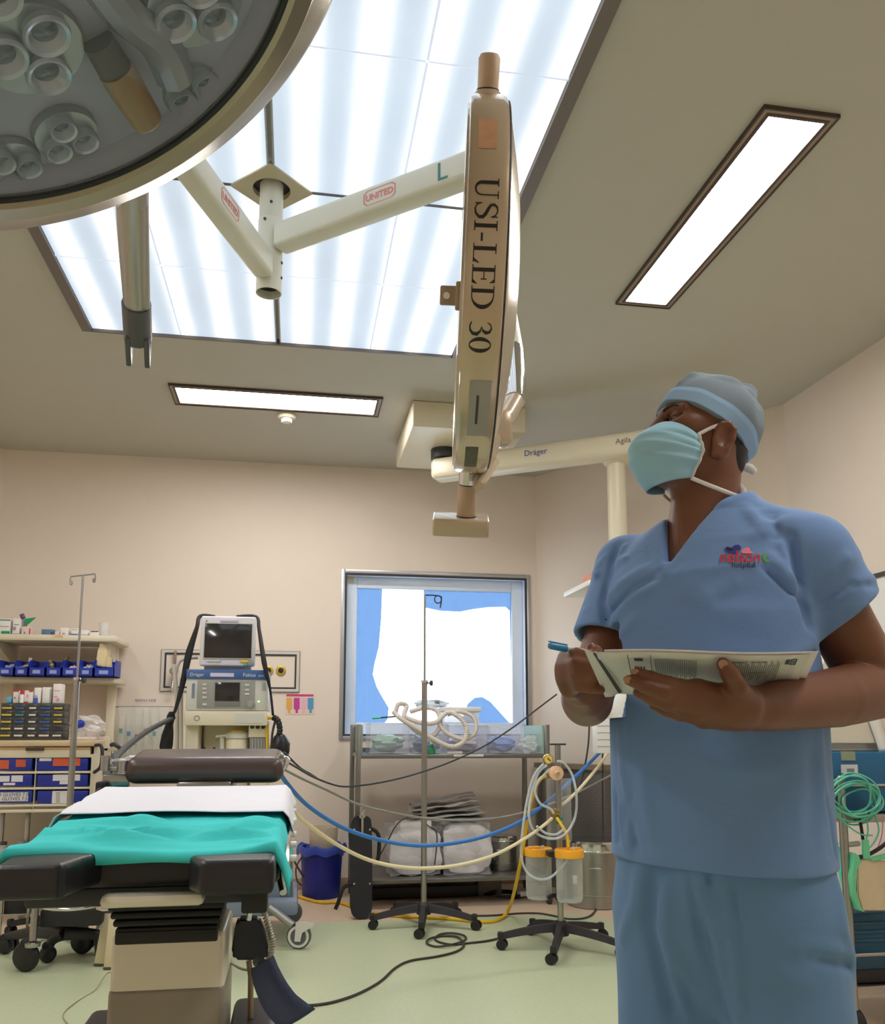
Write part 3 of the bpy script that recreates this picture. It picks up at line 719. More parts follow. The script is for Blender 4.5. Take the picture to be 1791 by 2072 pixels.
for x in (-.44, -.06):
    for y in (1.9, 2.65):
        b = MB(); b.cyl((x-.02, y, .034), (x+.02, y, .034), .034, n=20); b.build('caster', M_black, tbl)
b = MB(); q = at(516, 1812, 1.72); b.box(q, (.048, .06, .055), None, .005); b.build('rail_block', M_black, tbl)
b = MB(); q = at(213, 1822, 1.90); b.lathe(q+Vector((0, 0, .018)), (.2, .1, -1), [(0, 0), (.010, 0), (.012, .010), (.022, .018), (.024, .030), (.014, .036), (0, .036)], 24); b.box(q+Vector((.02, .02, .03)), (.02, .03, .04), Euler((0, .4, 0)), .004); b.build('rail_clamp', M_chrome, tbl)
# clamps at the head end, left
q = at(228, 1580, 2.72)
b = MB(); b.box(q+Vector((.01, 0, 0)), (.075, .05, .040), Euler((0, 0, .1)), .005); b.box(q+Vector((.02, 0, .035)), (.10, .03, .012), None, .003); b.cyl(q+Vector((-.02, -.02, .03)), q+Vector((-.02, -.02, .075)), .013, n=16); b.cyl(q+Vector((.03, -.02, .03)), q+Vector((.03, -.02, .06)), .016, n=16); b.build('table_clamp', M_steel, tbl)
b = MB(); q2 = at(206, 1592, 2.68); b.box(q2, (.030, .04, .030), None, .005); b.tube([q2, q2+Vector((-.004, -.03, -.012)), q2+Vector((-.014, -.035, -.04))], .0075, 10); b.build('clamp_lever', M_black, tbl)
b = MB(); q = at(566, 1543, 2.74); b.box(q, (.04, .10, .05), Euler((0, .5, .2)), .012); b.build('headrest_end_plate', M_chrome, tbl)

# ---------------------------------------------------------------- drapes: sheets that follow the mattress and hang over its sides
def drape(name, y0, y1, lift, xl, xr, dl, dr, m, label, seed, front_drop=0.0, edge=None, amp=.004, ny=46, creases=()):
    rn = random.Random(seed); ph = [rn.uniform(0, 6) for _ in range(12)]
    top = lambda y: max(.868, .860+max(0, y-1.745)*.059)+lift
    rows = []
    for j in range(ny+1):
        v = j/ny; row = []
        xs_ = [('l', t) for t in np.linspace(1, 0, 7)[:-1]]+[('t', t) for t in np.linspace(0, 1, 44)]+[('r', t) for t in np.linspace(0, 1, 8)[1:]]
        for side, t in xs_:
            y = y0+(y1-y0)*v
            wob = amp*(math.sin(9*y*6+ph[0]+2.2*math.sin(5*t+ph[1])) + .7*math.sin(47*y+3*t+ph[2]) + .9*math.sin(23*y-6*t+ph[3]))
            if name == 'table_drape': wob *= min(1, max(.12, (2.16-y)/.10))
            if creases and side == 't':
                for (cx0, cy0, cx1, cy1, ca, cw) in creases:
                    px_, py_ = xl+(xr-xl)*t, y; dx_, dy_ = cx1-cx0, cy1-cy0; L2 = dx_*dx_+dy_*dy_
                    tt = max(0, min(1, ((px_-cx0)*dx_+(py_-cy0)*dy_)/L2)); dd = math.hypot(px_-cx0-tt*dx_, py_-cy0-tt*dy_)
                    wob += ca*math.exp(-(dd/cw)**2)*math.sin(PI*min(1, max(.0, .15+.7*tt)))
            if side == 't': x = xl+(xr-xl)*t; z = top(y)+max(0, wob)+.001; u = x
            elif side == 'l':
                d = dl(v) if callable(dl) else dl
                x = xl-.012-.9*d*t*.55+.004*math.sin(30*y+ph[4]); z = top(y)-d*t*.80-.006*t
            else:
                d = dr(v) if callable(dr) else dr
                x = xr+.010+.016*t+.006*math.sin(26*y+ph[5])*t; z = top(y)-d*t-.004
            yy = y
            if j == 0 and front_drop: pass
            if edge: yy += edge(x)*(1-v)**3
            row.append((x, yy, z))
        rows.append(row)
    if front_drop:                                           # soft hem folding down at the front
        r0 = rows[0]; ext = []
        for k in (3, 2, 1):
            t = k/3; ext.append([(x+.003*math.sin(40*x), y-.010*math.sin(t*PI*.6)-.004*math.sin(25*x+ph[6])*t, z-front_drop*t*t*(1+.25*math.sin(19*x+ph[7]))) for x, y, z in r0])
        rows = ext+rows
    b = MB(); b.grid(rows); o = b.build(name, m, None, ang=70)
    sm = o.modifiers.new('thickness', 'SOLIDIFY'); sm.thickness = .002; sm.offset = 1
    return o
hemf = lambda x: -.028+.040*math.exp(-((x+.44)/.10)**2)+.016*math.sin(14*x+1.0)
o = drape('table_drape', 1.73, 2.66, .004, -.515, -.030, lambda v: .075-.03*v, lambda v: .060-.03*v, M_teal, '', 5, .022, hemf, .0075, 110, [(-.44, 1.90, -.24, 1.885, .020, .011), (-.21, 1.855, -.05, 1.90, .017, .010), (-.48, 2.02, -.30, 2.0, .014, .011), (-.30, 1.97, -.10, 1.96, .016, .010), (-.22, 2.06, -.05, 2.03, .013, .010), (-.42, 1.82, -.20, 1.805, .016, .011), (-.16, 1.80, -.04, 1.82, .014, .010), (-.47, 1.955, -.34, 1.93, .014, .009), (-.12, 1.99, -.04, 2.0, .014, .009), (-.35, 2.06, -.26, 2.07, .012, .010)])
tag(o, 'wrinkled teal cotton sheet spread over the front half of the operating table', 'sheet')
o = drape('underpad', 2.12, 2.60, .021, -.525, -.022, lambda v: .035, lambda v: .065-.02*v, M_wsheet, '', 9, 0, lambda x: -.03*(x+.27), .0015, 24)
tag(o, 'white absorbent sheet lying across the teal sheet below the brown headrest', 'sheet')

# things hanging from the table on the right
hs = thing('table_hand_control', at(505, 1890, 1.95), 'dark blue-black hand control hanging on a coiled grey cord from the table', 'remote control')
q = at(500, 1893, 1.95)
b = MB(); bm = bmesh.new(); poly = [at(x, y, 1.95) for x, y in ((480, 1858), (524, 1858), (536, 1890), (544, 1925), (538, 1944), (474, 1944), (467, 1930), (474, 1880))]
b.prism(poly, (0, .035, 0)); bmesh.ops.bevel(b.bm, geom=list(b.bm.edges), offset=.006, segments=3, affect='EDGES'); b.build('housing', mat('navy_black_plastic', (24, 28, 38), 0.4), hs)
b = MB(); pts = []; c0 = spline([at(532, 1838, 1.99), at(545, 1880, 1.98), at(551, 1920, 1.97), at(540, 1950, 1.96), at(528, 1958, 1.96)], 22)
for i, p in enumerate(c0):
    t = (c0[min(i+1, len(c0)-1)]-c0[max(i-1, 0)]).normalized(); x, y, _ = basis(t); a = i*2.1
    pts.append(p+(x*math.cos(a)+y*math.sin(a))*.006)
b.tube(pts, .0022, 6, smooth=True, sub=3); b.build('coiled_cord', mat('grey_cord', (196, 190, 176), 0.5), hs)
b = MB(); b.tube([at(528, 1958, 1.96), at(495, 1962, 2.0), at(470, 1950, 2.05), at(458, 1938, 2.1)], .003, 8); b.build('plain_cord', mat('grey_cord', (196, 190, 176)), hs)
b = MB(); b.tube([at(506, 1838, 1.92), at(503, 1860, 1.93)], .006, 8, smooth=False); b.build('hook', M_chrome, hs)
st = thing('arm_strap', at(560, 2000, 1.75), 'dark blue padded strap hanging down beside the table base at the bottom edge', 'strap')
b = MB(); rows = []
for t in np.linspace(0, 1, 15):
    c = spline([at(533, 1948, 1.80), at(545, 1985, 1.78), at(570, 2030, 1.75), at(605, 2062, 1.72)], 8); p = c[min(int(t*24), len(c)-1)]
    w = .024+.012*t; rows.append([p+Vector((math.cos(.6)*w*s_, -.2*w*s_, math.sin(.6)*w*s_*.9)) + Vector((0, -.006*math.cos(s_*1.5), 0)) for s_ in (-1, -.5, 0, .5, 1)])
b.grid(rows); o = b.build('webbing', mat('slate_blue_webbing', (52, 62, 88), 0.7, var=.15, vscale=20, bump=.3, bscale=120), st); sm = o.modifiers.new('thickness', 'SOLIDIFY'); sm.thickness = .008
b = MB(); b.tube([at(532, 1950, 1.802), at(520, 1946, 1.85)], .010, 8, smooth=False); b.build('strap_loop', M_dark, st)
# cord on the floor at the left of the base and the pole of the hand control
cw = thing('thin_cord', atz(200, 2000, .003), 'thin beige cord lying in an open loop on the floor left of the table base', 'cord')
b = MB(); b.tube([(-.33, 2.3, .2), atz(228, 1972, .05), atz(190, 2005, .004), atz(150, 2030, .004), atz(127, 2055, .004), atz(150, 2085, .004)], .0022, 6); b.build('cable', mat('beige_cord', (160, 150, 116), 0.6), cw)
b = MB(); b.tube([at(503, 1944, 1.97), at(507, 1975, 1.97), (at(508, 2000, 1.97).x, 1.97, .486)], .006, 8, smooth=False); b.build('rest_post', mat('tan_steel', (150, 130, 104), 0.4, 0.5), tbl)
# ================================================================== WALL FITTINGS AND ANAESTHESIA MACHINE
def pbox(b, x0, y0, x1, y1, Y, D, bev=0.0, mi=0):
    p, q = at(x0, y1, Y), at(x1, y0, Y); b.box2((p.x, Y, p.z), (q.x, Y+D, q.z), bev, mi); return b
def pobj(name, m, par, x0, y0, x1, y1, Y, D, bev=0.0): return pbox(MB(), x0, y0, x1, y1, Y, D, bev).build(name, m, par)
def ptext(txt, hpx, x, y, Y, m, par, bold=0.0, name='lettering'):
    s = hpx/F_PX*Y*1.02/0.72
    return put_text(txt, s, at(x, y, Y), (1, 0, 0), (0, 0, 1), m, name, par, bold=bold*s)
M_lg = mat('light_grey_plastic', (206, 206, 200), 0.4); M_mg = mat('mid_grey_panel', (150, 152, 148), 0.45); M_scr = mat('dark_screen', (44, 42, 44), 0.12, coat=0.3)
M_dblue = mat('steel_blue_bar', (62, 98, 158), 0.4); M_yel = mat('yellow_plastic', (226, 190, 50), 0.4); M_redp = mat('red_plastic', (206, 56, 42), 0.45); M_pale = mat('pale_lettering', (220, 226, 236), 0.5)
# gas outlet panel on the wall
wp = thing('gas_outlet_panel', at(465, 1358, WY), 'long framed gas outlet panel on the wall behind the anaesthesia machine', 'wall panel')
p, q = at(324, 1398, WY), at(606, 1319, WY)
b = MB(); ring(b, p.x, q.x, p.z, q.z, .020, WY-.014, WY); b.build('frame', mat('pale_panel_frame', (206, 200, 190), .4), wp)
b = MB(); ring(b, p.x-.003, q.x+.003, p.z-.003, q.z+.003, .005, WY-.010, WY); b.build('edge_line', mat('panel_line', (70, 66, 64), .6), wp)
b = MB(); ring(b, p.x+.020, q.x-.020, p.z+.020, q.z-.020, .012, WY-.012, WY); b.build('gasket', M_gask, wp)
b = MB(); b.box2((p.x+.03, WY-.006, p.z+.03), (q.x-.03, WY-.001, q.z-.03)); b.build('back_plate', M_wall, wp)
for x in (543, 568):
    c = at(x, 1357, WY-.006)
    b = MB(); b.lathe(c, (0, -1, 0), [(.019, 0), (.034, 0), (.034, .010), (.028, .014), (.019, .014), (.019, 0)], 28); go = b.build('gas_outlet', mat('brass_yellow', (196, 166, 60), .35, .3), wp)
    b = MB(); b.lathe(c, (0, -1, 0), [(0, .004), (.018, .004), (.018, .010), (.008, .012), (0, .012)], 20); b.build('outlet_core', M_black, go)
b = MB(); c = at(353, 1358, WY-.05); b.lathe(c, (0, -1, 0), [(0, 0), (.028, 0), (.03, .03), (.02, .05), (0, .05)], 20); b.cyl(c+Vector((0, 0, -.03)), c+Vector((-.01, -.01, -.12)), .016, n=16); b.cyl(c+Vector((0, .05, 0)), c, .018, n=16)
b.build('flow_fitting', M_chrome, wp)
b = MB(); c = at(354, 1330, WY-.03); b.box(c, (.016, .03, .09), None, .003); b.build('fitting_stem', mat('rusty_pipe', (150, 128, 116), .5, .3), wp)
# poster
po = thing('poster', at(607, 1425, WY), 'small pale poster with a row of coloured pictures on the wall left of the window', 'poster')
pobj('sheet', mat('poster_paper', (226, 204, 190), .6), po, 577, 1404, 637, 1446, WY-.002, .0018)
pobj('title_band', mat('poster_magenta', (196, 66, 120), .6), po, 579, 1405, 634, 1409, WY-.003, .001)
for k, (c1, x) in enumerate((((222, 170, 90), 585), ((190, 60, 150), 600), ((228, 180, 196), 614), ((80, 150, 196), 628))):
    mm = mat('poster_colour_%s' % 'abcd'[k], c1, .6); b = MB()
    pts = [at(x+dx_, y, WY-.003) for dx_, y in ((-6, 1412), (6, 1412), (6, 1434), (2.5, 1437), (2.5, 1443), (-2.5, 1443), (-2.5, 1437), (-6, 1434))]
    b.prism(pts, (0, .001, 0)); b.build('syringe_picture', mm, po)
sg = thing('wall_sign', at(294, 1417, WY), 'tiny purple lettering strip on the wall above the clear pouches', 'sign')
pobj('strip', M_wall, sg, 276, 1412, 312, 1422, WY-.0015, .0012); ptext('NEEDLE SAFE', 4.6, 294, 1419.5, WY-.0018, mat('purple_print', (120, 84, 150), .6), sg)
sw = thing('light_switch', at(1118, 1385, WY), 'cream wall switch right of the window', 'switch')
pobj('plate', mat('switch_cream', (222, 208, 178), .4), sw, 1110, 1373, 1126, 1397, WY-.012, .012, .003); pobj('rocker', M_cream, sw, 1113, 1381, 1121, 1387, WY-.018, .008, .002)

# ---------------------------------------------------------------- anaesthesia machine
MY = 4.45
am = thing('anaesthesia_machine', (-.35, 4.75, 0), 'cream anaesthesia machine with blue top bar standing at the head of the operating table', 'medical machine')
pobj('cabinet', M_cream, am, 402, 1466, 504, 1790, MY+.16, .32, .006)
pobj('side_panel', M_cream, am, 362, 1466, 402, 1800, MY+.02, .46, .006); pobj('side_panel', M_cream, am, 503, 1490, 541, 1800, MY+.03, .45, .006)
pobj('gauge_block', M_cream, am, 502, 1466, 541, 1492, MY+.01, .2, .004)
for x in (510, 521, 532):
    b = MB(); b.lathe(at(x, 1471, MY+.012), (0, -1, 0), [(.0, 0), (.010, 0), (.010, .006), (.006, .007), (0, .004)], 16); b.build('gauge', M_dark, am)
pobj('flow_tubes', mat('frosted_grey', (140, 142, 144), .3), am, 504, 1492, 537, 1535, MY+.018, .03, .002)
for x in (509, 515, 521, 527, 533): pobj('flow_tube', M_lg, am, x, 1494, x+2, 1533, MY+.012, .01)
pobj('work_top', M_cream, am, 371, 1439, 542, 1468, MY-.03, .5, .006)
b = MB(); b.torus(at(398, 1453, MY-.031), (0, 1, 0), .012, .0025, 24, 8); b.build('drawer_ring', M_mg, am)
pobj('drawer_line', M_lg, am, 476, 1444, 533, 1463, MY-.033, .004)
pobj('control_head', M_lg, am, 375, 1373, 543, 1438, MY-.02, .4, .008)
pobj('control_panel', M_mg, am, 397, 1378, 516, 1433, MY-.024, .005, .001)
pobj('display', M_scr, am, 434, 1381, 485, 1418, MY-.030, .007, .001); pobj('display_lip', mat('panel_shade', (120, 122, 120), .5), am, 434, 1419, 485, 1428, MY-.028, .005)
for y in (1385, 1393, 1402, 1411, 1425): pobj('button', M_lg, am, 409, y-2, 418, y+2, MY-.028, .005)
for y in (1386, 1396, 1404): pobj('button', M_lg, am, 495, y-2, 504, y+2, MY-.028, .005)
pobj('label_strip', mat('label_blue_grey', (120, 132, 150), .5), am, 387, 1383, 394, 1413, MY-.022, .003)
b = MB(); b.lathe(at(507, 1426, MY-.022), (0, -1, 0), [(.022, 0), (.022, .004), (.015, .006), (.014, .024), (0, .025)], 24); b.build('rotary_knob', M_mg, am)
pobj('status_light', glow('green_led', (.3, 1, .2), 1.2), am, 521, 1418, 525, 1421, MY-.024, .004)
pobj('top_bar', M_dblue, am, 376, 1356, 543, 1373, MY-.03, .42, .004)
ptext('Dräger', 6.5, 398, 1368, MY-.0315, M_pale, am); ptext('Fabius', 7, 504, 1369, MY-.0315, M_pale, am); ptext('plus', 4.5, 528, 1369, MY-.0315, M_pale, am)
pobj('label_strip', mat('lilac_label', (206, 200, 226), .5), am, 425, 1362, 473, 1369, MY-.032, .002)
b = MB()
for x in (530, 533, 536): pbox(b, x, 1381, x+1.5, 1398, MY-.022, .002)
b.build('small_print', M_mg, am)
# absorber canister and red tag
c = at(478, 1540, MY+.07)
b = MB(); b.lathe((c.x, c.y, c.z), (0, 0, 1), [(0, 0), (.055, 0), (.055, .105), (.05, .115), (0, .115)], 28); ab = b.build('absorber_canister', mat('cream_canister', (222, 214, 190), .35), am)
b = MB(); b.lathe((c.x, c.y, c.z+.115), (0, 0, 1), [(0, 0), (.060, 0), (.060, .022), (.05, .03), (0, .03)], 28); b.build('canister_collar', M_lg, ab)
b = MB(); b.lathe((c.x, c.y, c.z+.145), (0, 0, 1), [(0, 0), (.042, 0), (.040, .010), (0, .010)], 28); b.build('canister_lid', M_yel, ab)
b = MB(); b.box(at(447, 1489, MY+.05), (.055, .02, .012), Euler((0, -.1, 0)), .004); b.cyl(at(449, 1492, MY+.06), at(449, 1530, MY+.06), .012, n=14); b.build('canister_arm', M_lg, am)
pobj('red_tag', M_redp, am, 411, 1519, 436, 1532, MY+.06, .01, .002)
for x in (413, 433): 
    b = MB(); b.cyl(at(x, 1518, MY+.065), at(x, 1512, MY+.065), .006, n=10); b.build('tag_screw', M_dark, am)
# base, bracket and castor
b = MB(); p, q = at(470, 1858, 4.62), at(603, 1822, 4.62); b.box2((p.x-.45, 4.62, p.z), (q.x, 5.2, q.z), .02); b.box2((p.x-.45, 4.72, q.z-.02), (q.x-.03, 5.1, .35), .01)
b.build('base', mat('blue_grey_plastic', (128, 142, 164), .45), am)
b = MB(); b.prism([at(x, y, 4.72) for x, y in ((566, 1740), (573, 1739), (574, 1750), (580, 1753), (586, 1750), (588, 1738), (592, 1740), (591, 1757), (577, 1773), (581, 1777), (591, 1772), (593, 1828), (566, 1828))], (0, .06, 0)); b.build('hook_bracket', mat('slate_grey_plastic', (100, 108, 116), .5), am)
wc = atz(604, 1922, 0); wc = Vector((wc.x, wc.y+.02, 0)); R_ = .062
ax = Vector((.22, .97, 0)).normalized(); 
b = MB(); b.lathe(wc+Vector((0, 0, R_))-ax*.014, ax, [(0, 0), (R_*.70, 0), (R_*.92, .001), (R_, .006), (R_, .022), (R_*.92, .027), (R_*.7, .028), (0, .028)], 36); cs = b.build('caster_wheel', mat('grey_rubber', (92, 94, 96), .5), am)
b = MB(); b.lathe(wc+Vector((0, 0, R_))+ax*-.015, -ax, [(R_*.66, 0), (R_*.66, .002), (R_*.86, .002), (R_*.86, 0)], 36); b.build('caster_ring', M_lg, cs)
for dx_, dy_ in ((-.50, .04), (-.50, .52), (-.04, .58)):
    o = wc+Vector((dx_, dy_, 0)); b = MB(); b.lathe(o+Vector((0, 0, R_))-ax*.014, ax, [(0, 0), (R_*.70, 0), (R_*.92, .001), (R_, .006), (R_, .022), (R_*.92, .027), (R_*.7, .028), (0, .028)], 28); b.cyl(o+Vector((0, 0, R_)), o+Vector((0, .0, .20)), .014, n=12); b.build('caster_wheel', mat('grey_rubber', (92, 94, 96), .5), am)
b = MB(); b.tube([at(545, 1836, 4.60), wc+Vector((-.03, .0, .115))], .020, 14, smooth=False); b.build('castor_strut', M_steel, am)
b = MB(); o = wc+Vector((0, 0, R_))-ax*.017; u2 = Vector((ax.y, -ax.x, 0)); u2 = u2 if u2.x > 0 else -u2; Z_ = Vector((0, 0, 1))
b.prism([o-u2*.018-Z_*.022, o+u2*.012-Z_*.022, o+u2*.02+Z_*.02, o+u2*.075+Z_*.052, o+u2*.08+Z_*.066, o+u2*.03+Z_*.075, o-u2*.012+Z_*.072], -ax*.006); b.build('caster_brake', M_lg, cs)
# left side tubing post
b = MB(); b.tube([at(352, 1345, MY+.1), at(357, 1420, MY+.08), at(357, 1530, MY+.08)], .011, 10); b.tube([at(366, 1372, MY+.05), at(366, 1535, MY+.05)], .010, 10, smooth=False); b.build('side_tubing', mat('pale_grey_tube', (196, 192, 182), .4), am)
b = MB(); b.tube([at(400, 1331, MY+.1), at(370, 1334, MY+.1), at(358, 1352, MY+.1), at(350, 1400, MY+.1)], .008, 8); b.build('sensor_cable', mat('pale_grey_tube', (196, 192, 182)), am)
b = MB(); b.tube([at(541, 1452, MY-.02), at(556, 1452, MY-.02)], .010, 10, smooth=False); b.tube([at(540, 1460, MY), at(541, 1520, MY)], .008, 8, smooth=False); b.build('hose_port', M_yel, am)
# monitor
mo = thing('patient_monitor', at(460, 1355, MY+.1), 'off-white patient monitor with a dark screen on top of the anaesthesia machine', 'monitor')
pobj('stand', M_lg, mo, 412, 1346, 508, 1357, MY+.08, .16, .004)
b = MB(); bm = bmesh.new(); bmesh.ops.create_cube(bm, size=1); p, q = at(402, 1350, MY+.03), at(519, 1249, MY+.03)
for v in bm.verts: v.co = Vector(((v.co.x*(q.x-p.x))*(1.0 if v.co.y < 0 else .82), v.co.y*.20, v.co.z*(q.z-p.z)*(1 if v.co.y < 0 else .8)))
bmesh.ops.bevel(bm, geom=list(bm.edges), offset=.012, segments=3, profile=.5, affect='EDGES')
tilt = Euler((-.05, 0, 0)); bm.transform(Matrix.Translation(((p.x+q.x)/2, MY+.13, (p.z+q.z)/2)) @ tilt.to_matrix().to_4x4()); b.merge(bm); b.build('housing', mat('monitor_white', (228, 226, 232), .4), mo)
def mon(name, m, x0, y0, x1, y1, off=.006, th=.006):
    p, q = at(x0, y1, MY+.026), at(x1, y0, MY+.026); c = Vector(((p.x+q.x)/2, 0, (p.z+q.z)/2)); cz = (at(460, 1300, MY+.03)).z
    b = MB(); b.box((c.x, MY+.029-off+(c.z-cz)*.05, c.z), (q.x-p.x, th, q.z-p.z), tilt, .001); return b.build(name, m, mo)
mon('screen', M_scr, 412, 1263, 510, 1331); mon('screen_frame', M_lg, 410, 1261, 512, 1333, .004, .005)
mon('label_strip', mat('lilac_label', (206, 200, 226)), 445, 1254, 482, 1258, .004)
mon('yellow_keys', M_yel, 486, 1336, 502, 1341, .004); mon('green_key', mat('green_key', (70, 190, 140), .5), 492, 1344, 501, 1347, .004); mon('logo_mark', M_mg, 416, 1254, 419, 1258, .004)
mon('soft_keys', mat('pale_keys', (214, 212, 216), .5), 418, 1336, 446, 1339, .004); mon('yellow_key', mat('lime_key', (200, 214, 110), .5), 431, 1343, 438, 1346, .004)
b = MB(); b.lathe(at(507.5, 1342, MY+.022), (0, -1, 0), [(0.014, 0), (.013, .014), (0, .016)], 20); b.build('rotary_knob', M_mg, mo)
M_strap2 = mat('black_webbing', (24, 24, 28), .7)
def ribbon(name, pts, w, m, par, nrm=(0, -1, 0)):
    b = MB(); pts = spline([Vector(p) for p in pts], 5); rows = []
    ww = list(np.interp(np.linspace(0, 1, len(pts)), np.linspace(0, 1, len(w)), w))
    for i, p in enumerate(pts):
        t = (pts[min(i+1, len(pts)-1)]-pts[max(i-1, 0)]).normalized(); s_ = t.cross(Vector(nrm)).normalized()
        rows.append([p-s_*ww[i], p+s_*ww[i]])
    b.grid(rows); o = b.build(name, m, par, ang=80); sm = o.modifiers.new('thickness', 'SOLIDIFY'); sm.thickness = .003; return o
for i, (pts, w, lb) in enumerate((([at(435, 1247, MY+.13), at(405, 1247, MY+.12), at(398, 1270, MY+.07), at(382, 1322, MY+.04), at(370, 1380, MY+.02), at(356, 1432, MY+.0), at(350, 1446, MY)], [.006, .010, .010, .018, .014, .008, .006], 'black strap running over the monitor and down its left side'),
                          ([at(478, 1247, MY+.13), at(518, 1248, MY+.12), at(524, 1275, MY+.07), at(534, 1340, MY-.04), at(546, 1395, MY-.04), at(552, 1448, MY-.04)], [.006, .008, .009, .013, .006, .006], 'black strap running down the right side of the monitor'))):
    t = thing('monitor_strap', pts[1], lb, 'strap', 'straps round the monitor'); ribbon('webbing', pts, w, M_strap2, t)
# black bags and bellows on either side
def blob(b, c, r, seed=0, sc=(1, 1, 1), amp=.12, n=20, mi=0):
    rn = random.Random(seed); ph = [rn.uniform(0, 6.28) for _ in range(6)]
    bm = bmesh.new(); bmesh.ops.create_icosphere(bm, subdivisions=3, radius=1)
    for v in bm.verts:
        d = v.co.normalized(); k = 1+amp*(math.sin(4*d.x+ph[0])*math.sin(5*d.y+ph[1])+.6*math.sin(9*d.z+ph[2]+3*d.x)+.4*math.sin(13*d.y+ph[3]+4*d.z))
        v.co = Vector((d.x*sc[0], d.y*sc[1], d.z*sc[2]))*r*k + Vector(c)
    b.merge(bm, mi)
bg = thing('breathing_bag', at(566, 1512, MY-.05), 'black rubber breathing bag hanging right of the anaesthesia machine', 'bag')
b = MB(); blob(b, at(567, 1512, MY-.05), .055, 3, (.85, .8, 1.25), .05); b.build('bag', mat('black_rubber2', (28, 28, 36), .35), bg)
b = MB(); pts = spline([at(553, 1452, MY-.04), at(562, 1458, MY-.05), at(566, 1478, MY-.05), at(562, 1492, MY-.05)], 6); b.tube(pts, [.013 if i % 2 else .016 for i in range(len(pts))], 12, smooth=False); b.build('neck_hose', M_black, bg)
b = MB(); pts = spline([at(556, 1460, MY-.02), at(551, 1482, MY-.03), at(549, 1505, MY-.03), at(545, 1530, MY)], 6); b.tube(pts, .006, 8, smooth=False); b.build('side_tube', M_dark, bg)
b = MB(); blob(b, at(569, 1540, MY-.1), .022, 8, (1, 1, 1.1), .2); b.build('bag_tail', mat('brown_black_rubber', (48, 38, 36), .4), bg)
bl = thing('black_cuff', at(334, 1490, MY-.1), 'crumpled black cloth cuff hanging left of the anaesthesia machine', 'cuff')
b = MB(); rows = []
for t in np.linspace(0, 1, 14):
    y = 1440+88*t; w = np.interp(t, [0, .1, .3, .5, .8, 1], [5, 9, 8, 12, 14, 10]); x = np.interp(t, [0, .5, 1], [347, 339, 333])
    rows.append([at(x+w*math.cos(a), y, MY-.1+.03*math.sin(a)+.006*math.sin(5*a+8*t)) for a in np.linspace(0, 2*PI, 18)[:-1]])
b.grid(rows, wrap=True); b.build('cloth', mat('black_cloth', (18, 18, 22), .8, bump=.3, bscale=60), bl)
b = MB(); b.torus(at(323, 1524, MY-.1), (0, 1, 0), .014, .003, 20, 8, sc=1.3); b.torus(at(338, 1526, MY-.1), (0, 1, 0), .010, .003, 20, 8, sc=1.5); b.build('ring', M_chrome, bl)
hz = thing('corrugated_hose', at(280, 1510, 4.2), 'dark corrugated hose sloping down from the machine to the table clamp', 'hose')
b = MB(); pts = spline([at(350, 1452, MY-.1), at(300, 1478, 4.1), at(255, 1512, 3.6), at(232, 1535, 3.2), at(216, 1560, 2.9), at(219, 1578, 2.82)], 14); b.tube(pts, [.011 if i % 2 else .013 for i in range(len(pts))], 10, smooth=False); b.build('hose', mat('dark_grey_rubber', (64, 66, 70), .5), hz)
b = MB(); pts = spline([at(230, 1528, 3.0), at(234, 1548, 2.95), at(226, 1572, 2.9), at(216, 1580, 2.86)], 8); b.tube(pts, .010, 10, smooth=False); b.build('loop', mat('dark_grey_rubber', (64, 66, 70)), hz)
wb = thing('clear_bag', at(255, 1552, 2.95), 'crumpled clear plastic wrap lying beside the left end of the headrest', 'plastic bag')
b = MB(); blob(b, at(256, 1552, 2.98), .045, 12, (1.3, .8, .7), .25); b.build('wrap', clear('clear_plastic', (232, 234, 236), .35, .15), wb)
b = MB(); blob(b, at(246, 1560, 2.97), .018, 5, (1.6, 1, .6), .2); b.build('packed_tissue', mat('white_tissue', (226, 222, 218), .8), wb)
# ================================================================== SHELVES, CART AND SUPPLIES ON THE LEFT
SY = 5.72
zt = at(120, 1284, SY).z; zb_ = at(120, 1297, SY).z; xr = at(236, 1290, SY).x
sh = thing('wall_shelf_unit', (-1.6, WY-.02, 1.2), 'cream wall shelf unit at the far left holding boxes and blue bins', 'shelf')
b = MB(); b.box2((-2.02, SY, zb_), (xr, WY-.03, zt), .012); b.build('shelf_board', M_cream, sh)
p1 = at(120, 1368, SY-.02)
b = MB(); b.box2((-2.02, SY+.05, p1.z-.035), (xr-.01, WY-.03, p1.z-.004), .004); b.build('shelf_board', M_cream, sh)
for x in (18, 226):
    q = at(x, 1400, WY-.08)
    b = MB(); b.box2((q.x-.028, WY-.10, .05), (q.x+.028, WY-.04, zb_+.02), .004); b.build('upright', M_cream, sh)
    b = MB(); b.prism([(q.x-.02, WY-.08, zb_-.002), (q.x-.02, SY+.06, zb_-.002), (q.x-.02, SY+.06, zb_-.04), (q.x-.02, WY-.08, zb_-.14)], (.04, 0, 0)); b.build('bracket', M_cream, sh)
lz = text_bm('LASER', .030, 0, .0004); lz.free()
ptext('LASER', 5.2, 116, 1290, SY-.001, mat('orange_print', (222, 150, 70), .6), sh)
PAL = {'w': (232, 228, 228), 'p': (226, 206, 200), 'b': (88, 122, 158), 'lb': (96, 176, 220), 'r': (200, 46, 46), 'g': (20, 150, 96), 'gr': (150, 150, 148), 'pu': (92, 70, 104), 'y': (214, 196, 74), 't': (60, 150, 170), 'o': (206, 96, 56), 'd': (70, 66, 64), 'bl': (60, 100, 190), 'pk': (226, 150, 170)}
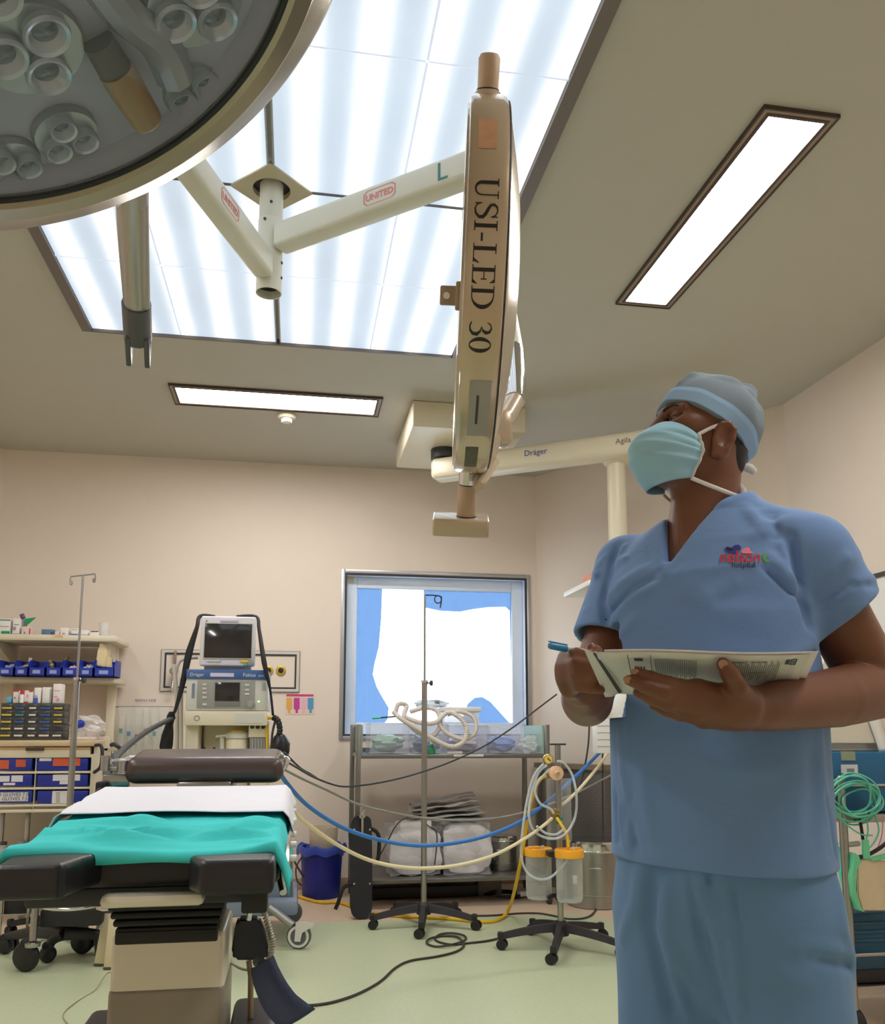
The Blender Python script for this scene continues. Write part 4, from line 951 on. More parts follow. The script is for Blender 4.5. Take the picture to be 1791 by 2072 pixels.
def pc(k): return mat('card_'+{'w': 'white', 'p': 'pinkish', 'b': 'slate_blue', 'lb': 'light_blue', 'r': 'red', 'g': 'green', 'gr': 'grey', 'pu': 'purple', 'y': 'yellow', 't': 'teal', 'o': 'orange', 'd': 'dark', 'bl': 'blue', 'pk': 'pink'}[k], PAL[k], .55)
def carton(x0, y0, x1, y1, Y, D, col, marks, label, zfloor, grp, cat='box', name='carton'):
    p, q = at(x0, y1, Y), at(x1, y0, Y); h = q.z-p.z; w = q.x-p.x
    t = thing(name, (p.x+w/2, Y+D/2, zfloor), label, cat, grp)
    b = MB(); b.box2((p.x, Y, zfloor), (q.x, Y+D, zfloor+h), .002); b.build('case', pc(col), t)
    for (a, c, d, e, k) in marks:
        b = MB(); b.box2((p.x+w*a, Y-.001, zfloor+h*c), (p.x+w*d, Y+.001, zfloor+h*e)); b.build('printed_mark', pc(k), t)
    return t
G1 = 'boxes on the top shelf'
for args in ((-6, 1250, 21, 1283, 'w', [(.3, 0, 1, .25, 'g'), (.1, .5, .9, .55, 'gr'), (.1, .88, 1, .95, 'g')], 'white carton with green corner, first on the top shelf at the picture edge'),
             (24, 1249, 40, 1283, 'w', [(.1, 0, 1, .1, 'd'), (.1, .3, .5, .5, 'gr'), (.2, .6, .9, .66, 'gr')], 'tall white carton with a dark base line on the top shelf'),
             (42, 1265, 62, 1283, 'p', [(.86, .15, .98, .8, 'r'), (.3, .2, .42, .4, 'bl')], 'pinkish carton with a red edge on the top shelf'),
             (83, 1270, 108, 1283, 'b', [(.8, .1, .95, .6, 'd')], 'slate blue carton alone in the middle of the top shelf'),
             (110, 1273, 120, 1283, 'p', [], 'small plain pink carton right of the slate blue one on the top shelf'),
             (121, 1266, 138, 1283, 'w', [(.3, .2, .6, .4, 'gr')], 'whitish carton just left of the pole on the top shelf'),
             (143, 1267, 158, 1283, 'w', [(.0, .12, 1, .32, 'bl'), (.1, .8, .9, .86, 'gr')], 'white carton with a blue stripe right of the pole on the top shelf'),
             (160, 1270, 178, 1283, 'w', [(.0, .3, 1, .36, 'gr')], 'low white carton with a thin grey line on the top shelf'),
             (181, 1272, 200, 1283, 'w', [(.1, .85, .95, 1, 'd')], 'pale case with a dark lid edge near the right end of the top shelf')):
    carton(*args[:4], SY+.10, .12, args[4], args[5], args[6], zt, G1)
c = at(209, 1283, SY+.12)
cu = thing('clear_cup', (c.x, c.y, zt), 'clear plastic cup standing at the right end of the top shelf', 'cup')
b = MB(); hh = at(209, 1254, SY+.12).z-c.z; b.lathe((c.x, c.y, zt), (0, 0, 1), [(0, .003), (.024, .003), (.030, hh), (.032, hh), (.026, 0), (0, 0)], 24); b.build('cup', clear('clear_plastic', (232, 234, 236)), cu)
c = at(42, 1265, SY+.10)
bt = thing('bottle', (c.x, SY+.16, at(42, 1265, SY+.1).z), 'purple capped bottle with a green flag lying on the pinkish carton of the top shelf', 'bottle')
b = MB(); b.lathe((c.x, SY+.16, c.z+.002), (0, 0, 1), [(0, 0), (.02, 0), (.02, .035), (.01, .045), (.01, .05), (0, .05)], 18); b.build('bottle', pc('gr'), bt)
b = MB(); b.lathe((c.x-.004, SY+.155, c.z+.05), (-.5, 0, 1), [(0, 0), (.014, 0), (.014, .03), (0, .03)], 16); b.build('cap', pc('pu'), bt)
b = MB(); q = c+Vector((.01, .03, .045)); b.prism([q, q+Vector((.07, 0, .012)), q+Vector((.03, 0, -.03)), q+Vector((.012, 0, -.045))], (0, .003, 0)); b.build('flag', pc('g'), bt)

# blue hopper bins
zl = p1.z
def bin_(x0, x1, label):
    a, c = at(x0, 1366, SY-.02), at(x1, 1366, SY-.02); w = c.x-a.x-.004; x = a.x+.002; h = at(x0, 1341, SY+.1).z-zl+.012; D = .20
    t = thing('hopper_bin', (x+w/2, SY+D/2, zl), label, 'bin', 'blue hopper bins on the shelf'); y0 = SY-.02
    b = MB(); b.box2((x, y0, zl), (x+w, y0+D, zl+.004)); b.box2((x, y0+D-.004, zl), (x+w, y0+D, zl+h))
    for xx in (x, x+w-.005):
        b.prism([(xx, y0, zl), (xx, y0, zl+h*.5), (xx, y0+.05, zl+h), (xx, y0+D, zl+h), (xx, y0+D, zl)], (.005, 0, 0))
    b.box2((x, y0, zl), (x+w, y0+.005, zl+h*.5)); b.build('tub', M_blue, t)
    b = MB(); b.box2((x+w*.25, y0-.003, zl+h*.14), (x+w*.7, y0, zl+h*.36)); b.build('label_holder', mat('pale_blue_label', (150, 168, 220), .5), t)
    return t, Vector((x+w/2, SY+.08, zl+.02)), w
BX = [-8, 27.5, 56, 91, 123.5, 157, 188.5, 231]
ordn = ['holding crumpled clear wrap, at the picture edge', 'holding a shiny metal connector', 'standing empty, third from the picture edge', 'heaped with small metal fittings', 'crossed by the pole on the left, holding pink packets', 'holding pale clear packets', 'at the right end, holding a cream paper bag']
bins = [bin_(BX[i], BX[i+1], 'blue hopper bin '+ordn[i]) for i in range(7)]
M_wrap = clear('clear_plastic', (232, 234, 236))
def lumps(c, n, r, m, name, label, cat, spread, hgt, seed, grp=None):
    rn = random.Random(seed); t = thing(name, c, label, cat, grp)
    b = MB()
    blob(b, c+Vector((0, 0, hgt*.4)), r*1.5, seed, (spread/r*.42, .9, hgt/r*.42), .3); b.build('heap', m, t); return t
lumps(bins[0][1], 1, .03, mat('crumpled_wrap', (168, 176, 200), .4), 'wrapped_packet', 'crumpled clear wrap lying in the blue bin at the picture edge', 'packet', .05, .05, 1)
cc = bins[1][1]; t = thing('metal_connector', cc, 'shiny metal connector standing in the second blue bin', 'connector')
b = MB(); b.cyl(cc+Vector((-.04, 0, .03)), cc+Vector((.03, 0, .055)), .018, n=16); b.cyl(cc+Vector((.02, 0, .05)), cc+Vector((.022, 0, .10)), .012, n=14); b.sphere(cc+Vector((.03, 0, .05)), .024, 14); b.build('body', M_chrome, t)
rn = random.Random(4)
for k in range(6):
    cc = bins[3][1]+Vector((rn.uniform(-.045, .045), rn.uniform(-.05, .03), .02+.03*(k % 3)))
    t = thing('metal_fitting', cc, 'small dull metal fitting in the heaped blue bin', 'fitting', 'metal fittings in the heaped bin')
    b = MB(); b.cyl(cc, cc+Vector((rn.uniform(-.03, .03), -.01, .03)), .013, n=10); b.sphere(cc, .017, 10); b.build('body', mat('dull_brass', (150, 142, 112), .4, .5, var=.2, vscale=60), t)
lumps(bins[4][1], 1, .03, mat('pink_packet', (214, 190, 206), .5), 'wrapped_packet', 'pinkish packets in the blue bin crossed by the pole', 'packet', .06, .05, 6)
lumps(bins[5][1], 1, .03, mat('pale_packet', (196, 192, 206), .45), 'wrapped_packet', 'pale clear packets in the blue bin left of the paper bag', 'packet', .05, .055, 8)
pbg = thing('paper_bag', bins[6][1], 'tall cream paper bag standing in the right-hand blue bin', 'paper bag')
b = MB(); bo = bins[6][1]; s_ = Vector((.02, 0, 0))
ptsF = [at(x, y, SY+.03) for x, y in ((191, 1347), (197, 1318), (201, 1300), (208, 1304), (216, 1314), (212, 1330), (210, 1350))]
b.prism(ptsF, (.02, .05, 0)); bmesh.ops.bevel(b.bm, geom=list(b.bm.edges), offset=.006, segments=2, affect='EDGES'); b.build('bag', mat('cream_paper', (226, 208, 168), .7, var=.06), pbg)
b = MB(); b.prism([at(x, y, SY+.06) for x, y in ((206, 1350), (211, 1322), (220, 1330), (222, 1350))], (.01, .03, 0)); b.build('folded_flap', mat('cream_paper', (226, 208, 168)), pbg)

# ---------------------------------------------------------------- cart with blue drawers
KY = 5.30
ct = thing('supply_cart', (-1.45, 5.55, 0), 'cream supply cart with six blue labelled drawers at the left edge', 'cart')
X0 = at(-70, 1560, KY).x; X1 = at(193, 1560, KY).x; KD = .42
top = at(60, 1498, KY).z
b = MB(); b.box2((X0, KY-.01, top-.035), (X1, KY+KD, top), .006); b.build('top_board', mat('beige_work_top', (206, 186, 150), .45), ct)
pobj('top_drawer', M_cream, ct, -60, 1513, 182, 1531, KY-.004, .05, .003)
pobj('wood_edge', mat('wood_edge', (178, 140, 92), .5), ct, -60, 1512, 182, 1517, KY-.008, .02)
pobj('drawer_handle', mat('dark_handle', (58, 46, 40), .5), ct, 51, 1513, 88, 1519, KY-.02, .012, .002)
b = MB(); b.box2((X1-.02, KY+.02, .30), (X1, KY+KD, top-.03)); b.box2((X0, KY+KD-.02, .30), (X1, KY+KD, top-.03)); b.build('carcass', M_cream, ct)
for x0, x1 in ((65, 73.5), (178, 194), (-62, -54)): pobj('post', M_cream, ct, x0, 1526, x1, 1645, KY-.006, .05, .004)
for y0, y1 in ((1526, 1534), (1560, 1566.5), (1592, 1599), (1626, 1634), (1636, 1646)): pobj('rail', M_cream, ct, -60, y0, 190, y1, KY-.003, .04, .003)
M_note = mat('white_note', (222, 222, 228), .6); M_onote = mat('orange_note', (206, 92, 58), .6)
rowsY = [(1534, 1560), (1566.5, 1592), (1599, 1626)]
notes = {(0, 0): [(-20, 1538, 18, 1556, M_onote), (31, 1537, 52, 1552, M_onote)], (0, 1): [(79, 1534, 104, 1540, M_note), (106, 1534, 162, 1550, M_onote)],
         (1, 0): [(-8, 1570, 19, 1582, M_note), (22, 1569, 46, 1582, M_note), (6, 1584, 30, 1589, M_note)], (1, 1): [(106, 1567, 162, 1580, M_note), (120, 1580, 148, 1587, M_note)],
         (2, 0): [(-20, 1603, 57, 1622, M_note)], (2, 1): [(104, 1600, 149, 1626, M_note)]}
M_ddr = mat('cobalt_drawer', (26, 48, 158), .4, var=.06)
for r, (y0, y1) in enumerate(rowsY):
    for c_, (x0, x1) in enumerate(((-54, 65), (73.5, 178))):
        d = pobj('drawer', M_ddr, ct, x0, y0+.5, x1, y1-.5, KY+.006, .30, .004)
        for n in notes[(r, c_)]: pobj('note', n[4], d, n[0], n[1], n[2], n[3], KY+.002, .004)
        if (r, c_) == (2, 0):
            ptext('8 GLOVES 7.0', 6.2, 27, 1611, KY+.0012, M_gask, d); ptext('5 GLOVES 7.5', 6.2, 25, 1619.5, KY+.0012, M_gask, d)
        if (r, c_) == (2, 1):
            bb = MB()
            for k in range(8): pbox(bb, 112 if k % 2 else 113, 1603+k*2.8, 121, 1604.4+k*2.8, KY+.0012, .001)
            bb.build('small_print', M_mg, d)
for x in (-58, 5, 57, 190):
    q = at(x, 1640, KY+.2); b = MB(); b.box2((q.x-.012, KY+.19, .06), (q.x+.012, KY+.215, q.z), .003); b.cyl((q.x-.012, KY+.20, .034), (q.x+.012, KY+.20, .034), .034, n=18); b.build('leg', M_steel, ct)
b = MB(); b.box2((X0, KY+.06, .285), (X1, KY+KD, .30), .003); b.build('low_shelf', M_steel, ct)
b = MB(); b.tube([at(192, 1508, KY), at(202, 1508, KY-.03), at(206, 1516, KY-.04), at(206, 1535, KY-.04), at(202, 1553, KY-.03), at(190, 1563, KY)], .010, 10); b.build('side_handle', M_dark, ct)
b = MB(); q = at(217, 1490, KY+.25); q2 = at(217, 1560, KY+.25); b.box2((q.x-.018, KY+.2, q2.z), (q.x+.018, KY+.24, q.z), .003); q = at(190, 1513, KY+.25); q3 = at(252, 1519, KY+.25); b.box2((q.x, KY+.2, q3.z), (q3.x, KY+.23, q.z), .003); b.box2((X1-.01, KY+.2, q2.z), (q3.x-.1, KY+.24, q2.z+.03), .003); b.build('side_bracket', M_cream, ct)
b = MB(); q = at(228, 1511, KY+.2); b.tube([q+Vector((-.01, 0, .01)), q+Vector((.01, -.02, .015)), q+Vector((.035, -.02, 0)), q+Vector((.045, 0, -.015))], .012, 10); b.build('bracket_hook', M_dark, ct)
# bottles under the cart
for k, (x, y, s, cl) in enumerate(((6, 1700, 1.15, 'd'), (42, 1698, 1.2, 'gr'), (62, 1696, 1.0, 'g'))):
    q = at(x, 1722, KY+.12); t = thing('bottle', (q.x, KY+.12, .30), ['clear squat bottle with a dark cap under the cart at the picture edge', 'clear bottle with a grey cap under the cart, middle one of three', 'small clear bottle with a green cap under the cart next to the drape'][k], 'bottle', 'bottles under the cart')
    b = MB(); h = .115*s; b.lathe((q.x, KY+.12, .301), (0, 0, 1), [(0, 0), (.034*s, 0), (.036*s, h*.6), (.014*s, h*.85), (.014*s, h), (0, h)], 20); b.build('bottle', clear('bottle_plastic', (226, 230, 232), .45, .15), t)
    b = MB(); b.lathe((q.x, KY+.12, .301+h), (0, 0, 1), [(0, 0), (.016*s, 0), (.016*s, .018), (0, .018)], 16); b.build('cap', pc(cl), t)
# drawer organiser on the cart
OY = KY+.05; og = thing('drawer_organiser', (at(62, 1490, OY).x, OY+.1, top), 'dark grey organiser of twenty-five small labelled drawers on the cart', 'organiser')
a, c = at(-3, 1493, OY), at(129, 1423, OY); 
b = MB(); b.box2((a.x, OY+.004, top), (c.x, OY+.16, c.z), .003); b.build('case', mat('organiser_grey', (74, 74, 72), .5), og)
lab = [['y', 'bl', 'w', 'bl', 'y'], ['y', 't', 'w', 'bl', 'y'], ['y', 'bl', 'w', 'bl', 'y'], ['y', 'w', 'w', 'bl', None], ['y', 'w', 'w', 'w', 'w']]
zz = np.linspace(c.z-.004, top+.012, 6)
for r in range(5):
    for k in range(5):
        x0, x1 = at(-1+26*k+1, 1460, OY).x, at(-1+26*k+25, 1460, OY).x
        b = MB(); b.box2((x0, OY, zz[r+1]+.003), (x1, OY+.12, zz[r]-.003), .003); b.box2((x0+.02, OY-.008, zz[r]-.018), (x1-.02, OY, zz[r]-.009), .002); d = b.build('drawer', mat('smoky_drawer', (58, 60, 60), .3), og)
        if lab[r][k]:
            b = MB(); g = .006+.004*((r*3+k) % 3); b.box2((x0+g, OY-.003, zz[r+1]+.010), (x1-g, OY, zz[r+1]+.020)); b.build('label', pc(lab[r][k]), d)
zo = c.z
for args in ((12, 1410, 23, 1422, 'lb', [], 'small light blue box on the organiser, leftmost of the row'), (25, 1397, 38, 1422, 'w', [(0, .9, 1, 1, 'r'), (.2, .3, .5, .5, 'gr')], 'white box with a red top edge on the organiser, beside the light blue box'),
             (47, 1397, 67, 1422, 'w', [(.55, .9, 1, 1, 'r'), (0, 0, .5, .1, 'r'), (.3, .4, .5, .7, 'pk')], 'wide white box with red marks in the middle of the organiser row'), (67.5, 1391, 83, 1422, 'w', [(0, .0, .6, .35, 'bl'), (0, .42, .5, .47, 'bl')], 'white box with a blue patch on the organiser'),
             (84, 1391, 103, 1423, 'w', [(.9, 0, 1, .9, 'gr')], 'plain whitish box on the organiser between blue and pink marked boxes'), (105.5, 1383, 124, 1422, 'w', [(.1, .3, .6, .36, 'pk'), (.5, .1, .85, .25, 'pk'), (.1, .62, .9, .66, 'pk')], 'tallest white box with pink marks on the organiser, next to the pole')):
    carton(*args[:4], OY+.02, .09, args[4], args[5], args[6], zo+.001, 'boxes on the drawer organiser')
q = at(42, 1421, OY+.0); t = thing('bottle', (q.x, OY+.005, zo), 'white bottle with a red cap in front of the organiser boxes', 'bottle')
b = MB(); b.lathe((q.x, OY+.008, zo+.001), (0, 0, 1), [(0, 0), (.011, 0), (.011, .045), (.008, .05), (0, .05)], 16); b.build('bottle', pc('w'), t); b = MB(); b.lathe((q.x, OY+.008, zo+.051), (0, 0, 1), [(0, 0), (.010, 0), (.010, .025), (0, .025)], 16); b.build('cap', pc('r'), t)
# plastic bags on the right end of the cart
q = at(175, 1480, KY+.1); t = thing('clear_bag', (q.x, q.y, top), 'large clear plastic bag with a blue item inside on the right end of the cart', 'plastic bag')
b = MB(); blob(b, (q.x, KY+.14, top+.075), .075, 31, (1.35, .8, .95), .16); b.build('wrap', clear('bag_film', (240, 238, 236), .3, .2), t)
b = MB(); b.lathe(at(158, 1466, KY+.08), (1, .3, .35), [(0, -.03), (.022, -.03), (.024, .02), (.012, .035), (0, .035)], 18); b.build('blue_item', M_blue, t)
b = MB(); blob(b, at(185, 1478, KY+.14), .035, 3, (1.2, 1, 1), .2); b.build('white_item', pc('w'), t)
q = at(150, 1494, KY+.05); t = thing('tray', (q.x, q.y, top), 'flat pinkish tray under the clear bag on the cart', 'tray')
b = MB(); b.box2((at(140, 1494, KY).x, KY+.0, top), (at(186, 1494, KY).x, KY+.3, top+.018), .004); b.build('tray', pc('p'), t)
# clear pouches with connectors hanging on the wall
PYY = 6.02
rk = thing('pouch_rail', at(290, 1436, WY-.06), 'thin wire rail on the wall from which the clear pouches hang', 'rail')
b = MB(); p, q = at(232, 1430, PYY+.06), at(348, 1430, PYY+.06); b.tube([p, q], .003, 8, smooth=False); b.tube([p, (p.x, WY, p.z)], .003, 8, smooth=False); b.tube([q, (q.x, WY, q.z)], .003, 8, smooth=False); b.build('wire', M_steel, rk)
pcol = ['g', 'bl', 'd', 'gr', 't', 'gr']
for k, x in enumerate((246, 262, 278, 296, 314, 331)):
    y0, y1, w = (1430, 1528+4*(k % 2), 9+2*(k % 3)); c = at(x, 1480, PYY)
    t = thing('clear_pouch', at(x, 1430, PYY), ['first clear pouch from the shelf, holding a green connector', 'clear pouch with a blue connector hanging on the rail', 'clear pouch with a dark clip hanging on the rail', 'clear pouch with grey tubing in the middle of the rail', 'clear pouch with a pale teal tip hanging on the rail', 'rightmost clear pouch on the rail, nearest the black cuff'][k], 'pouch', 'clear pouches on the rail')
    rows = []
    for v in np.linspace(0, 1, 12):
        y = y0+(y1-y0)*v; ww = w*(.8+.25*math.sin(v*2.6)); rows.append([at(x+ww*math.cos(a)+1.2*math.sin(6*v+k), y, PYY+.05-.035*math.sin(v*2.8)*math.sin(a)) for a in np.linspace(0, 2*PI, 15)[:-1]])
    b = MB(); b.grid(rows, wrap=True); b.build('pouch', clear('pouch_film', (222, 232, 228), .16, .12), t)
    b = MB(); q = at(x-2, 1474+(k % 3)*6, PYY+.05); b.cyl(q, q+Vector((.0, 0, -.03)), .011, n=12); b.build('connector', pc(pcol[k]), t)
    b = MB(); b.tube([q+Vector((0, 0, -.03)), q+Vector((.012, .0, -.08)), q+Vector((-.006, 0, -.15)), q+Vector((.010, 0, -.19))], .004, 8); b.build('tubing', mat('pale_tubing', (206, 214, 208), .3), t)
# ================================================================== CENTRE: STANDS, STEEL TROLLEY, BIN, HOSES
M_bbase = mat('black_star_base', (36, 35, 40), .45)
def star_base(par, c, deg, R=.30, hub=.115):
    c = Vector((c[0], c[1], 0)); Zv = Vector((0, 0, 1))
    b = MB(); b.lathe(c, Zv, [(0, .065), (.040, .065), (.046, .085), (.040, hub), (.026, hub+.015), (0, hub+.015)], 24); b.build('hub', M_bbase, par)
    for k in range(5):
        a = math.radians(deg+72*k); d = Vector((math.cos(a), math.sin(a), 0)); s_ = Vector((-d.y, d.x, 0))
        rows = []
        for t in np.linspace(0, 1, 9):
            r = .02+(R-.02)*t; zc = hub-.016-.040*t**1.6; w = .026-.009*t; h = .040-.012*t
            o = c+d*r
            rows.append([o+s_*x*w+Zv*(zc+y*h/2) for x, y in ((-1, -1), (-.55, 1), (.55, 1), (1, -1))])
        b = MB(); b.grid(rows, wrap=True); e = rows[-1]; b._add(e, [(0, 1, 2, 3)]); b._add(rows[0], [(3, 2, 1, 0)])
        b.box(c+d*(R-.002)+Zv*.068, (.030, .032, .036), Euler((0, 0, a)), .008)
        lg = b.build('leg', M_bbase, par)
        a2 = a+.9+1.7*k; x2 = Vector((math.cos(a2), math.sin(a2), 0)); o = c+d*R-Vector((-x2.y, x2.x, 0))*.010
        b = MB()
        b.cyl(o-x2*.021+Zv*.026, o-x2*.005+Zv*.026, .0255, n=20); b.cyl(o+x2*.005+Zv*.026, o+x2*.021+Zv*.026, .0255, n=20); b.cyl(o-x2*.006+Zv*.026, o+x2*.006+Zv*.026, .010, n=10)
        b.box(o+Zv*.042, (.046, .020, .024), Euler((0, 0, a2)), .007); b.build('caster', M_black, lg)
def iv_stand(pxl, Y, deg, y_top, y_joint, r_low, label, hook):
    c = at(pxl, 1835, Y); c = Vector((c.x, c.y, 0)); Zv = Vector((0, 0, 1)); t = thing('drip_stand', c, label, 'drip stand', 'drip stands')
    star_base(t, c, deg)
    zj = at(pxl, y_joint, Y).z; zt_ = at(pxl, y_top, Y).z
    b = MB(); b.cyl(c+Zv*.11, c+Zv*zj, r_low, n=20); b.build('lower_tube', M_steel, t)
    b = MB(); b.cyl(c+Zv*(zj-.012), c+Zv*(zj+.004), r_low+.003, n=20); b.build('collar', M_chrome, t)
    b = MB(); b.cyl(c+Zv*(zj-.01), c+Zv*zt_, .0062, n=14); b.build('upper_rod', M_steel, t)
    kz = zj-.012
    b = MB(); b.cyl(c+Vector((r_low-.002, -.004, kz)), c+Vector((r_low+.014, -.01, kz)), .004, n=10); b.lathe(c+Vector((r_low+.012, -.01, kz)), (1, -.3, 0), [(0, 0), (.010, 0), (.016, .006), (.015, .018), (0, .020)], 14); b.build('knob', M_dark, t)
    if hook == 'T':
        for s_ in (-1, 1):
            b = MB(); e = c+Vector((s_*.058, .02*s_, zt_+.012*s_)); b.tube([c+Zv*zt_, e-Vector((s_*.006, 0, 0)), e, e-Zv*.030+Vector((s_*.004, 0, 0)), e-Zv*.045, e-Zv*.040-Vector((s_*.008, 0, 0)), e-Zv*.024-Vector((s_*.004, 0, 0))], .004, 8); b.build('hook', M_steel, t)
    else:
        o = c+Zv*zt_
        b = MB(); b.tube([o, o+Vector((.05, 0, 0)), o+Vector((.088, 0, -.004)), o+Vector((.10, 0, -.018)), o+Vector((.092, 0, -.075))], .0042, 8); b.torus(o+Vector((.078, 0, -.024)), (0, 1, 0), .020, .0032, 24, 8, sc=1.15); b.build('hook', M_dark, t)
    return t
iv_stand(857, 4.95, 43, 1204, 1378, .0165, 'drip stand on a black star base in front of the steel trolley and window', 'loop')
iv_stand(129, 5.01, 20, 1163, 1372, .0170, 'taller drip stand with two small hooks rising behind the operating table at left', 'T')

# ---------------------------------------------------------------- steel trolley under the window
TY0_, TY1_, TXL, TXR = 5.42, 5.98, .395, 1.615
tr = thing('steel_trolley', ((TXL+TXR)/2, 5.7, 0), 'stainless steel trolley with glass ends standing under the window', 'trolley')
zs, zl_, ztp = at(900, 1526, TY0_).z, at(900, 1776, TY0_).z, at(900, 1466, TY0_).z
M_st2 = mat('dull_steel', (132, 130, 126), .38, .85, var=.1, vscale=14)
for x in (TXL, TXR):
    for y in (TY0_, TY1_):
        b = MB(); b.box2((x-.016, y-.016, .08), (x+.016, y+.016, ztp), .003); lg = b.build('post', M_st2, tr)
        b = MB(); b.cyl((x-.012, y, .04), (x+.012, y, .04), .04, n=20); b.box2((x-.016, y-.012, .05), (x+.016, y+.012, .085)); b.build('caster', M_dark, lg)
b = MB(); b.box2((TXL, TY0_-.012, zs-.026), (TXR, TY1_, zs), .004); b.build('top_shelf', M_st2, tr)
b = MB(); b.box2((TXL, TY0_-.012, zl_-.026), (TXR, TY1_, zl_), .004); b.build('low_shelf', M_st2, tr)
M_gg = clear('greenish_glass', (176, 206, 196), .55, .1)
for x in (TXL+.022, TXR-.022):
    b = MB(); b.box2((x-.006, TY0_+.01, zs+.004), (x+.006, TY1_-.01, ztp-.004)); b.build('glass_end', M_gg, tr)
b = MB(); b.box2((TXL, TY1_-.006, zs), (TXR, TY1_+.006, zs+.03)); b.build('back_lip', M_st2, tr)
# bins and tubing on the trolley
M_cb = clear('clear_bin_plastic', (226, 228, 240), .14, .10)
def clear_bin(x0, x1, y0, label, fill, fm, Y=5.50, D=.34):
    a, c = at(x0, 1524, Y), at(x1, y0, Y); z0 = zs+.002; h = c.z-zs
    t = thing('clear_bin', ((a.x+c.x)/2, Y+D/2, z0), label, 'bin', 'clear bins on the trolley')
    b = MB(); b.box2((a.x, Y, z0), (c.x, Y+D, z0+.003)); b.box2((a.x, Y, z0), (a.x+.003, Y+D, z0+h)); b.box2((c.x-.003, Y, z0), (c.x, Y+D, z0+h)); b.box2((a.x, Y, z0), (c.x, Y+.003, z0+h)); b.box2((a.x, Y+D-.003, z0), (c.x, Y+D, z0+h))
    b.build('tub', M_cb, t)
    b = MB(); ring_r = .008
    b.box2((a.x-ring_r, Y-ring_r, z0+h-.006), (c.x+ring_r, Y, z0+h)); b.box2((a.x-ring_r, Y+D, z0+h-.006), (c.x+ring_r, Y+D+ring_r, z0+h)); b.box2((a.x-ring_r, Y, z0+h-.006), (a.x, Y+D, z0+h)); b.box2((c.x, Y, z0+h-.006), (c.x+ring_r, Y+D, z0+h)); b.build('rim', M_cb, t)
    m_ = Vector(((a.x+c.x)/2, Y+D*.45, z0)); wd_ = c.x-a.x
    f = thing('packed_supplies', m_, fill, 'supplies', 'supplies in the clear bins')
    b = MB(); blob(b, m_+Vector((0, 0, h*.34)), h*.42, int(x0), (min(1.8, wd_/h*.95), 1.5, .72), .16); b.build('pack', fm, f)
    return t
clear_bin(748, 828, 1464, 'clear bin at the left end of the trolley top, with green contents', 'pale green wrapped supplies in the left clear bin', mat('pale_green_pack', (150, 186, 170), .5, var=.25, vscale=30))
clear_bin(833, 905, 1466, 'clear bin behind the drip stand on the trolley top', 'grey blue packed supplies in the bin behind the drip stand', mat('grey_blue_pack', (126, 146, 168), .5, var=.25, vscale=30))
clear_bin(908, 985, 1468, 'clear bin right of the drip stand, under the white hose coil', 'lilac wrapped supplies in the bin under the hose coil', mat('lilac_pack', (206, 198, 214), .5, var=.15, vscale=30))
clear_bin(990, 1060, 1470, 'clear bin at the right of the trolley top, with blue contents', 'blue and white wrapped supplies in the right clear bin', mat('blue_pack', (120, 150, 214), .5, var=.35, vscale=22))
lb = thing('storage_box', at(930, 1455, 5.62), 'white lidded plastic box on top of the bins right of the drip stand', 'box')
zb0 = at(930, 1463, 5.6).z
b = MB(); p, q = at(898, 1463, 5.6), at(968, 1440, 5.6); b.box2((p.x, 5.58, p.z), (q.x, 5.78, q.z), .008); b.build('tub', clear('milky_plastic', (226, 232, 240), .6, .2), lb)
b = MB(); p, q = at(890, 1440, 5.6), at(972, 1431, 5.6); b.box2((p.x, 5.57, p.z), (q.x, 5.79, q.z), .006); b.build('lid', M_white, lb)
bh = thing('breathing_hose', at(880, 1460, 5.48), 'white corrugated breathing hose coiled over the bins and hanging down in front', 'hose')
def corr(b, pts, r, sub=12):
    p = spline([Vector(q) for q in pts], sub); b.tube(p, [r if i % 2 else r*.84 for i in range(len(p))], 10, smooth=False)
M_hose = mat('white_corrugated_hose', (214, 206, 200), .4)
b = MB(); corr(b, [at(x, y, Y) for x, y, Y in ((800, 1442, 5.5), (806, 1425, 5.5), (822, 1428, 5.52), (818, 1450, 5.46), (840, 1478, 5.44), (870, 1490, 5.44), (890, 1470, 5.46), (885, 1440, 5.5), (862, 1432, 5.52), (830, 1440, 5.5))], .016); b.build('coil', M_hose, bh)
b = MB(); corr(b, [at(x, y, Y) for x, y, Y in ((796, 1440, 5.44), (812, 1455, 5.40), (850, 1478, 5.385), (885, 1500, 5.375), (915, 1511, 5.375), (938, 1500, 5.385), (944, 1475, 5.40), (930, 1452, 5.42), (905, 1442, 5.45), (880, 1462, 5.43), (850, 1462, 5.42), (815, 1450, 5.42))], .0165); b.build('front_loop', M_hose, bh)
b = MB(); corr(b, [at(x, y, Y) for x, y, Y in ((905, 1446, 5.47), (930, 1440, 5.46), (958, 1452, 5.44), (962, 1480, 5.42), (940, 1496, 5.42), (905, 1484, 5.43), (886, 1462, 5.45))], .0145); b.build('side_loop', M_hose, bh)
mk_ = thing('oxygen_mask', at(860, 1428, 5.55), 'dark translucent face mask lying on the heap of hoses', 'mask')
b = MB(); blob(b, at(872, 1424, 5.62), .05, 21, (2.2, .9, .55), .12); b.build('cone', clear('smoky_plastic', (126, 138, 142), .6, .12), mk_)
b = MB(); b.cyl(at(885, 1416, 5.62), at(884, 1424, 5.62), .016, n=14); b.build('port', M_lg, mk_)
gm = thing('green_connector', at(874, 1519, 5.41), 'bright green plastic connector lying on the trolley edge by the drip stand', 'connector')
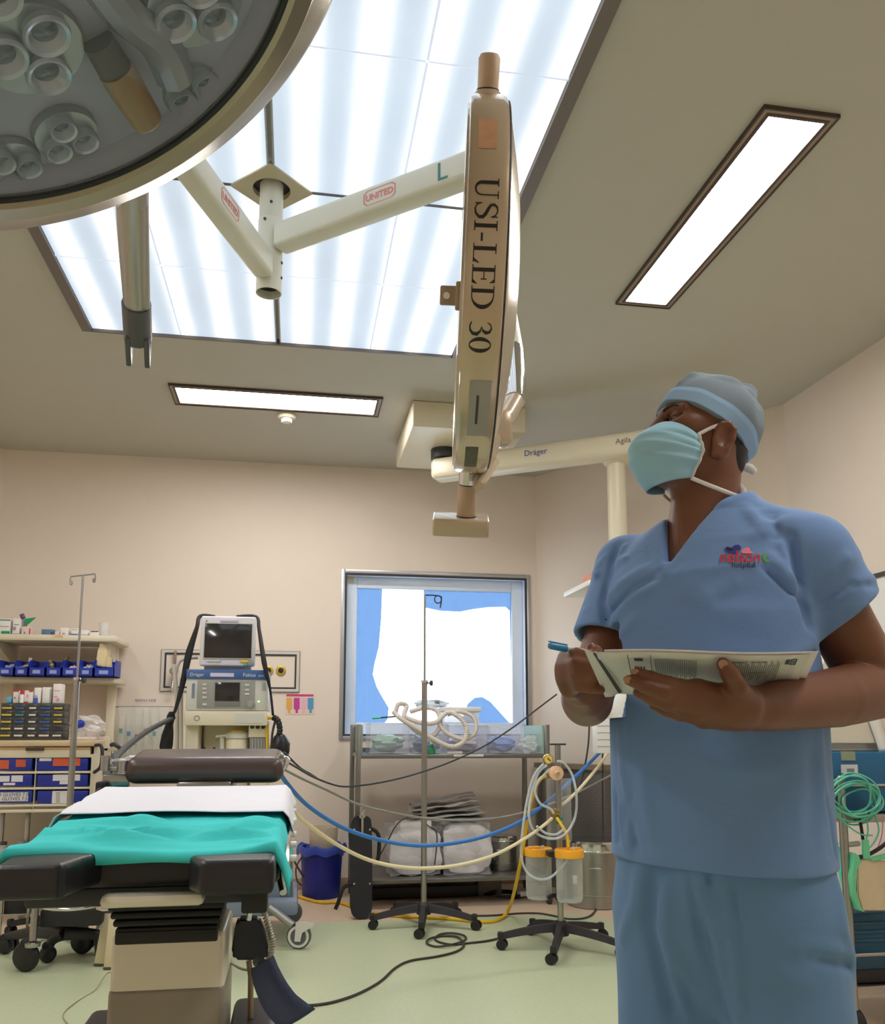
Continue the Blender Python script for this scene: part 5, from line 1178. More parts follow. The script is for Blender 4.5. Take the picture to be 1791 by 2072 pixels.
b = MB(); q = at(873, 1518, 5.43); b.lathe((q.x, q.y, zs+.001), (0, 0, 1), [(0, 0), (.026, 0), (.022, .03), (.012, .04), (.012, .06), (0, .06)], 18); b.build('body', mat('green_plastic', (24, 140, 92), .4), gm)
b = MB(); b.cyl((q.x-.002, q.y, zs+.061), (q.x-.002, q.y, zs+.078), .010, n=12); b.build('cream_tip', M_cream, gm)
ga = thing('airway_tube', at(765, 1452, 5.5), 'thin tube with a teal end lying across the left clear bin', 'tube')
b = MB(); b.cyl(at(753, 1453, 5.47), at(770, 1452, 5.47), .008, n=12); b.build('teal_end', mat('teal_plastic', (80, 206, 190), .4), ga); b = MB(); b.tube([at(770, 1452, 5.47), at(800, 1450, 5.47)], .005, 8, smooth=False); b.build('shaft', M_dark, ga)
for k, (x0, x1, y, lb2) in enumerate(((905, 935, 1523, 'white paper slip stuck over the trolley top edge, left one'), (918, 978, 1529, 'long white paper strip on the trolley top edge, right one'))):
    t = thing('paper_slip', at((x0+x1)/2, y, TY0_-.02), lb2, 'paper', 'paper slips on the trolley edge'); pobj('slip', mat('slip_white', (226, 222, 224), .7), t, x0, y-3, x1, y+2, TY0_-.016, .003)
wr = thing('clear_wrap', at(1075, 1505, 5.46), 'crinkled clear bag at the right end of the trolley top', 'plastic bag')
b = MB(); c = at(1072, 1510, 5.47); blob(b, (c.x, c.y+.03, zs+.055), .055, 44, (1.1, .8, .9), .28); b.build('wrap', clear('clear_plastic', (232, 234, 236)), wr)
# lower shelf
M_pack = mat('white_linen_pack', (214, 212, 216), .7, var=.1, vscale=12, bump=.2, bscale=30)
def pack(x0, y0, x1, y1, Y, D, seed, label):
    p, q = at(x0, y1, Y), at(x1, y0, Y); t = thing('linen_pack', ((p.x+q.x)/2, Y+D/2, zl_), label, 'linen pack', 'linen packs on the lower shelf')
    b = MB(); bm = bmesh.new(); bmesh.ops.create_cube(bm, size=1); bmesh.ops.subdivide_edges(bm, edges=list(bm.edges), cuts=9, use_grid_fill=True)
    rn = random.Random(seed); ph = [rn.uniform(0, 6) for _ in range(6)]; W_, H_ = q.x-p.x, q.z-zl_
    for v in bm.verts:
        c_ = v.co.copy(); r = 1-.16*max(abs(c_.x*2)**4*abs(c_.z*2)**4, 0)-.05*abs(c_.z*2)**6
        k = 1+.035*math.sin(9*c_.x+ph[0]+5*c_.z)+.03*math.sin(13*c_.z+ph[1]+4*c_.y)
        v.co = Vector(((p.x+q.x)/2+c_.x*W_*r*k, Y+D/2+c_.y*D*r*k, zl_+.004+H_*.5+c_.z*H_*r))
        v.co.z = max(v.co.z, zl_+.003)
    b.merge(bm); b.build('linen', M_pack, t)
    bm2 = bmesh.new(); bmesh.ops.create_cube(bm2, size=1); bmesh.ops.subdivide_edges(bm2, edges=list(bm2.edges), cuts=9, use_grid_fill=True)
    for v in bm2.verts:
        c_ = v.co.copy(); k = 1.0+.035*math.sin(17*c_.x+ph[2]+7*c_.z)+.04*math.sin(23*c_.z+ph[3]+9*c_.y)
        v.co = Vector(((p.x+q.x)/2+c_.x*W_*k, Y+D/2+c_.y*D*k, max(zl_+.002, zl_+.006+H_*.5+c_.z*H_*k)))
    b = MB(); b.merge(bm2); b.build('plastic_wrap', clear('pack_film', (226, 226, 232), .16, .16), t)
    return t
pack(790, 1676, 893, 1752, 5.50, .34, 2, 'white linen pack in clear film, left one on the lower trolley shelf')
pack(897, 1668, 993, 1752, 5.50, .34, 5, 'white linen pack in clear film, right one beside the small steel drum')
bx = thing('instrument_box', at(838, 1675, 5.55), 'white and brown box lying tilted on the left linen pack', 'box')
zpk = at(840, 1680, 5.5).z
b = MB(); c = at(838, 1672, 5.56); R_t = Euler((0, -.06, .1)); b.box(c+Vector((0, .05, .004)), (.205, .16, .052), R_t, .006); b.build('white_top', M_white, bx)
b = MB(); b.box(c+Vector((.002, .045, -.034)), (.207, .165, .026), R_t, .003); b.build('brown_base', mat('brown_card', (150, 116, 66), .6), bx)
for k in range(5):
    x0, x1, y0 = 830+6*(k % 3), 990-7*k, 1662-8*k
    t = thing('flat_pack', at(900, y0, 5.6), ['lowest flat grey pouch of the pile on the linen packs', 'second flat grey pouch from the bottom of the pile', 'middle flat grey pouch of the pile on the linen packs', 'fourth flat grey pouch of the pile, near its top', 'topmost flat grey pouch of the pile, sloping up to the right'][k], 'pouch', 'flat pouches piled on the linen packs')
    b = MB(); rows = []
    for i in range(9):
        v = i/8; p = at(x0, y0+2, 5.58); q = at(x1, y0-6-4*k, 5.58); o = p.lerp(q, v)
        rows.append([o+Vector((.01*math.sin(3*j+k), j*.035, .006*math.sin(4*v*PI+j*1.3+k)+.004*math.sin(9*v+2*j))) for j in range(7)])
    b.grid(rows); o = b.build('pouch', mat('grey_pouch_%s' % ('light' if k % 2 else 'mid'), (190, 188, 186) if k % 2 else (158, 154, 150), .35, var=.15, vscale=14), t); sm = o.modifiers.new('thickness', 'SOLIDIFY'); sm.thickness = .007
def drum(cx, cy, r, h, z0, label, nm):
    t = thing('sterilising_drum', (cx, cy, z0), label, 'drum', 'steel sterilising drums'); Zv = (0, 0, 1)
    b = MB(); b.lathe((cx, cy, z0), Zv, [(0, 0), (r*.98, 0), (r, .004), (r, h*.18), (r*1.012, h*.185), (r*1.012, h*.20), (r, h*.205), (r, h*.86)], 48); b.build('body', M_steel, t)
    b = MB(); b.lathe((cx, cy, z0), Zv, [(r*1.02, h*.84), (r*1.025, h*.86), (r*1.02, h*.97), (r*.95, h), (0, h)], 48); b.build('lid', M_chrome, t)
    b = MB(); b.torus((cx, cy, z0+h*.86), Zv, r*1.02, .004, 48, 8); b.build('band', M_chrome, t)
    b = MB(); d = Vector((-cx, -cy, 0)).normalized(); a = Vector((cx, cy, z0+h*.62))+d*r; s_ = Vector((-d.y, d.x, 0)); b.tube([a-s_*.035, a-s_*.035+d*.02, a+s_*.035+d*.02, a+s_*.035], .004, 8, smooth=False); b.build('handle', M_chrome, t)
    b = MB(); a = Vector((cx, cy, z0+h*.42))+(d*.75-s_*.66)*r; b.box(a, (.02, .035, .05), Euler((0, 0, math.atan2(d.y, d.x)-.7)), .003); b.build('latch', M_cream if nm else M_steel, t)
    return t
q = at(1022, 1736, 5.62); drum(q.x, 5.70, .095, .215, zl_+.002, 'small steel drum on the lower trolley shelf at the right', 0)
drum(1.905, 5.36, .185, .40, 0.002, 'big steel drum on the floor between the suction stand and the person', 1)
cl = thing('power_cable', atz(1015, 1800, .01), 'black mains cable lying coiled under the steel trolley', 'cable')
b = MB(); c0 = atz(1022, 1812, .012); pts = [c0+Vector((.13*math.cos(a*1.0)*(1-.15*math.sin(a*.4)), .10*math.sin(a), .006+.010*math.sin(a*.7))) for a in np.linspace(0, 15, 60)]
b.tube(pts, .006, 8, smooth=False); b.build('cord', M_black, cl)
b = MB(); b.box(c0+Vector((.10, -.06, .022)), (.06, .05, .035), Euler((0, 0, .4)), .008); b.build('plug', M_white, cl)
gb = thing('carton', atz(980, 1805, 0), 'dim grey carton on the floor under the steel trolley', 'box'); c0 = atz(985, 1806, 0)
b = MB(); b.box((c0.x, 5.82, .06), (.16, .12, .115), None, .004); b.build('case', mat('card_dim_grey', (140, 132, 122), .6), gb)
dark_fill = thing('dark_filler', (at(860, 1810, 5.7).x, 5.80, 0), 'long black block added to darken the space under the steel trolley', 'case')
b = MB(); p = at(742, 1800, 5.70); q = at(968, 1790, 5.70); b.box2((p.x, 5.70, .005), (q.x, 5.95, q.z), .01); b.build('case', M_black, dark_fill)  # block added to darken the space below the low shelf
# padded board
bd = thing('padded_board', atz(727, 1862, 0), 'tall black padded arm board with straps leaning on the left end of the trolley', 'padded board')
YB = 5.16
b = MB(); bm = bmesh.new(); pts = [at(x, y, YB) for x, y in ((711, 1662), (718, 1652), (738, 1650), (750, 1656), (752, 1672), (753, 1760), (753, 1838), (748, 1856), (738, 1861), (722, 1861), (712, 1852), (708, 1835), (709, 1730), (705, 1690), (706, 1680), (711, 1676))]
b.prism(pts, (0, .05, 0)); bmesh.ops.bevel(b.bm, geom=list(b.bm.edges), offset=.006, segments=2, affect='EDGES'); b.build('pad', mat('navy_black_vinyl', (36, 36, 46), .45, bump=.1, bscale=200), bd)
for x, y in ((716, 1678), (748, 1678), (716, 1788), (748, 1788)):
    b = MB(); b.lathe(at(x, y, YB-.001), (0, -1, 0), [(0, 0), (.008, 0), (.006, .005), (0, .006)], 12); b.build('stud', M_chrome, bd)
b = MB(); b.tube([at(750, 1676, YB), at(762, 1684, YB-.02), at(767, 1700, YB-.02), at(765, 1735, YB-.01), at(760, 1748, YB)], .012, 10, flat=.5); b.build('strap', M_strap2, bd)
b = MB(); b.tube([at(712, 1788, YB-.01), at(697, 1794, YB-.02), at(690, 1806, YB-.03), at(684, 1826, YB-.03), at(678, 1840, YB-.03)], .012, 10, flat=.5); b.build('strap', M_strap2, bd)
b = MB(); b.cyl(at(733, 1636, YB-.02), at(733, 1692, YB-.02), .008, n=12); b.tube([at(729, 1655, YB-.02), at(734, 1645, YB-.03), at(739, 1632, YB-.03)], .007, 8); b.sphere(at(733, 1652, YB-.015), .020, 14, sc=(1, .6, .7)); b.build('clamp', M_chrome, bd)
# blue bin, lining bag and tub
bn = thing('waste_bin', atz(650, 1820, 0), 'round dark blue waste bin with a blue lining bag by the wall', 'bin')
c = at(650, 1765, 5.88); cx_b, cy_b = c.x, 5.90; hB = at(650, 1716, 5.80).z
b = MB(); b.lathe((cx_b, cy_b, 0), (0, 0, 1), [(0, .002), (.118, .002), (.124, .02), (.138, hB-.03), (.146, hB-.03), (.148, hB), (.136, hB), (.120, .03), (0, .03)], 48); b.build('tub', mat('deep_blue_plastic', (20, 34, 140), .45), bn)
b = MB(); rows = []
for rr, zz_ in ((.120, hB-.05), (.140, hB-.002), (.152, hB+.010), (.160, hB-.010), (.158, hB-.045)):
    rows.append([(cx_b+(rr+.008*math.sin(5*a)+.005*math.sin(11*a))*math.cos(a), cy_b+(rr+.008*math.sin(5*a))*math.sin(a), zz_+.010*math.sin(7*a+2)*(1 if rr > .15 else .3)) for a in np.linspace(0, 2*PI, 57)[:-1]])
b.grid(rows, wrap=True); b.build('lining_bag', mat('blue_film_bag', (48, 72, 170), .35, var=.35, vscale=9), bn, ang=80)
b = MB(); b.tube([(cx_b-.130, cy_b-.06, hB-.06), (cx_b-.165, cy_b-.08, hB-.12), (cx_b-.160, cy_b-.08, hB-.2), (cx_b-.128, cy_b-.06, hB-.24)], .005, 8); b.build('bail_handle', M_dark, bn)
tb = thing('plastic_tub', (cx_b, cy_b, hB-.04), 'pale beige plastic tub standing inside the mouth of the blue bin', 'tub')
zt2 = at(657, 1674, 5.86).z
b = MB(); b.lathe((cx_b+.01, cy_b, hB-.06), (0, 0, 1), [(0, 0), (.082, 0), (.088, .01), (.098, zt2-hB+.06), (.094, zt2-hB+.06), (.084, .012), (0, .010)], 36); b.build('tub', clear('beige_plastic', (222, 208, 184), .75, .3), tb)

# ---------------------------------------------------------------- suction stand
SYD = 4.34; sc_ = at(1134, 1845, SYD); sc_ = Vector((sc_.x, SYD, 0)); Zv = Vector((0, 0, 1))
su = thing('suction_unit', sc_, 'suction unit with two orange lidded jars on a black star base', 'suction unit')
star_base(su, sc_, 30, .31, .12)
zT = at(1124, 1506, SYD).z
b = MB(); b.cyl(sc_+Zv*.12, sc_+Zv*(zT-.004), .0155, n=20); b.build('pole', M_steel, su)
b = MB(); b.box(sc_+Zv*zT, (.085, .022, .009), None, .003); b.build('cross_handle', M_dark, su)
b = MB(); q = at(1120, 1815, SYD-.03); b.cyl(sc_+Vector((0, 0, q.z-.02)), sc_+Vector((0, 0, q.z+.03)), .024, n=18); b.tube([sc_+Vector((-.02, 0, q.z)), sc_+Vector((-.05, -.02, q.z+.004)), sc_+Vector((-.075, -.02, q.z-.006))], .012, 10); b.build('height_clamp', M_black, su)
q = at(1109, 1536, SYD-.05)
b = MB(); b.lathe(q, (0, -1, 0), [(0, -.02), (.024, -.02), (.026, 0), (.026, .004), (.022, .006)], 28); g_ = b.build('gauge', mat('brass', (188, 158, 74), .3, .8), su)
b = MB(); b.lathe(q, (0, -1, 0), [(0, .003), (.022, .004)], 28); b.build('gauge_face', mat('yellow_dial', (228, 206, 110), .5), g_); b = MB(); b.box(q+Vector((.003, -.006, -.002)), (.022, .002, .004), Euler((0, .7, 0)), 0); b.build('needle', M_black, g_)
q = at(1123, 1564, SYD-.055)
b = MB(); b.sphere(q, .036, 20, sc=(1, .75, 1)); rg = b.build('regulator', mat('orange_plastic', (240, 160, 60), .35), su)
b = MB(); b.lathe(q+Vector((0, -.020, 0)), (0, -1, 0), [(.036, 0), (.036, .008), (.012, .012), (.010, .026), (0, .027)], 24); b.build('regulator_cap', mat('pale_orange', (236, 196, 160), .3), rg)
b = MB(); b.cyl(q+Vector((0, -.04, 0)), q+Vector((0, -.055, 0)), .008, n=14); b.build('regulator_knob', M_chrome, rg)
q = at(1121, 1643, SYD-.02)
b = MB(); b.lathe(q+Vector((0, 0, -.012)), (0, 0, 1), [(0, 0), (.028, 0), (.028, .008), (.022, .010), (.022, .016), (.028, .018), (.028, .026), (0, .026)], 24); b.cyl(q+Vector((0, 0, -.03)), q+Vector((0, 0, -.01)), .012, n=14); b.build('brass_manifold', mat('brass', (188, 158, 74)), su)
b = MB(); q = at(1131, 1660, SYD-.045); b.box(q, (.045, .012, .010), Euler((0, -.5, 0)), .003); b.box(q, (.012, .012, .040), Euler((0, .5, 0)), .003); b.build('green_valve', mat('green_plastic', (24, 140, 92)), su)
b = MB(); pbox(b, 1108, 1575, 1155, 1700, SYD+.02, .006, .002); b.build('backing_plate', clear('clear_plate', (220, 224, 226), .18, .05), su)
M_jar = clear('clear_jar', (226, 232, 232), .13, .05); M_lid = mat('orange_lid', (246, 176, 42), .4)
for k, (x, yl, yb, w, Y) in enumerate(((1089, 1722, 1818, 28, SYD+.06), (1151, 1725, 1824, 29, SYD-.10))):
    c = at(x, yl, Y); zb2 = at(x, yb, Y).z; r = w/F_PX*Y
    j = thing('suction_jar', (c.x, Y, zb2), ['clear suction jar with an orange lid, left and farther one of the pair', 'clear suction jar with an orange lid, right and nearer one of the pair'][k], 'jar', 'suction jars')
    b = MB(); b.lathe((c.x, Y, zb2), (0, 0, 1), [(0, .003), (r*.84, .003), (r*.93, .02), (r*.95, c.z-zb2-.01), (r*.92, c.z-zb2-.01), (r*.90, .02), (r*.8, .0), (0, 0)], 40); b.build('vessel', M_jar, j)
    b = MB(); b.lathe((c.x, Y, c.z-.022), (0, 0, 1), [(r*.9, 0), (r*1.02, 0), (r*1.03, .030), (r*.99, .038), (r*.8, .040), (r*.78, .034), (0, .036)], 44); ld = b.build('lid', M_lid, j)
    b = MB(); b.box((c.x+(.02 if k else -.03), Y-.02, c.z+.020), (r*.9, r*.5, .014), Euler((0, 0, .3)), .004); b.build('lid_raised_part', M_lid, ld)
    b = MB(); b.cyl((c.x+.012, Y-.035, c.z+.012), (c.x+.012, Y-.035, c.z+.032), .008, n=12); b.build('lid_port', M_lg, ld)
    b = MB(); b.box((c.x+(r*1.05 if k == 0 else -r*1.05), (Y+SYD)/2, c.z-.010), (.045, .07, .03), None, .006); b.build('holder', M_lid if k == 0 else M_black, j)
M_ct = clear('clear_tubing', (214, 224, 232), .55, .15)
tg = thing('clear_tubing', at(1118, 1620, SYD-.09), 'clear suction tubing looped in big rings on the suction stand', 'tubing')
for pts in ([(1106, 1548), (1088, 1566), (1074, 1610), (1070, 1650), (1078, 1678), (1100, 1694), (1128, 1696), (1150, 1680), (1164, 1650), (1166, 1610), (1158, 1570), (1142, 1545), (1128, 1540)],
            [(1112, 1556), (1090, 1580), (1082, 1600), (1092, 1625), (1112, 1636), (1120, 1646)],
            [(1100, 1545), (1080, 1570), (1066, 1620), (1056, 1690), (1054, 1730), (1064, 1762), (1086, 1778), (1112, 1776), (1138, 1752), (1156, 1722)],
            [(1086, 1672), (1104, 1686), (1126, 1688), (1142, 1676)]):
    b = MB(); b.tube([at(x, y, SYD-.11-.02*(i % 3 == 0)) for i, (x, y) in enumerate(pts)], .0062, 10); b.build('tube', M_ct, tg)
M_yh = mat('yellow_hose', (226, 182, 28), .45)
yh = thing('yellow_hose', at(1050, 1760, 4.4), 'yellow vacuum hose dropping from the suction stand and running along the floor to the left', 'hose')
b = MB(); b.tube([at(1105, 1569, SYD-.08), at(1090, 1580, SYD-.07), at(1076, 1615, SYD-.03), at(1062, 1690, SYD+.06), at(1048, 1770, 4.5), atz(1030, 1838, .05), atz(1008, 1861, .010), atz(975, 1865, .010), atz(900, 1858, .010), atz(800, 1853, .010), atz(745, 1846, .010), atz(690, 1827, .010), atz(650, 1826, .010), atz(620, 1819, .010), atz(594, 1811, .010), atz(560, 1808, .010)], .0098, 10); b.build('hose', M_yh, yh)
b = MB(); b.tube([at(1126, 1655, SYD-.05), at(1134, 1667, SYD-.07), at(1146, 1688, SYD-.10), at(1150, 1715, SYD-.12)], .0085, 10); tag(b.build('short_yellow_hose', M_yh), 'short yellow hose joining the brass manifold to the right orange lid', 'hose')

# ---------------------------------------------------------------- hoses and cables strung across the room
def line(name, pts, r, m, label, cat):
    b = MB(); b.tube(pts, r, 10, sub=8); return tag(b.build(name, m), label, cat)
S_ = lambda L: [at(x, y, Y) for x, y, Y in L]
line('blue_hose', S_(((556, 1545, 3.6), (578, 1582, 3.7), (620, 1628, 3.9), (680, 1668, 4.0), (740, 1692, 4.05), (800, 1706, 4.1), (860, 1711, 4.1), (930, 1704, 4.15), (1000, 1686, 4.2), (1060, 1658, 4.3), (1120, 1612, 4.45), (1180, 1556, 4.6), (1216, 1520, 4.72))), .0095, mat('blue_hose', (48, 118, 196), .45), 'long blue hose sagging from the table head to the pendant', 'hose')
line('cream_hose', S_(((560, 1600, 3.2), (575, 1624, 3.3), (620, 1666, 3.6), (680, 1708, 3.8), (740, 1738, 3.95), (800, 1753, 4.0), (860, 1757, 4.05), (930, 1750, 4.1), (1000, 1730, 4.15), (1060, 1698, 4.2), (1100, 1670, 4.24), (1116, 1656, 4.29))), .0085, mat('cream_hose', (226, 214, 178), .45), 'long cream hose sagging from the operating table to the suction manifold', 'hose')
line('cream_hose', S_(((1122, 1640, 4.4), (1150, 1618, 4.45), (1176, 1592, 4.5), (1215, 1545, 4.65), (1232, 1518, 4.72))), .0085, mat('cream_hose', (226, 214, 178)), 'short cream hose rising from the suction stand to the pendant', 'hose')
line('grey_cable', S_(((566, 1552, 3.4), (610, 1575, 3.8), (660, 1598, 4.1), (720, 1626, 4.3), (780, 1642, 4.4), (855, 1655, 4.5), (930, 1660, 4.55), (1000, 1656, 4.6), (1060, 1644, 4.62), (1110, 1628, 4.65), (1180, 1598, 4.7), (1236, 1568, 4.75))), .006, mat('grey_hose', (140, 138, 132), .5), 'thin grey cable sagging above the blue hose across the trolley', 'cable')
line('black_cable', S_(((570, 1535, 3.6), (600, 1553, 3.9), (640, 1575, 4.2), (690, 1591, 4.5), (740, 1588, 4.6), (800, 1577, 4.7), (860, 1560, 4.75), (920, 1538, 4.8), (980, 1509, 4.85), (1040, 1470, 4.9), (1090, 1432, 4.95), (1126, 1405, 5.0))), .0048, M_dark, 'thin dark cable rising to the right in front of the trolley', 'cable')
line('black_cable', S_(((574, 1522, 3.8), (592, 1540, 4.0), (610, 1556, 4.2), (626, 1565, 4.3), (640, 1574, 4.4))), .0050, M_dark, 'short dark cable beside the breathing bag', 'cable')
line('black_cable', S_(((560, 1640, 4.5), (566, 1660, 4.6), (575, 1690, 4.9), (585, 1722, 5.2), (600, 1752, 5.5), (614, 1775, 5.7))), .006, mat('brown_black_cord', (58, 48, 48), .5), 'dark cable dropping behind the table toward the blue bin', 'cable')
line('black_cable', S_(((1192, 1470, 4.75), (1190, 1505, 4.75), (1184, 1545, 4.75), (1174, 1590, 4.75))), .005, M_dark, 'dark cable hanging below the raised elbow', 'cable')
line('black_cable', S_(((1219, 1524, 4.75), (1219, 1600, 4.75), (1220, 1700, 4.76))), .005, M_dark, 'straight dark cable hanging from the pendant sockets', 'cable')
cb_ = [(1030, 1893), (990, 1903), (950, 1908), (915, 1911), (888, 1906), (880, 1898), (892, 1890), (915, 1888), (938, 1893), (942, 1900), (930, 1907), (905, 1913), (880, 1915), (863, 1908), (870, 1899), (895, 1894), (925, 1896), (938, 1910), (932, 1920), (915, 1928), (880, 1936), (830, 1944), (800, 1958), (770, 1985), (730, 2008), (690, 2023), (650, 2032), (600, 2036)]
line('floor_cable', [atz(x, y, .006+.006*(5 < i < 17)*((i % 3)/2)) for i, (x, y) in enumerate(cb_)], .0055, mat('brown_black_cord', (58, 48, 48)), 'dark cable looped on the green floor and running to the table base', 'cable')
line('floor_cable', [atz(x, y, .006) for x, y in ((960, 1853), (1000, 1852), (1050, 1848), (1090, 1848), (1120, 1853), (1148, 1859), (1180, 1858), (1200, 1848), (1212, 1825))], .0052, mat('brown_black_cord', (58, 48, 48)), 'dark cable on the floor passing behind the suction base to the big drum', 'cable')
line('black_cable', [at(x, y, 5.45) for x, y in ((766, 1735), (782, 1706), (800, 1672), (820, 1655), (846, 1652))]+[at(x, y, 5.44) for x, y in ((866, 1671), (880, 1680), (884, 1700), (879, 1750))], .0045, mat('grey_black_cord', (70, 70, 74), .5), 'thin dark cord looping over the left linen pack', 'cable')

# perforated cover in the corner behind the drum
pcv = thing('perforated_cover', (2.0, 5.6, 0), 'dark perforated metal cover with a stone coloured top in the corner behind the big drum', 'heater cover')
d0 = Vector((RX-1.78, 4.48-WY, 0)).normalized(); nrm = Vector((d0.y, -d0.x, 0)); nrm = nrm if nrm.y < 0 else -nrm
P0 = Vector((1.80, WY-.03, 0)); zc0, zc1 = at(1180, 1690, 5.7).z-.2, at(1180, 1552, 5.75).z
m = bpy.data.materials.new('perforated_steel'); m.use_nodes = True; nt = m.node_tree; bs = nt.nodes['Principled BSDF']; bs.inputs['Roughness'].default_value = .5
br = nt.nodes.new('ShaderNodeTexBrick'); br.inputs['Color1'].default_value = (.012, .012, .013, 1); br.inputs['Color2'].default_value = (.02, .02, .02, 1); br.inputs['Mortar'].default_value = (.17, .16, .15, 1)
br.inputs['Scale'].default_value = 10; br.inputs['Mortar Size'].default_value = .10; br.inputs['Brick Width'].default_value = .50; br.inputs['Row Height'].default_value = .20
tc = nt.nodes.new('ShaderNodeTexCoord'); mp = nt.nodes.new('ShaderNodeMapping'); mp.inputs['Rotation'].default_value = (PI/2, 0, 0)
sx_ = nt.nodes.new('ShaderNodeSeparateXYZ'); cm = nt.nodes.new('ShaderNodeCombineXYZ'); nt.links.new(tc.outputs['Object'], sx_.inputs[0])
def mth2(op, a, b_):
    n = nt.nodes.new('ShaderNodeMath'); n.operation = op; nt.links.new(a, n.inputs[0])
    if isinstance(b_, (int, float)): n.inputs[1].default_value = b_
    else: nt.links.new(b_, n.inputs[1])
    return n.outputs[0]
nt.links.new(mth2('SUBTRACT', mth2('MULTIPLY', sx_.outputs['X'], d0.x), mth2('MULTIPLY', sx_.outputs['Y'], -d0.y)), cm.inputs[0]); nt.links.new(sx_.outputs['Z'], cm.inputs[1])
nt.links.new(cm.outputs[0], br.inputs['Vector']); nt.links.new(br.outputs['Color'], bs.inputs['Base Color'])
a0, a1_ = P0+d0*.02+nrm*.005, P0+d0*.62+nrm*.005
b = MB(); b.prism([a0, a1_, a1_+nrm*.075, a0+nrm*.075], (0, 0, zc1-.015)); b.build('grille', m, pcv)
b = MB(); b.prism([a0+nrm*.0755+Zv*.0, a0+d0*.03+nrm*.0755, a0+d0*.03+nrm*.079, a0+nrm*.079], (0, 0, zc1-.015)); b.build('edge', M_st2, pcv)
b = MB(); b.prism([a0-d0*.015+Zv*(zc1-.015), a1_+Zv*(zc1-.015), a1_+nrm*.10+Zv*(zc1-.015), a0-d0*.015+nrm*.10+Zv*(zc1-.015)], (0, 0, .035)); b.build('stone_top', mat('brown_grey_stone', (140, 124, 108), .4, var=.2, vscale=60), pcv)
# ================================================================== RIGHT EDGE: EQUIPMENT TROLLEY
EYD = 2.95
et = thing('equipment_trolley', at(1720, 1900, EYD), 'chrome tube equipment trolley at the right edge behind the person', 'trolley')
pt0 = at(1700, 1572, EYD); ex = pt0.x
def zpx(x, y, Y=EYD): return at(x, y, Y).z
def ground(b, x, y): b.cyl((x-.015, y, .05), (x+.015, y, .05), .05, n=22)
for (x, y) in ((ex, EYD), (ex+.62, EYD), (ex, EYD+.48), (ex+.62, EYD+.48)):
    b = MB(); top_z = pt0.z if y == EYD else pt0.z-.02
    b.cyl((x, y, .09), (x, y, top_z), .0155, n=18); b.sphere((x, y, top_z), .0156, 14, sc=(1, 1, .5)); ps = b.build('post', M_steel, et)
    b = MB(); ground(b, x, y); b.box2((x-.02, y-.012, .06), (x+.02, y+.012, .095)); b.build('caster', M_black, ps)
z1, z2 = zpx(1740, 1648), zpx(1750, 1996)
for zz_ in (z1, z2):
    b = MB(); b.box2((ex, EYD, zz_-.03), (ex+.62, EYD+.48, zz_), .003); b.build('shelf', M_steel, et)
b = MB(); zr = zpx(1750, 1932); b.cyl((ex, EYD, zr), (ex+.62, EYD, zr), .008, n=12); b.build('rail', M_steel, et)
b = MB(); zr = zpx(1720, 1712); b.cyl((ex, EYD+.02, zr), (ex+.1, EYD+.06, zr), .010, n=12); b.build('bracket', M_lg, et)
dm = thing('diathermy_unit', (ex+.3, EYD+.25, z1), 'deep teal-blue electrical box with small stickers on the right-hand trolley', 'medical machine')
zt_ = zpx(1735, 1521, EYD+.02)
b = MB(); b.box2((ex-.035, EYD+.04, z1+.002), (ex+.58, EYD+.45, zt_), .012); b.build('housing', mat('teal_blue_casing', (22, 92, 134), .4), dm)
b = MB(); b.box2((ex-.042, EYD+.035, z1+.01), (ex-.005, EYD+.455, zt_-.008), .006); b.build('side_cheek', mat('dark_grey_cheek', (72, 78, 84), .5), dm)
b = MB(); zq = zpx(1750, 1589, EYD+.035); b.box2((ex+.0, EYD+.033, zq-.004), (ex+.58, EYD+.041, zq+.004), .002); b.build('front_strip', mat('beige_strip', (186, 170, 150), .5), dm)
pobj('sticker', mat('olive_sticker', (140, 150, 132), .6), dm, 1703, 1520, 1730, 1539, EYD+.036, .004); pobj('sticker', mat('white_sticker', (206, 206, 210), .5), dm, 1703, 1547, 1735, 1565, EYD+.036, .004)
pobj('sticker_print', mat('sticker_print', (120, 124, 140), .6), dm, 1714, 1555, 1728, 1563, EYD+.035, .002)
wm = thing('white_scanner', (ex+.3, EYD+.25, zt_), 'large rounded off-white machine on top of the teal-blue box at the right edge', 'medical machine')
b = MB(); bm = bmesh.new(); 
poly = [(-.02, 0), (.62, 0), (.62, .46), (.10, .46), (.02, .40), (-.04, .22)]
b.prism([(ex+x-.02, EYD+.08, zt_+.002+z) for x, z in poly], (0, .34, 0)); bmesh.ops.bevel(b.bm, geom=list(b.bm.edges), offset=.03, segments=4, affect='EDGES'); b.build('casing', mat('warm_white_casing', (214, 208, 194), .4), wm)
rows = []
for t in np.linspace(0, 1, 14):
    p = spline([at(1752, 1440, EYD+.075), at(1757, 1462, EYD+.075), at(1767, 1490, EYD+.075), at(1776, 1520, EYD+.075)], 8); q = p[int(t*(len(p)-1))]; rows.append([q+Vector((0, -.004, 0)), q+Vector((.045, -.004, 0))])
b = MB(); b.grid(rows); o = b.build('white_band', M_white, wm); sm = o.modifiers.new('thickness', 'SOLIDIFY'); sm.thickness = .006
b = MB(); q = at(1785, 1500, EYD+.07); b.tube([q+Vector((-.02, 0, .01)), q, q+Vector((.03, 0, -.002))], .003, 8); b.build('printed_line', mat('rust_line', (150, 104, 84), .6), wm)
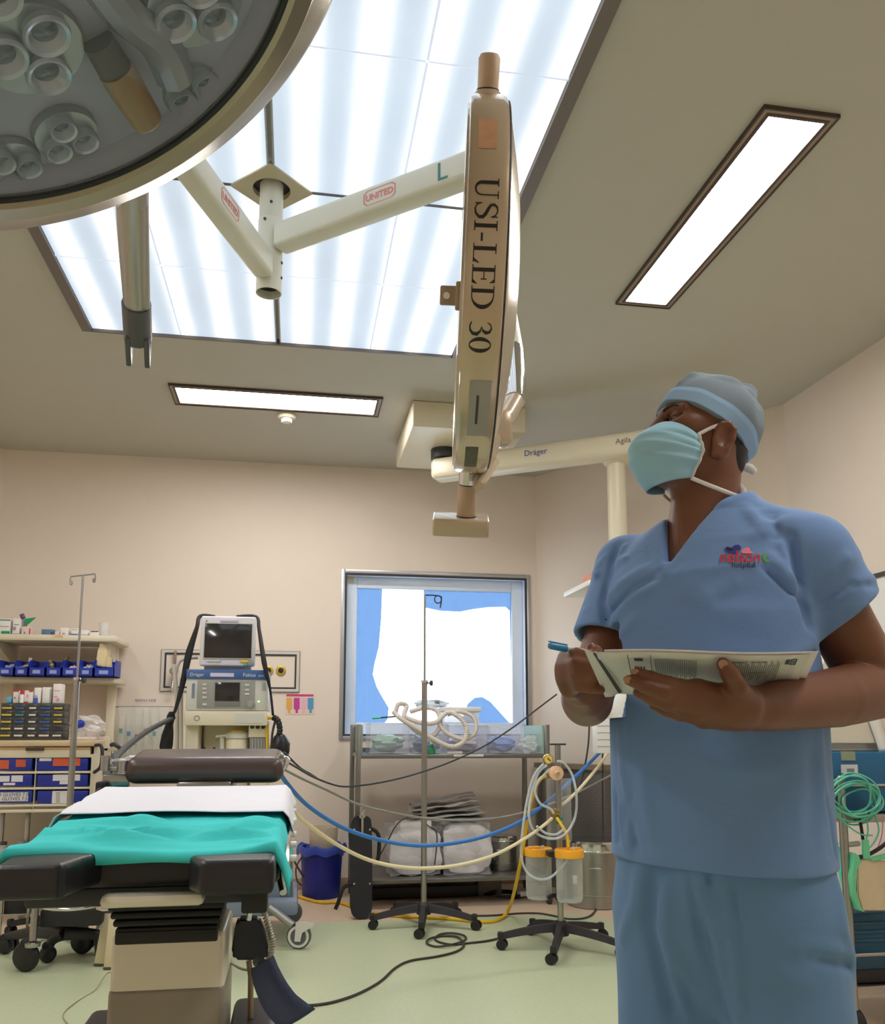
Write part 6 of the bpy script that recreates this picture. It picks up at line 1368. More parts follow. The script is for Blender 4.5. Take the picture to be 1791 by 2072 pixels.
# coil of green tubing over the post
gt = thing('green_tubing', at(1735, 1620, EYD-.03), 'coil of thin green tubing hung over the chrome trolley post', 'tubing')
rn = random.Random(2); M_gt = mat('green_tubing', (96, 186, 160), .35)
for k in range(9):
    cx, cy = 1728+rn.uniform(-8, 12), 1612+rn.uniform(-6, 14); rx, ry = 40+rn.uniform(-8, 16), 34+rn.uniform(-8, 12)+k*1.2
    pts = [at(cx+rx*math.cos(a)+3*math.sin(3*a+k), cy+ry*math.sin(a)+2*math.sin(2*a+k), EYD-.035-.02*math.sin(a+k*.5)-.004*(k % 3)) for a in np.linspace(0, 2*PI, 22)]
    b = MB(); b.tube(pts, .0034, 8, sub=2); b.build('loop', M_gt, gt)
for pts in ([(1765, 1630), (1772, 1655), (1778, 1680), (1770, 1702), (1757, 1718)], [(1752, 1640), (1756, 1680), (1752, 1700)], [(1690, 1640), (1712, 1668), (1742, 1688), (1765, 1690)]):
    b = MB(); b.tube([at(x, y, EYD-.04) for x, y in pts], .003, 8); b.build('tail', M_gt, gt)
# taped beige bag, drape, blue cloth
sb = thing('specimen_bag', at(1755, 1780, EYD-.02), 'beige paper bag edged with green tape hanging from the right-hand trolley', 'bag')
P = [at(x, y, EYD-.035) for x, y in ((1734, 1750), (1745, 1738), (1760, 1736), (1775, 1742), (1800, 1744), (1800, 1843), (1745, 1843), (1736, 1815))]
b = MB(); b.prism(P, (0, .03, 0)); bmesh.ops.bevel(b.bm, geom=list(b.bm.edges), offset=.004, segments=2, affect='EDGES'); b.build('bag', mat('beige_paper', (202, 186, 156), .75, var=.1, vscale=20), sb)
M_tape = mat('green_tape', (104, 196, 150), .5)
b = MB(); b.prism([at(x, y, EYD-.04) for x, y in ((1730, 1726), (1738, 1732), (1742, 1745), (1734, 1760), (1732, 1800), (1740, 1832), (1750, 1846), (1738, 1842), (1728, 1815), (1724, 1775), (1728, 1750))], (0, .03, 0)); b.build('tape', M_tape, sb)
b = MB(); b.prism([at(x, y, EYD-.042) for x, y in ((1746, 1700), (1758, 1699), (1761, 1738), (1748, 1738))], (0, .01, 0)); b.prism([at(x, y, EYD-.0425) for x, y in ((1760, 1736), (1800, 1726), (1800, 1738), (1764, 1742))], (0, .01, 0)); b.build('tape', M_tape, sb)
td = thing('teal_cloth', at(1708, 1760, EYD+.02), 'bright turquoise cloth hanging between the person and the chrome post', 'cloth')
b = MB(); rows = []
for v in np.linspace(0, 1, 12):
    y = 1704+124*v; xl_ = np.interp(v, [0, .3, 1], [1690, 1692, 1712]); xr_ = np.interp(v, [0, .2, 1], [1702, 1716, 1720])
    rows.append([at(xl_+(xr_-xl_)*u, y, EYD+.05+.012*math.sin(6*u+4*v)) for u in np.linspace(0, 1, 8)])
b.grid(rows); o = b.build('cloth', mat('turquoise_cloth', (74, 222, 196), .7), td); sm = o.modifiers.new('thickness', 'SOLIDIFY'); sm.thickness = .003
bc = thing('blue_bin', (ex+.3, EYD+.2, z2), 'dark teal plastic bin with ribbed front on the low shelf of the right-hand trolley', 'bin')
zc_ = zpx(1760, 1852)
b = MB(); b.box2((ex+.02, EYD+.03, z2+.002), (ex+.56, EYD+.42, zc_), .02, seg=3); b.build('tub', mat('dark_teal_plastic', (28, 78, 108), .45), bc)
for k in range(3):
    b = MB(); z = zc_-.035-.030*k; b.box2((ex+.03, EYD+.022, z-.006), (ex+.55, EYD+.034, z+.006), .004); b.build('rib', mat('dark_teal_plastic', (28, 78, 108)), bc)
b = MB(); b.box2((ex+.03, EYD+.024, z2+.004), (ex+.55, EYD+.032, z2+.05), .002); b.build('dark_foot', M_black, bc)
line('black_cable', [at(x, y, EYD-.02) for x, y in ((1738, 1650), (1742, 1672), (1746, 1700))], .006, M_black, 'short black cable behind the green tubing on the right-hand trolley', 'cable')
line('black_cable', [at(x, y, EYD-.03) for x, y in ((1732, 1735), (1755, 1730), (1780, 1716), (1800, 1700))], .007, M_black, 'black cable looping over the taped bag at the right edge', 'cable')
line('pink_wire', [at(x, y, EYD-.02) for x, y in ((1787, 1652), (1784, 1690), (1774, 1720))], .002, mat('pink_wire', (206, 130, 150), .5), 'thin pink wire at the right edge by the trolley shelf', 'wire')
# framed board on the right-hand wall
bo = thing('wall_board', atx(1770, 1250, RX-.01), 'white wall board with a dark metal edge behind the person at the right', 'board')
q0, q1 = atx(1740, 1176, RX-.012), atx(1800, 1152, RX-.012)
y0b, y1b, ztb, zbb = q1.y-.9, q0.y+.25, (q0.z+q1.z)/2, .95
b = MB(); b.box2((RX-.014, y0b, zbb), (RX-.002, y1b, ztb-.01)); b.build('panel', M_white, bo)
b = MB(); b.box2((RX-.022, y0b, ztb-.016), (RX-.002, y1b, ztb+.006)); b.box2((RX-.022, y1b-.012, zbb), (RX-.002, y1b+.006, ztb)); b.box2((RX-.022, y0b-.006, zbb), (RX-.002, y0b+.012, ztb)); b.box2((RX-.022, y0b, zbb-.016), (RX-.002, y1b, zbb+.006)); b.build('frame', mat('dark_grey_metal', (82, 78, 74), .4, .5), bo)
# ================================================================== LEFT FLOOR: low black unit with castors, leaning boards
lt = thing('low_trolley', atz(130, 1945, 0), 'low black boxed unit with chrome hoop and castors under the left of the table', 'trolley')
LY = 4.35; 
pobj('box_body', mat('soft_black_box', (28, 30, 32), .5), lt, 78, 1838, 205, 1878, LY, .30, .01)
b = MB(); b.tube([at(70, 1826, LY-.02), at(95, 1838, LY-.05), at(140, 1840, LY-.06), at(188, 1834, LY-.04), at(205, 1826, LY)], .009, 12); b.build('chrome_hoop', M_chrome, lt)
b = MB(); b.tube([at(72, 1828, LY-.02), at(68, 1870, LY-.03), at(66, 1904, LY-.04)], .016, 14); b.lathe(at(66, 1906, LY-.04)+Vector((0, 0, -.02)), (0, 0, 1), [(0, 0), (.032, 0), (.034, .016), (.018, .022), (0, .022)], 20); b.build('front_leg', M_steel, lt)
def ballwheel(px, py, r, par, Y=None):
    c = atz(px, py, 0.0); c = Vector((c.x, c.y, r)); ax = Vector((.35, .94, 0)).normalized()
    b = MB(); b.lathe(c-ax*.028, ax, [(0, 0), (r*.45, .002), (r*.85, .010), (r, .024), (r, .034), (r*.85, .048), (r*.45, .056), (0, .058)], 28); b.build('caster_wheel', M_black, par)
    b = MB(); b.box(c+Vector((0, 0, r*.95)), (.05, .05, .03), None, .01); b.build('caster_hood', M_black, par); return c
ballwheel(50, 1966, .066, lt); ballwheel(164, 1930, .060, lt); c3 = ballwheel(95, 1948, .040, lt); c4 = ballwheel(9, 1930, .040, lt)
hubc = at(128, 1880, LY+.1)
for k, e in enumerate((Vector((c3.x, c3.y, .075)), Vector((c4.x, c4.y, .080)), Vector((hubc.x+.22, hubc.y+.10, .08)))):
    b = MB(); h = Vector((hubc.x, hubc.y, hubc.z-.02)); b.tube([h, h.lerp(e, .55)+Vector((0, 0, .012)), e], [.032, .026, .018], 12, flat=.8); b.build('leg', M_bbase, lt)
pl_ = thing('plastic_cover', at(140, 1820, LY+.1), 'wrinkled black plastic sheet bunched on the low black unit', 'plastic bag')
b = MB(); c = at(142, 1836, LY+.05); zc = at(142, 1838, LY).z; blob(b, (c.x, LY+.16, zc+.045), .07, 17, (2.3, 1.7, .72), .16)
for v in b.bm.verts: v.co.z = max(v.co.z, zc+.002)
b.build('sheet', mat('black_film', (26, 28, 34), .22, bump=.5, bscale=25), pl_)
fb_ = thing('foot_pedal_box', at(30, 1840, 4.9), 'black box between two thin metal legs at the left edge on the floor', 'box')
pobj('case', M_black, fb_, 6, 1812, 56, 1850, 4.92, .16, .006)
for x in (3, 58): 
    p = at(x, 1812, 4.9); b = MB(); b.box2((p.x-.006, 4.90, .0), (p.x+.006, 4.912, p.z)); b.build('frame_leg', M_steel, fb_)
b = MB(); p, q = at(3, 1851, 4.9), at(58, 1851, 4.9); b.box2((p.x, 4.90, p.z-.006), (q.x, 5.08, p.z+.002)); b.build('frame_shelf', M_steel, fb_)
M_bd = mat('cream_laminate', (196, 184, 150), .5)
for k, (a, c, w, Y0, Y1, lb2) in enumerate((((222, 1850), (203, 1955), .030, 3.98, 3.92, 'cream laminate board leaning beside the table column, left one'), ((233, 1862), (222, 1962), .028, 3.9, 3.86, 'cream laminate board leaning beside the table column, right one'))):
    t = thing('leaning_board', atz(c[0], c[1], 0), lb2, 'board', 'cream boards leaning by the column')
    lo_ = atz(c[0], c[1], 0.0); hi_ = at(a[0], a[1], lo_.y+.05); d = (hi_-lo_); Lb = d.length; d.normalize(); s_ = Vector((1, 0, 0)); s_ = (s_-d*s_.dot(d)).normalized(); n_ = d.cross(s_)
    b = MB(); b.box(lo_+d*(Lb/2+.003), (w*2, .014, Lb), Matrix((s_, n_, d)).transposed(), .002); b.build('board', M_bd, t)
    b = MB(); b.box(lo_+d*.006, (w*2+.002, .016, .010), Matrix((s_, n_, d)).transposed()); b.build('edge', mat('dark_edge', (70, 62, 50), .6), t)
wt = thing('support_stand', atz(200, 1925, 0), 'white tube leg with a grey wheel left of the table column', 'stand leg')
lo_ = atz(196, 1930, .0); hi_ = at(210, 1850, lo_.y)
b = MB(); b.tube([lo_+Vector((0, 0, .10)), hi_], .018, 14, smooth=False); b.build('tube', M_white, wt)
b = MB(); b.lathe(lo_+Vector((-.012, 0, .045)), (1, .3, 0), [(0, 0), (.035, 0), (.045, .006), (.045, .02), (.035, .026), (0, .026)], 22); b.box(lo_+Vector((0, 0, .085)), (.04, .04, .04), None, .008); b.build('wheel', mat('grey_wheel', (84, 88, 98), .5), wt)
# ================================================================== THE PERSON
def smin(a, b, k):
    h = np.clip(0.5+0.5*(b-a)/k, 0, 1); return b*(1-h)+a*h - k*h*(1-h)
def smax(a, b, k): return -smin(-a, -b, k)
class Field:
    """signed distance grid; every limb is blended into one surface, then skinned by surface nets"""
    def __init__(s, lo, hi, h):
        s.lo = np.array(lo, float); s.h = h
        s.n = np.ceil((np.array(hi)-s.lo)/h).astype(int)+1
        s.v = np.full(s.n, 0.06, np.float32)
    def region(s, lo, hi, pad):
        a = np.maximum(np.floor((np.array(lo)-pad-s.lo)/s.h).astype(int), 0)
        b = np.minimum(np.ceil((np.array(hi)+pad-s.lo)/s.h).astype(int)+1, s.n)
        if (b <= a).any(): return None, None
        ax = [(s.lo[i]+s.h*np.arange(a[i], b[i])).astype(np.float32) for i in range(3)]
        P = np.stack(np.meshgrid(*ax, indexing='ij'), -1)
        return tuple(slice(a[i], b[i]) for i in range(3)), P
    def apply(s, lo, hi, pad, fn, k=0.01, op='union'):
        sl, P = s.region(lo, hi, pad)
        if sl is None: return
        d = fn(P).astype(np.float32); c = s.v[sl]
        s.v[sl] = smin(c, d, k) if op == 'union' else (smax(c, -d, k) if op == 'cut' else smax(c, d, k))
    def cone(s, a, b, ra, rb, k=0.01, op='union'):
        a, b = np.array(a, float), np.array(b, float); r = max(ra, rb)
        def fn(P):
            ba = b-a; l2 = ba@ba; t = np.clip(((P-a)@ba)/l2, 0, 1)
            return np.linalg.norm(P-a-t[..., None]*ba, axis=-1)-(ra+(rb-ra)*t)
        s.apply(np.minimum(a, b)-r, np.maximum(a, b)+r, k+0.012, fn, k, op)
    def ell(s, c, R, rad, k=0.01, op='union'):
        """R: rows are the ellipsoid's axes"""
        c = np.array(c, float); R = np.array(R, float); rad = np.array(rad, float); r = rad.max()
        def fn(P):
            q = (P-c)@R.T; k0 = np.linalg.norm(q/rad, axis=-1); k1 = np.linalg.norm(q/rad**2, axis=-1)
            return k0*(k0-1)/np.maximum(k1, 1e-6)
        s.apply(c-r, c+r, k+0.012, fn, k, op)
    def fold(s, pts, amp, w):
        pts = np.array([np.array(p, float) for p in pts])
        sl, P = s.region(pts.min(0), pts.max(0), w*2.6)
        if sl is None: return
        D = np.full(P.shape[:-1], 9.0)
        for a, b in zip(pts[:-1], pts[1:]):
            ba = b-a; t = np.clip(((P-a)@ba)/(ba@ba), 0, 1)
            D = np.minimum(D, np.linalg.norm(P-a-t[..., None]*ba, axis=-1))
        ends = np.minimum(np.linalg.norm(P-pts[0], axis=-1), np.linalg.norm(P-pts[-1], axis=-1))
        s.v[sl] -= (amp*np.exp(-(D/w)**2)*np.clip(.25+ends/(2.5*w), 0, 1)).astype(np.float32)
    def blur(s, c, r, passes=6):
        c = np.array(c, float); sl, P = s.region(c-r, c+r, 0.01)
        if sl is None: return
        v = s.v[sl].copy()
        for _ in range(passes):
            for ax in range(3):
                w = v.copy(); n = v.shape[ax]
                a = [slice(None)]*3; b_ = [slice(None)]*3; m = [slice(None)]*3
                a[ax] = slice(0, n-2); b_[ax] = slice(2, n); m[ax] = slice(1, n-1)
                w[tuple(m)] = .25*v[tuple(a)]+.5*v[tuple(m)]+.25*v[tuple(b_)]; v = w
        k = np.clip((r-np.linalg.norm(P-c, axis=-1))/(.4*r), 0, 1); s.v[sl] = s.v[sl]*(1-k)+v*k
    def mesh(s):
        v = s.v; ins = v < 0; n = s.n
        cnt = np.zeros(n-1, np.int8); offs = [(i, j, k) for i in (0, 1) for j in (0, 1) for k in (0, 1)]
        for o in offs: cnt += ins[o[0]:n[0]-1+o[0], o[1]:n[1]-1+o[1], o[2]:n[2]-1+o[2]]
        act = (cnt > 0) & (cnt < 8); ijk = np.argwhere(act)
        vals = {o: v[ijk[:, 0]+o[0], ijk[:, 1]+o[1], ijk[:, 2]+o[2]] for o in offs}
        acc = np.zeros((len(ijk), 3)); m = np.zeros(len(ijk))
        for o in offs:
            for ax in range(3):
                if o[ax] == 1: continue
                q = list(o); q[ax] = 1; q = tuple(q); A, B = vals[o], vals[q]
                x = (A < 0) != (B < 0); t = np.where(x, A/np.where(x, A-B, 1), 0)
                p = np.tile(np.array(o, float), (len(ijk), 1)); p[:, ax] += t
                acc[x] += p[x]; m += x
        V = s.lo + (ijk + acc/m[:, None])*s.h
        idx = -np.ones(n-1, np.int64); idx[tuple(ijk.T)] = np.arange(len(ijk)); F = []
        for ax in range(3):
            u, w = (ax+1) % 3, (ax+2) % 3
            sa = [slice(1, -1)]*3; sb = [slice(1, -1)]*3; sa[ax] = slice(0, -1); sb[ax] = slice(1, None)
            A, B = ins[tuple(sa)], ins[tuple(sb)]
            for sign in (0, 1):
                e = np.argwhere((A & ~B) if sign else (~A & B)); e = e + 1; e[:, ax] -= 1
                def cell(du, dw):
                    c = e.copy(); c[:, u] -= du; c[:, w] -= dw; return idx[tuple(c.T)]
                q = np.stack([cell(1, 1), cell(0, 1), cell(0, 0), cell(1, 0)], 1)
                F.append(q if sign else q[:, ::-1])
        F = np.concatenate(F); F = F[(F >= 0).all(1)]
        return V, F
def field_obj(name, fld, m, parent=None, smooth=1):
    V, F = fld.mesh()
    for _ in range(smooth):                      # light relaxation
        S = np.zeros_like(V); c = np.zeros(len(V))
        for a, b_ in ((0, 1), (1, 2), (2, 3), (3, 0)):
            np.add.at(S, F[:, a], V[F[:, b_]]); np.add.at(S, F[:, b_], V[F[:, a]]); np.add.at(c, F[:, a], 1); np.add.at(c, F[:, b_], 1)
        V = V*0.5 + 0.5*S/np.maximum(c, 1)[:, None]
    me = bpy.data.meshes.new(name); me.from_pydata(V.tolist(), [], F.tolist()); me.materials.append(m)
    me.polygons.foreach_set('use_smooth', [True]*len(me.polygons))
    o = bpy.data.objects.new(name, me); COL.objects.link(o)
    if parent is not None: o.parent = parent; o.matrix_parent_inverse = parent.matrix_basis.inverted()
    return o, V, F
A_ = lambda v: np.array(v, float)
pt = lambda x, y, Y: np.array(at(x, y, Y))

M_skin = mat('brown_skin', (116, 73, 52), 0.45, var=0.10, vscale=14, bump=0.08, bscale=260, sss=0.08)
M_scrub = mat('blue_scrub_cotton', (114, 148, 200), 0.85, var=0.07, vscale=5, bump=0.45, bscale=24, sheen=0.15, spec=0.2)
M_cap = mat('blue_grey_cap_cloth', (126, 140, 152), 0.8, var=0.12, vscale=9, bump=0.1, bscale=300, spec=0.2)
M_mask = mat('aqua_mask_cloth', (158, 205, 228), 0.8, var=0.04, bump=0.08, bscale=400, spec=0.2)
M_hair = mat('black_hair', (14, 13, 13), 0.5, bump=0.6, bscale=300)

# frames
TB = A_([-math.sin(math.radians(50)), -math.cos(math.radians(50)), 0])    # chest direction
TA = A_([-TB[1], TB[0], 0]); ZU = A_([0, 0, 1])                            # toward his left arm
TC = pt(1447, 1474, 1.50); TC[2] = 0
HF = A_([-0.985, -0.03, 0.17]); HF /= np.linalg.norm(HF)                   # where the face looks
HL = np.cross(ZU, HF); HL /= np.linalg.norm(HL); HU = np.cross(HF, HL)

HC = pt(1423, 868, 1.50)
hd = lambda f, l, u: HC + HF*f + HL*l + HU*u
tor = lambda a, b_, z: TC + TA*a + TB*b_ + ZU*z

SHR, SHL = pt(1270, 1148, 1.66), pt(1642, 1120, 1.37)
ELR, ELL = pt(1188, 1420, 1.60), pt(1772, 1392, 1.40)
WRR, WRL = pt(1186, 1402, 1.36), pt(1535, 1434, 1.22)

person = thing('person', (TC[0], TC[1], 0), 'person in blue scrubs, grey cap and aqua mask, looking left, holding papers and pen', 'person')

# ---------------------------------------------------------------- body: head, neck, chest, arms and hands in one skin
B = Field((0.35, 1.02, 0.98), (1.20, 1.80, 1.86), 0.003)
HR = np.stack([HF, HL, HU])
B.ell(hd(-0.002, 0, 0.004), HR, (0.088, 0.077, 0.090), 0.01)
B.ell(hd(0.03, 0, -0.045), HR, (0.066, 0.060, 0.075), 0.03)
B.cone(hd(0.062, 0.022, -0.095), hd(0.062, -0.022, -0.095), 0.024, 0.024, 0.03)      # chin
B.cone(hd(0.0, 0.052, -0.075), hd(0.055, 0.025, -0.098), 0.020, 0.018, 0.03)         # jaw
B.cone(hd(0.0, -0.052, -0.075), hd(0.055, -0.025, -0.098), 0.020, 0.018, 0.03)
for s_ in (-1, 1):
    B.ell(hd(0.055, s_*0.042, -0.022), HR, (0.030, 0.026, 0.022), 0.02)              # cheekbone
    B.ell(hd(0.078, s_*0.032, -0.006), HR, (0.020, 0.022, 0.013), 0.012, 'cut')       # eye socket
    B.cone(hd(0.080, s_*0.012, 0.013), hd(0.066, s_*0.052, 0.011), 0.010, 0.008, 0.012)   # brow
    B.ell(hd(0.071, s_*0.032, -0.009), HR, (0.015, 0.017, 0.0135), 0.003)             # lids over the eyeball
    B.cone(hd(0.088, s_*0.020, -0.0115), hd(0.078, s_*0.044, -0.011), 0.0034, 0.0026, 0.0015, 'cut')
    B.cone(hd(0.094, s_*0.010, -0.037), hd(0.090, s_*0.013, -0.036), 0.010, 0.009, 0.008)
B.cone(hd(0.084, 0, 0.006), hd(0.106, 0, -0.034), 0.0085, 0.012, 0.012)              # nose
B.cone(hd(0.082, 0.016, -0.060), hd(0.082, -0.016, -0.060), 0.008, 0.008, 0.006)     # lips
B.cone(hd(0.080, 0.014, -0.071), hd(0.080, -0.014, -0.071), 0.009, 0.009, 0.006)
for s_ in (-1, 1):                                                                    # ears
    e = lambda f, u, l=0.0: hd(f+0.014, s_*(0.073+l), u-0.030)
    ER = np.stack([HF*0.94+HU*0.3, HL*0.85-HF*0.5*s_*0, HU])
    B.ell(e(-0.015, -0.022, 0.007), HR, (0.019, 0.009, 0.034), 0.006)
    rim = [e(-0.002, -0.004, .006), e(-0.008, 0.008, .012), e(-0.020, 0.010, .016), e(-0.031, 0.000, .018), e(-0.031, -0.018, .017), e(-0.023, -0.036, .013), e(-0.012, -0.052, .008), e(-0.003, -0.052, .006), e(-0.002, -0.042, .005)]
    for p, q in zip(rim[:-1], rim[1:]): B.cone(p, q, 0.0052, 0.0052, 0.004)
    B.ell(e(-0.012, -0.020, 0.017), HR, (0.010, 0.006, 0.016), 0.004, 'cut')
    B.cone(e(0.0, -0.022, .006), e(-0.001, -0.030, .006), 0.005, 0.004, 0.004)
NB = pt(1412, 1098, 1.505)
B.cone(hd(-0.022, 0, -0.055), NB-A_([0, 0, .02]), 0.060, 0.066, 0.03)
B.cone(hd(0.025, 0.012, -0.10), NB+TB*0.038-A_([0, 0, .03]), 0.020, 0.026, 0.025)    # throat
B.cone(NB-A_([0, 0, .02]), SHL-A_([0, 0, .035]), 0.046, 0.044, 0.03); B.cone(NB-A_([0, 0, .02]), SHR-A_([0, 0, .03]), 0.046, 0.044, 0.03)
TR = np.stack([TA, TB, ZU])
B.ell(tor(0, 0.005, 1.27), TR, (0.170, 0.118, 0.19), 0.04)
B.ell(tor(0, 0.015, 1.08), TR, (0.17, 0.125, 0.16), 0.04)
for p, q, r0, r1 in ((SHR, ELR, 0.052, 0.046), (SHL, ELL, 0.056, 0.055)): B.cone(p-A_([0, 0, .03]), q, r0, r1, 0.02)
B.cone(ELR, ELR*0.55+WRR*0.45, 0.049, 0.047, 0.004); B.cone(ELR*0.55+WRR*0.45, WRR, 0.047, 0.035, 0.002)
mid = ELL*0.62+WRL*0.38+A_([0, 0, -0.004])
B.cone(ELL, mid, 0.056, 0.051, 0.003); B.cone(mid, WRL, 0.051, 0.036, 0.002)
def chain(pts, rads, k=0.004, k0=0.010):
    for i, (p, q) in enumerate(zip(pts[:-1], pts[1:])): B.cone(p, q, rads[i], rads[i+1], k0 if i == 0 else k)
# his left hand (right in the picture) lies under the papers, fingers toward the left
p_ = pt
B.cone(WRL, p_(1470, 1432, 1.195), 0.0355, 0.033, 0.002)
B.cone(WRL, p_(1475, 1418, 1.20), 0.031, 0.028, 0.004)
for q, r in (((1412, 1396, 1.165), .0165), ((1408, 1416, 1.165), .0170), ((1412, 1436, 1.175), .0165), ((1424, 1454, 1.19), .0150)):
    B.cone(p_(1492, 1430, 1.20), p_(*q), 0.028, r, 0.014)
LH = {'index': [(1412, 1396, 1.165), (1352, 1382, 1.150), (1316, 1370, 1.152), (1288, 1361, 1.158)],
      'middle': [(1408, 1416, 1.165), (1344, 1402, 1.145), (1304, 1389, 1.148), (1272, 1376, 1.154)],
      'ring': [(1412, 1436, 1.175), (1352, 1426, 1.158), (1318, 1414, 1.160), (1290, 1402, 1.168)],
      'little': [(1424, 1454, 1.19), (1376, 1448, 1.178), (1346, 1439, 1.182), (1320, 1428, 1.190)]}
RAD = {'index': (.0125, .0102, .0092, .0078), 'middle': (.0128, .0105, .0094, .0080), 'ring': (.0122, .0100, .0090, .0076), 'little': (.0108, .0088, .0078, .0066)}
for kf in LH: chain([p_(*q) for q in LH[kf]], RAD[kf])
LT = [p_(1500, 1420, 1.185), p_(1490, 1388, 1.150), p_(1476, 1362, 1.138), p_(1463, 1344, 1.136)]
chain(LT, (.024, .0150, .0125, .0098), 0.006, 0.014)
# his right hand (left in the picture): fist closed round the pen, seen from the back
B.cone(WRR, p_(1178, 1378, 1.315), 0.034, 0.030, 0.02); B.cone(WRR, p_(1182, 1395, 1.31), 0.032, 0.026, 0.02)
RK = [(1150, 1332, 1.275), (1144, 1352, 1.268), (1146, 1373, 1.268), (1154, 1393, 1.275)]
for q in RK: B.cone(p_(1182, 1385, 1.33), p_(*q), 0.028, 0.0155, 0.014)
RH = {'index': [RK[0], (1168, 1324, 1.236), (1190, 1330, 1.226), (1204, 1338, 1.236)],
      'middle': [RK[1], (1166, 1345, 1.226), (1192, 1348, 1.216), (1208, 1352, 1.226)],
      'ring': [RK[2], (1168, 1366, 1.226), (1194, 1368, 1.216), (1210, 1371, 1.224)],
      'little': [RK[3], (1172, 1388, 1.236), (1196, 1392, 1.224), (1216, 1396, 1.224)]}
for kf in RH: chain([p_(*q) for q in RH[kf]], [r*1.04 for r in RAD[kf]])
chain([p_(1195, 1372, 1.31), p_(1200, 1340, 1.275), p_(1203, 1320, 1.25), p_(1196, 1312, 1.235)], (.020, .0135, .0115, .0090), 0.005, 0.012)
for c_, r_ in ((WRL, .055), (mid, .07), (ELL, .085), (WRR, .05), (ELR, .07), (ELR*.55+WRR*.45, .06)): B.blur(c_, r_, 14)
body, bV, bF = field_obj('body', B, M_skin, person, 3)
del B
# eyes
for s_ in (-1, 1):
    b = MB(); b.sphere(hd(0.0706, s_*0.032, -0.0095), 0.0132, 16); ey = b.build('eye', mat('eye_white', (150, 136, 126), 0.35), person)
    b = MB(); b.sphere(hd(0.0776, s_*0.0325, -0.0095), 0.0070, 12); b.build('iris', mat('dark_iris', (24, 16, 13), 0.4), ey)
btree = BVHTree.FromPolygons([Vector(v) for v in bV], [tuple(f) for f in bF])
def on_face(l, u, lift=0.0):
    h = btree.ray_cast(Vector(hd(0.2, l, u)), Vector(-HF)); p = np.array(h[0]) if h[0] is not None else hd(0.08, l, u)
    return p+HF*lift
for s_ in (-1, 1):
    b = MB(); b.tube([on_face(s_*0.013, 0.0085), on_face(s_*0.022, 0.0130), on_face(s_*0.034, 0.0150), on_face(s_*0.047, 0.0110)], [0.003, 0.0042, 0.0038, 0.0015], 8, flat=0.6)
    b.build('eyebrow', M_hair, person)
M_nail = mat('finger_nail', (176, 128, 108), 0.3)
for c_, t_, r_ in ((LT[-1], LT[-1]-LT[-2], .0072), (p_(*LH['index'][-1]), p_(*LH['index'][-1])-p_(*LH['index'][-2]), .0058), (p_(*LH['middle'][-1]), p_(*LH['middle'][-1])-p_(*LH['middle'][-2]), .0058)):
    t_ = Vector(t_).normalized(); v_ = (EYE-Vector(c_)).normalized(); v_ = (v_-t_*v_.dot(t_)).normalized(); w_ = t_.cross(v_)
    b = MB(); b.sphere(Vector(c_)+v_*r_*.98+t_*.002, r_, 14, 0, (1.15, .95, .32), Matrix((t_, w_, v_)).transposed()); b.build('finger_nail', M_nail, person)

# ---------------------------------------------------------------- hair and cap
Hh = Field(HC-0.16, HC+0.16, 0.004)
Hh.ell(hd(-0.008, 0, 0.000), HR, (0.088, 0.080, 0.090), 0.01)
Hh.ell(hd(-0.046, 0, -0.058), HR, (0.040, 0.060, 0.052), 0.02)
def half(n, o): 
    n = A_(n); o = A_(o)
    return lambda P: (P-o)@n
allb = (HC-0.17, HC+0.17)
Hh.apply(*allb, 0, half(HF, hd(-0.022, 0, 0)), 0.004, 'int')
Hh.apply(*allb, 0, half(HU*-1, hd(0, 0, -0.098)), 0.004, 'int')
hair, _, _ = field_obj('hair', Hh, M_hair, person)
CPN = (HU*0.90 - HF*0.43); CPN /= np.linalg.norm(CPN); CPO = hd(0.085, 0, 0.025)     # cap rim plane
Cp = Field(HC-0.18, HC+0.20, 0.0035)
Cp.ell(hd(-0.003, 0, 0.006), HR, (0.097, 0.086, 0.096), 0.01)
Cp.ell(hd(-0.040, 0.01, 0.022), HR, (0.062, 0.078, 0.066), 0.015)
Cp.ell(hd(-0.060, 0.0, 0.004), HR, (0.046, 0.066, 0.068), 0.012)
Cp.ell(hd(-0.030, 0.0, 0.080), HR, (0.060, 0.055, 0.026), 0.015)
rng = random.Random(3)
for i in range(16):
    th = rng.uniform(-1.2, 1.5); 
    base = [hd(0.10*math.cos(t)-0.02, 0.092*math.sin(th)*(0.5+0.5*math.sin(t)), 0.035+0.09*math.sin(t)) for t in np.linspace(0.55, 2.6, 6)]
    Cp.fold(base, rng.choice((-1, 1))*0.0085, 0.011)
Cp.fold([hd(-0.050, 0.03, 0.100), hd(-0.066, 0.05, 0.07), hd(-0.074, 0.07, 0.03)], -0.012, 0.016)
Cp.fold([hd(-0.080, 0.03, 0.065), hd(-0.096, 0.03, 0.02)], 0.011, 0.022)
Cp.fold([hd(-0.098, 0.02, -0.015), hd(-0.092, 0.03, -0.05)], 0.008, 0.018)
Cp.fold([hd(0.03, 0.06, 0.115), hd(-0.04, 0.06, 0.118)], 0.005, 0.02)
Cp.apply(HC-0.3, HC+0.3, 0, half(-CPN, CPO), 0.003, 'int')
cap, cV, cF = field_obj('surgical_cap', Cp, M_cap, person)
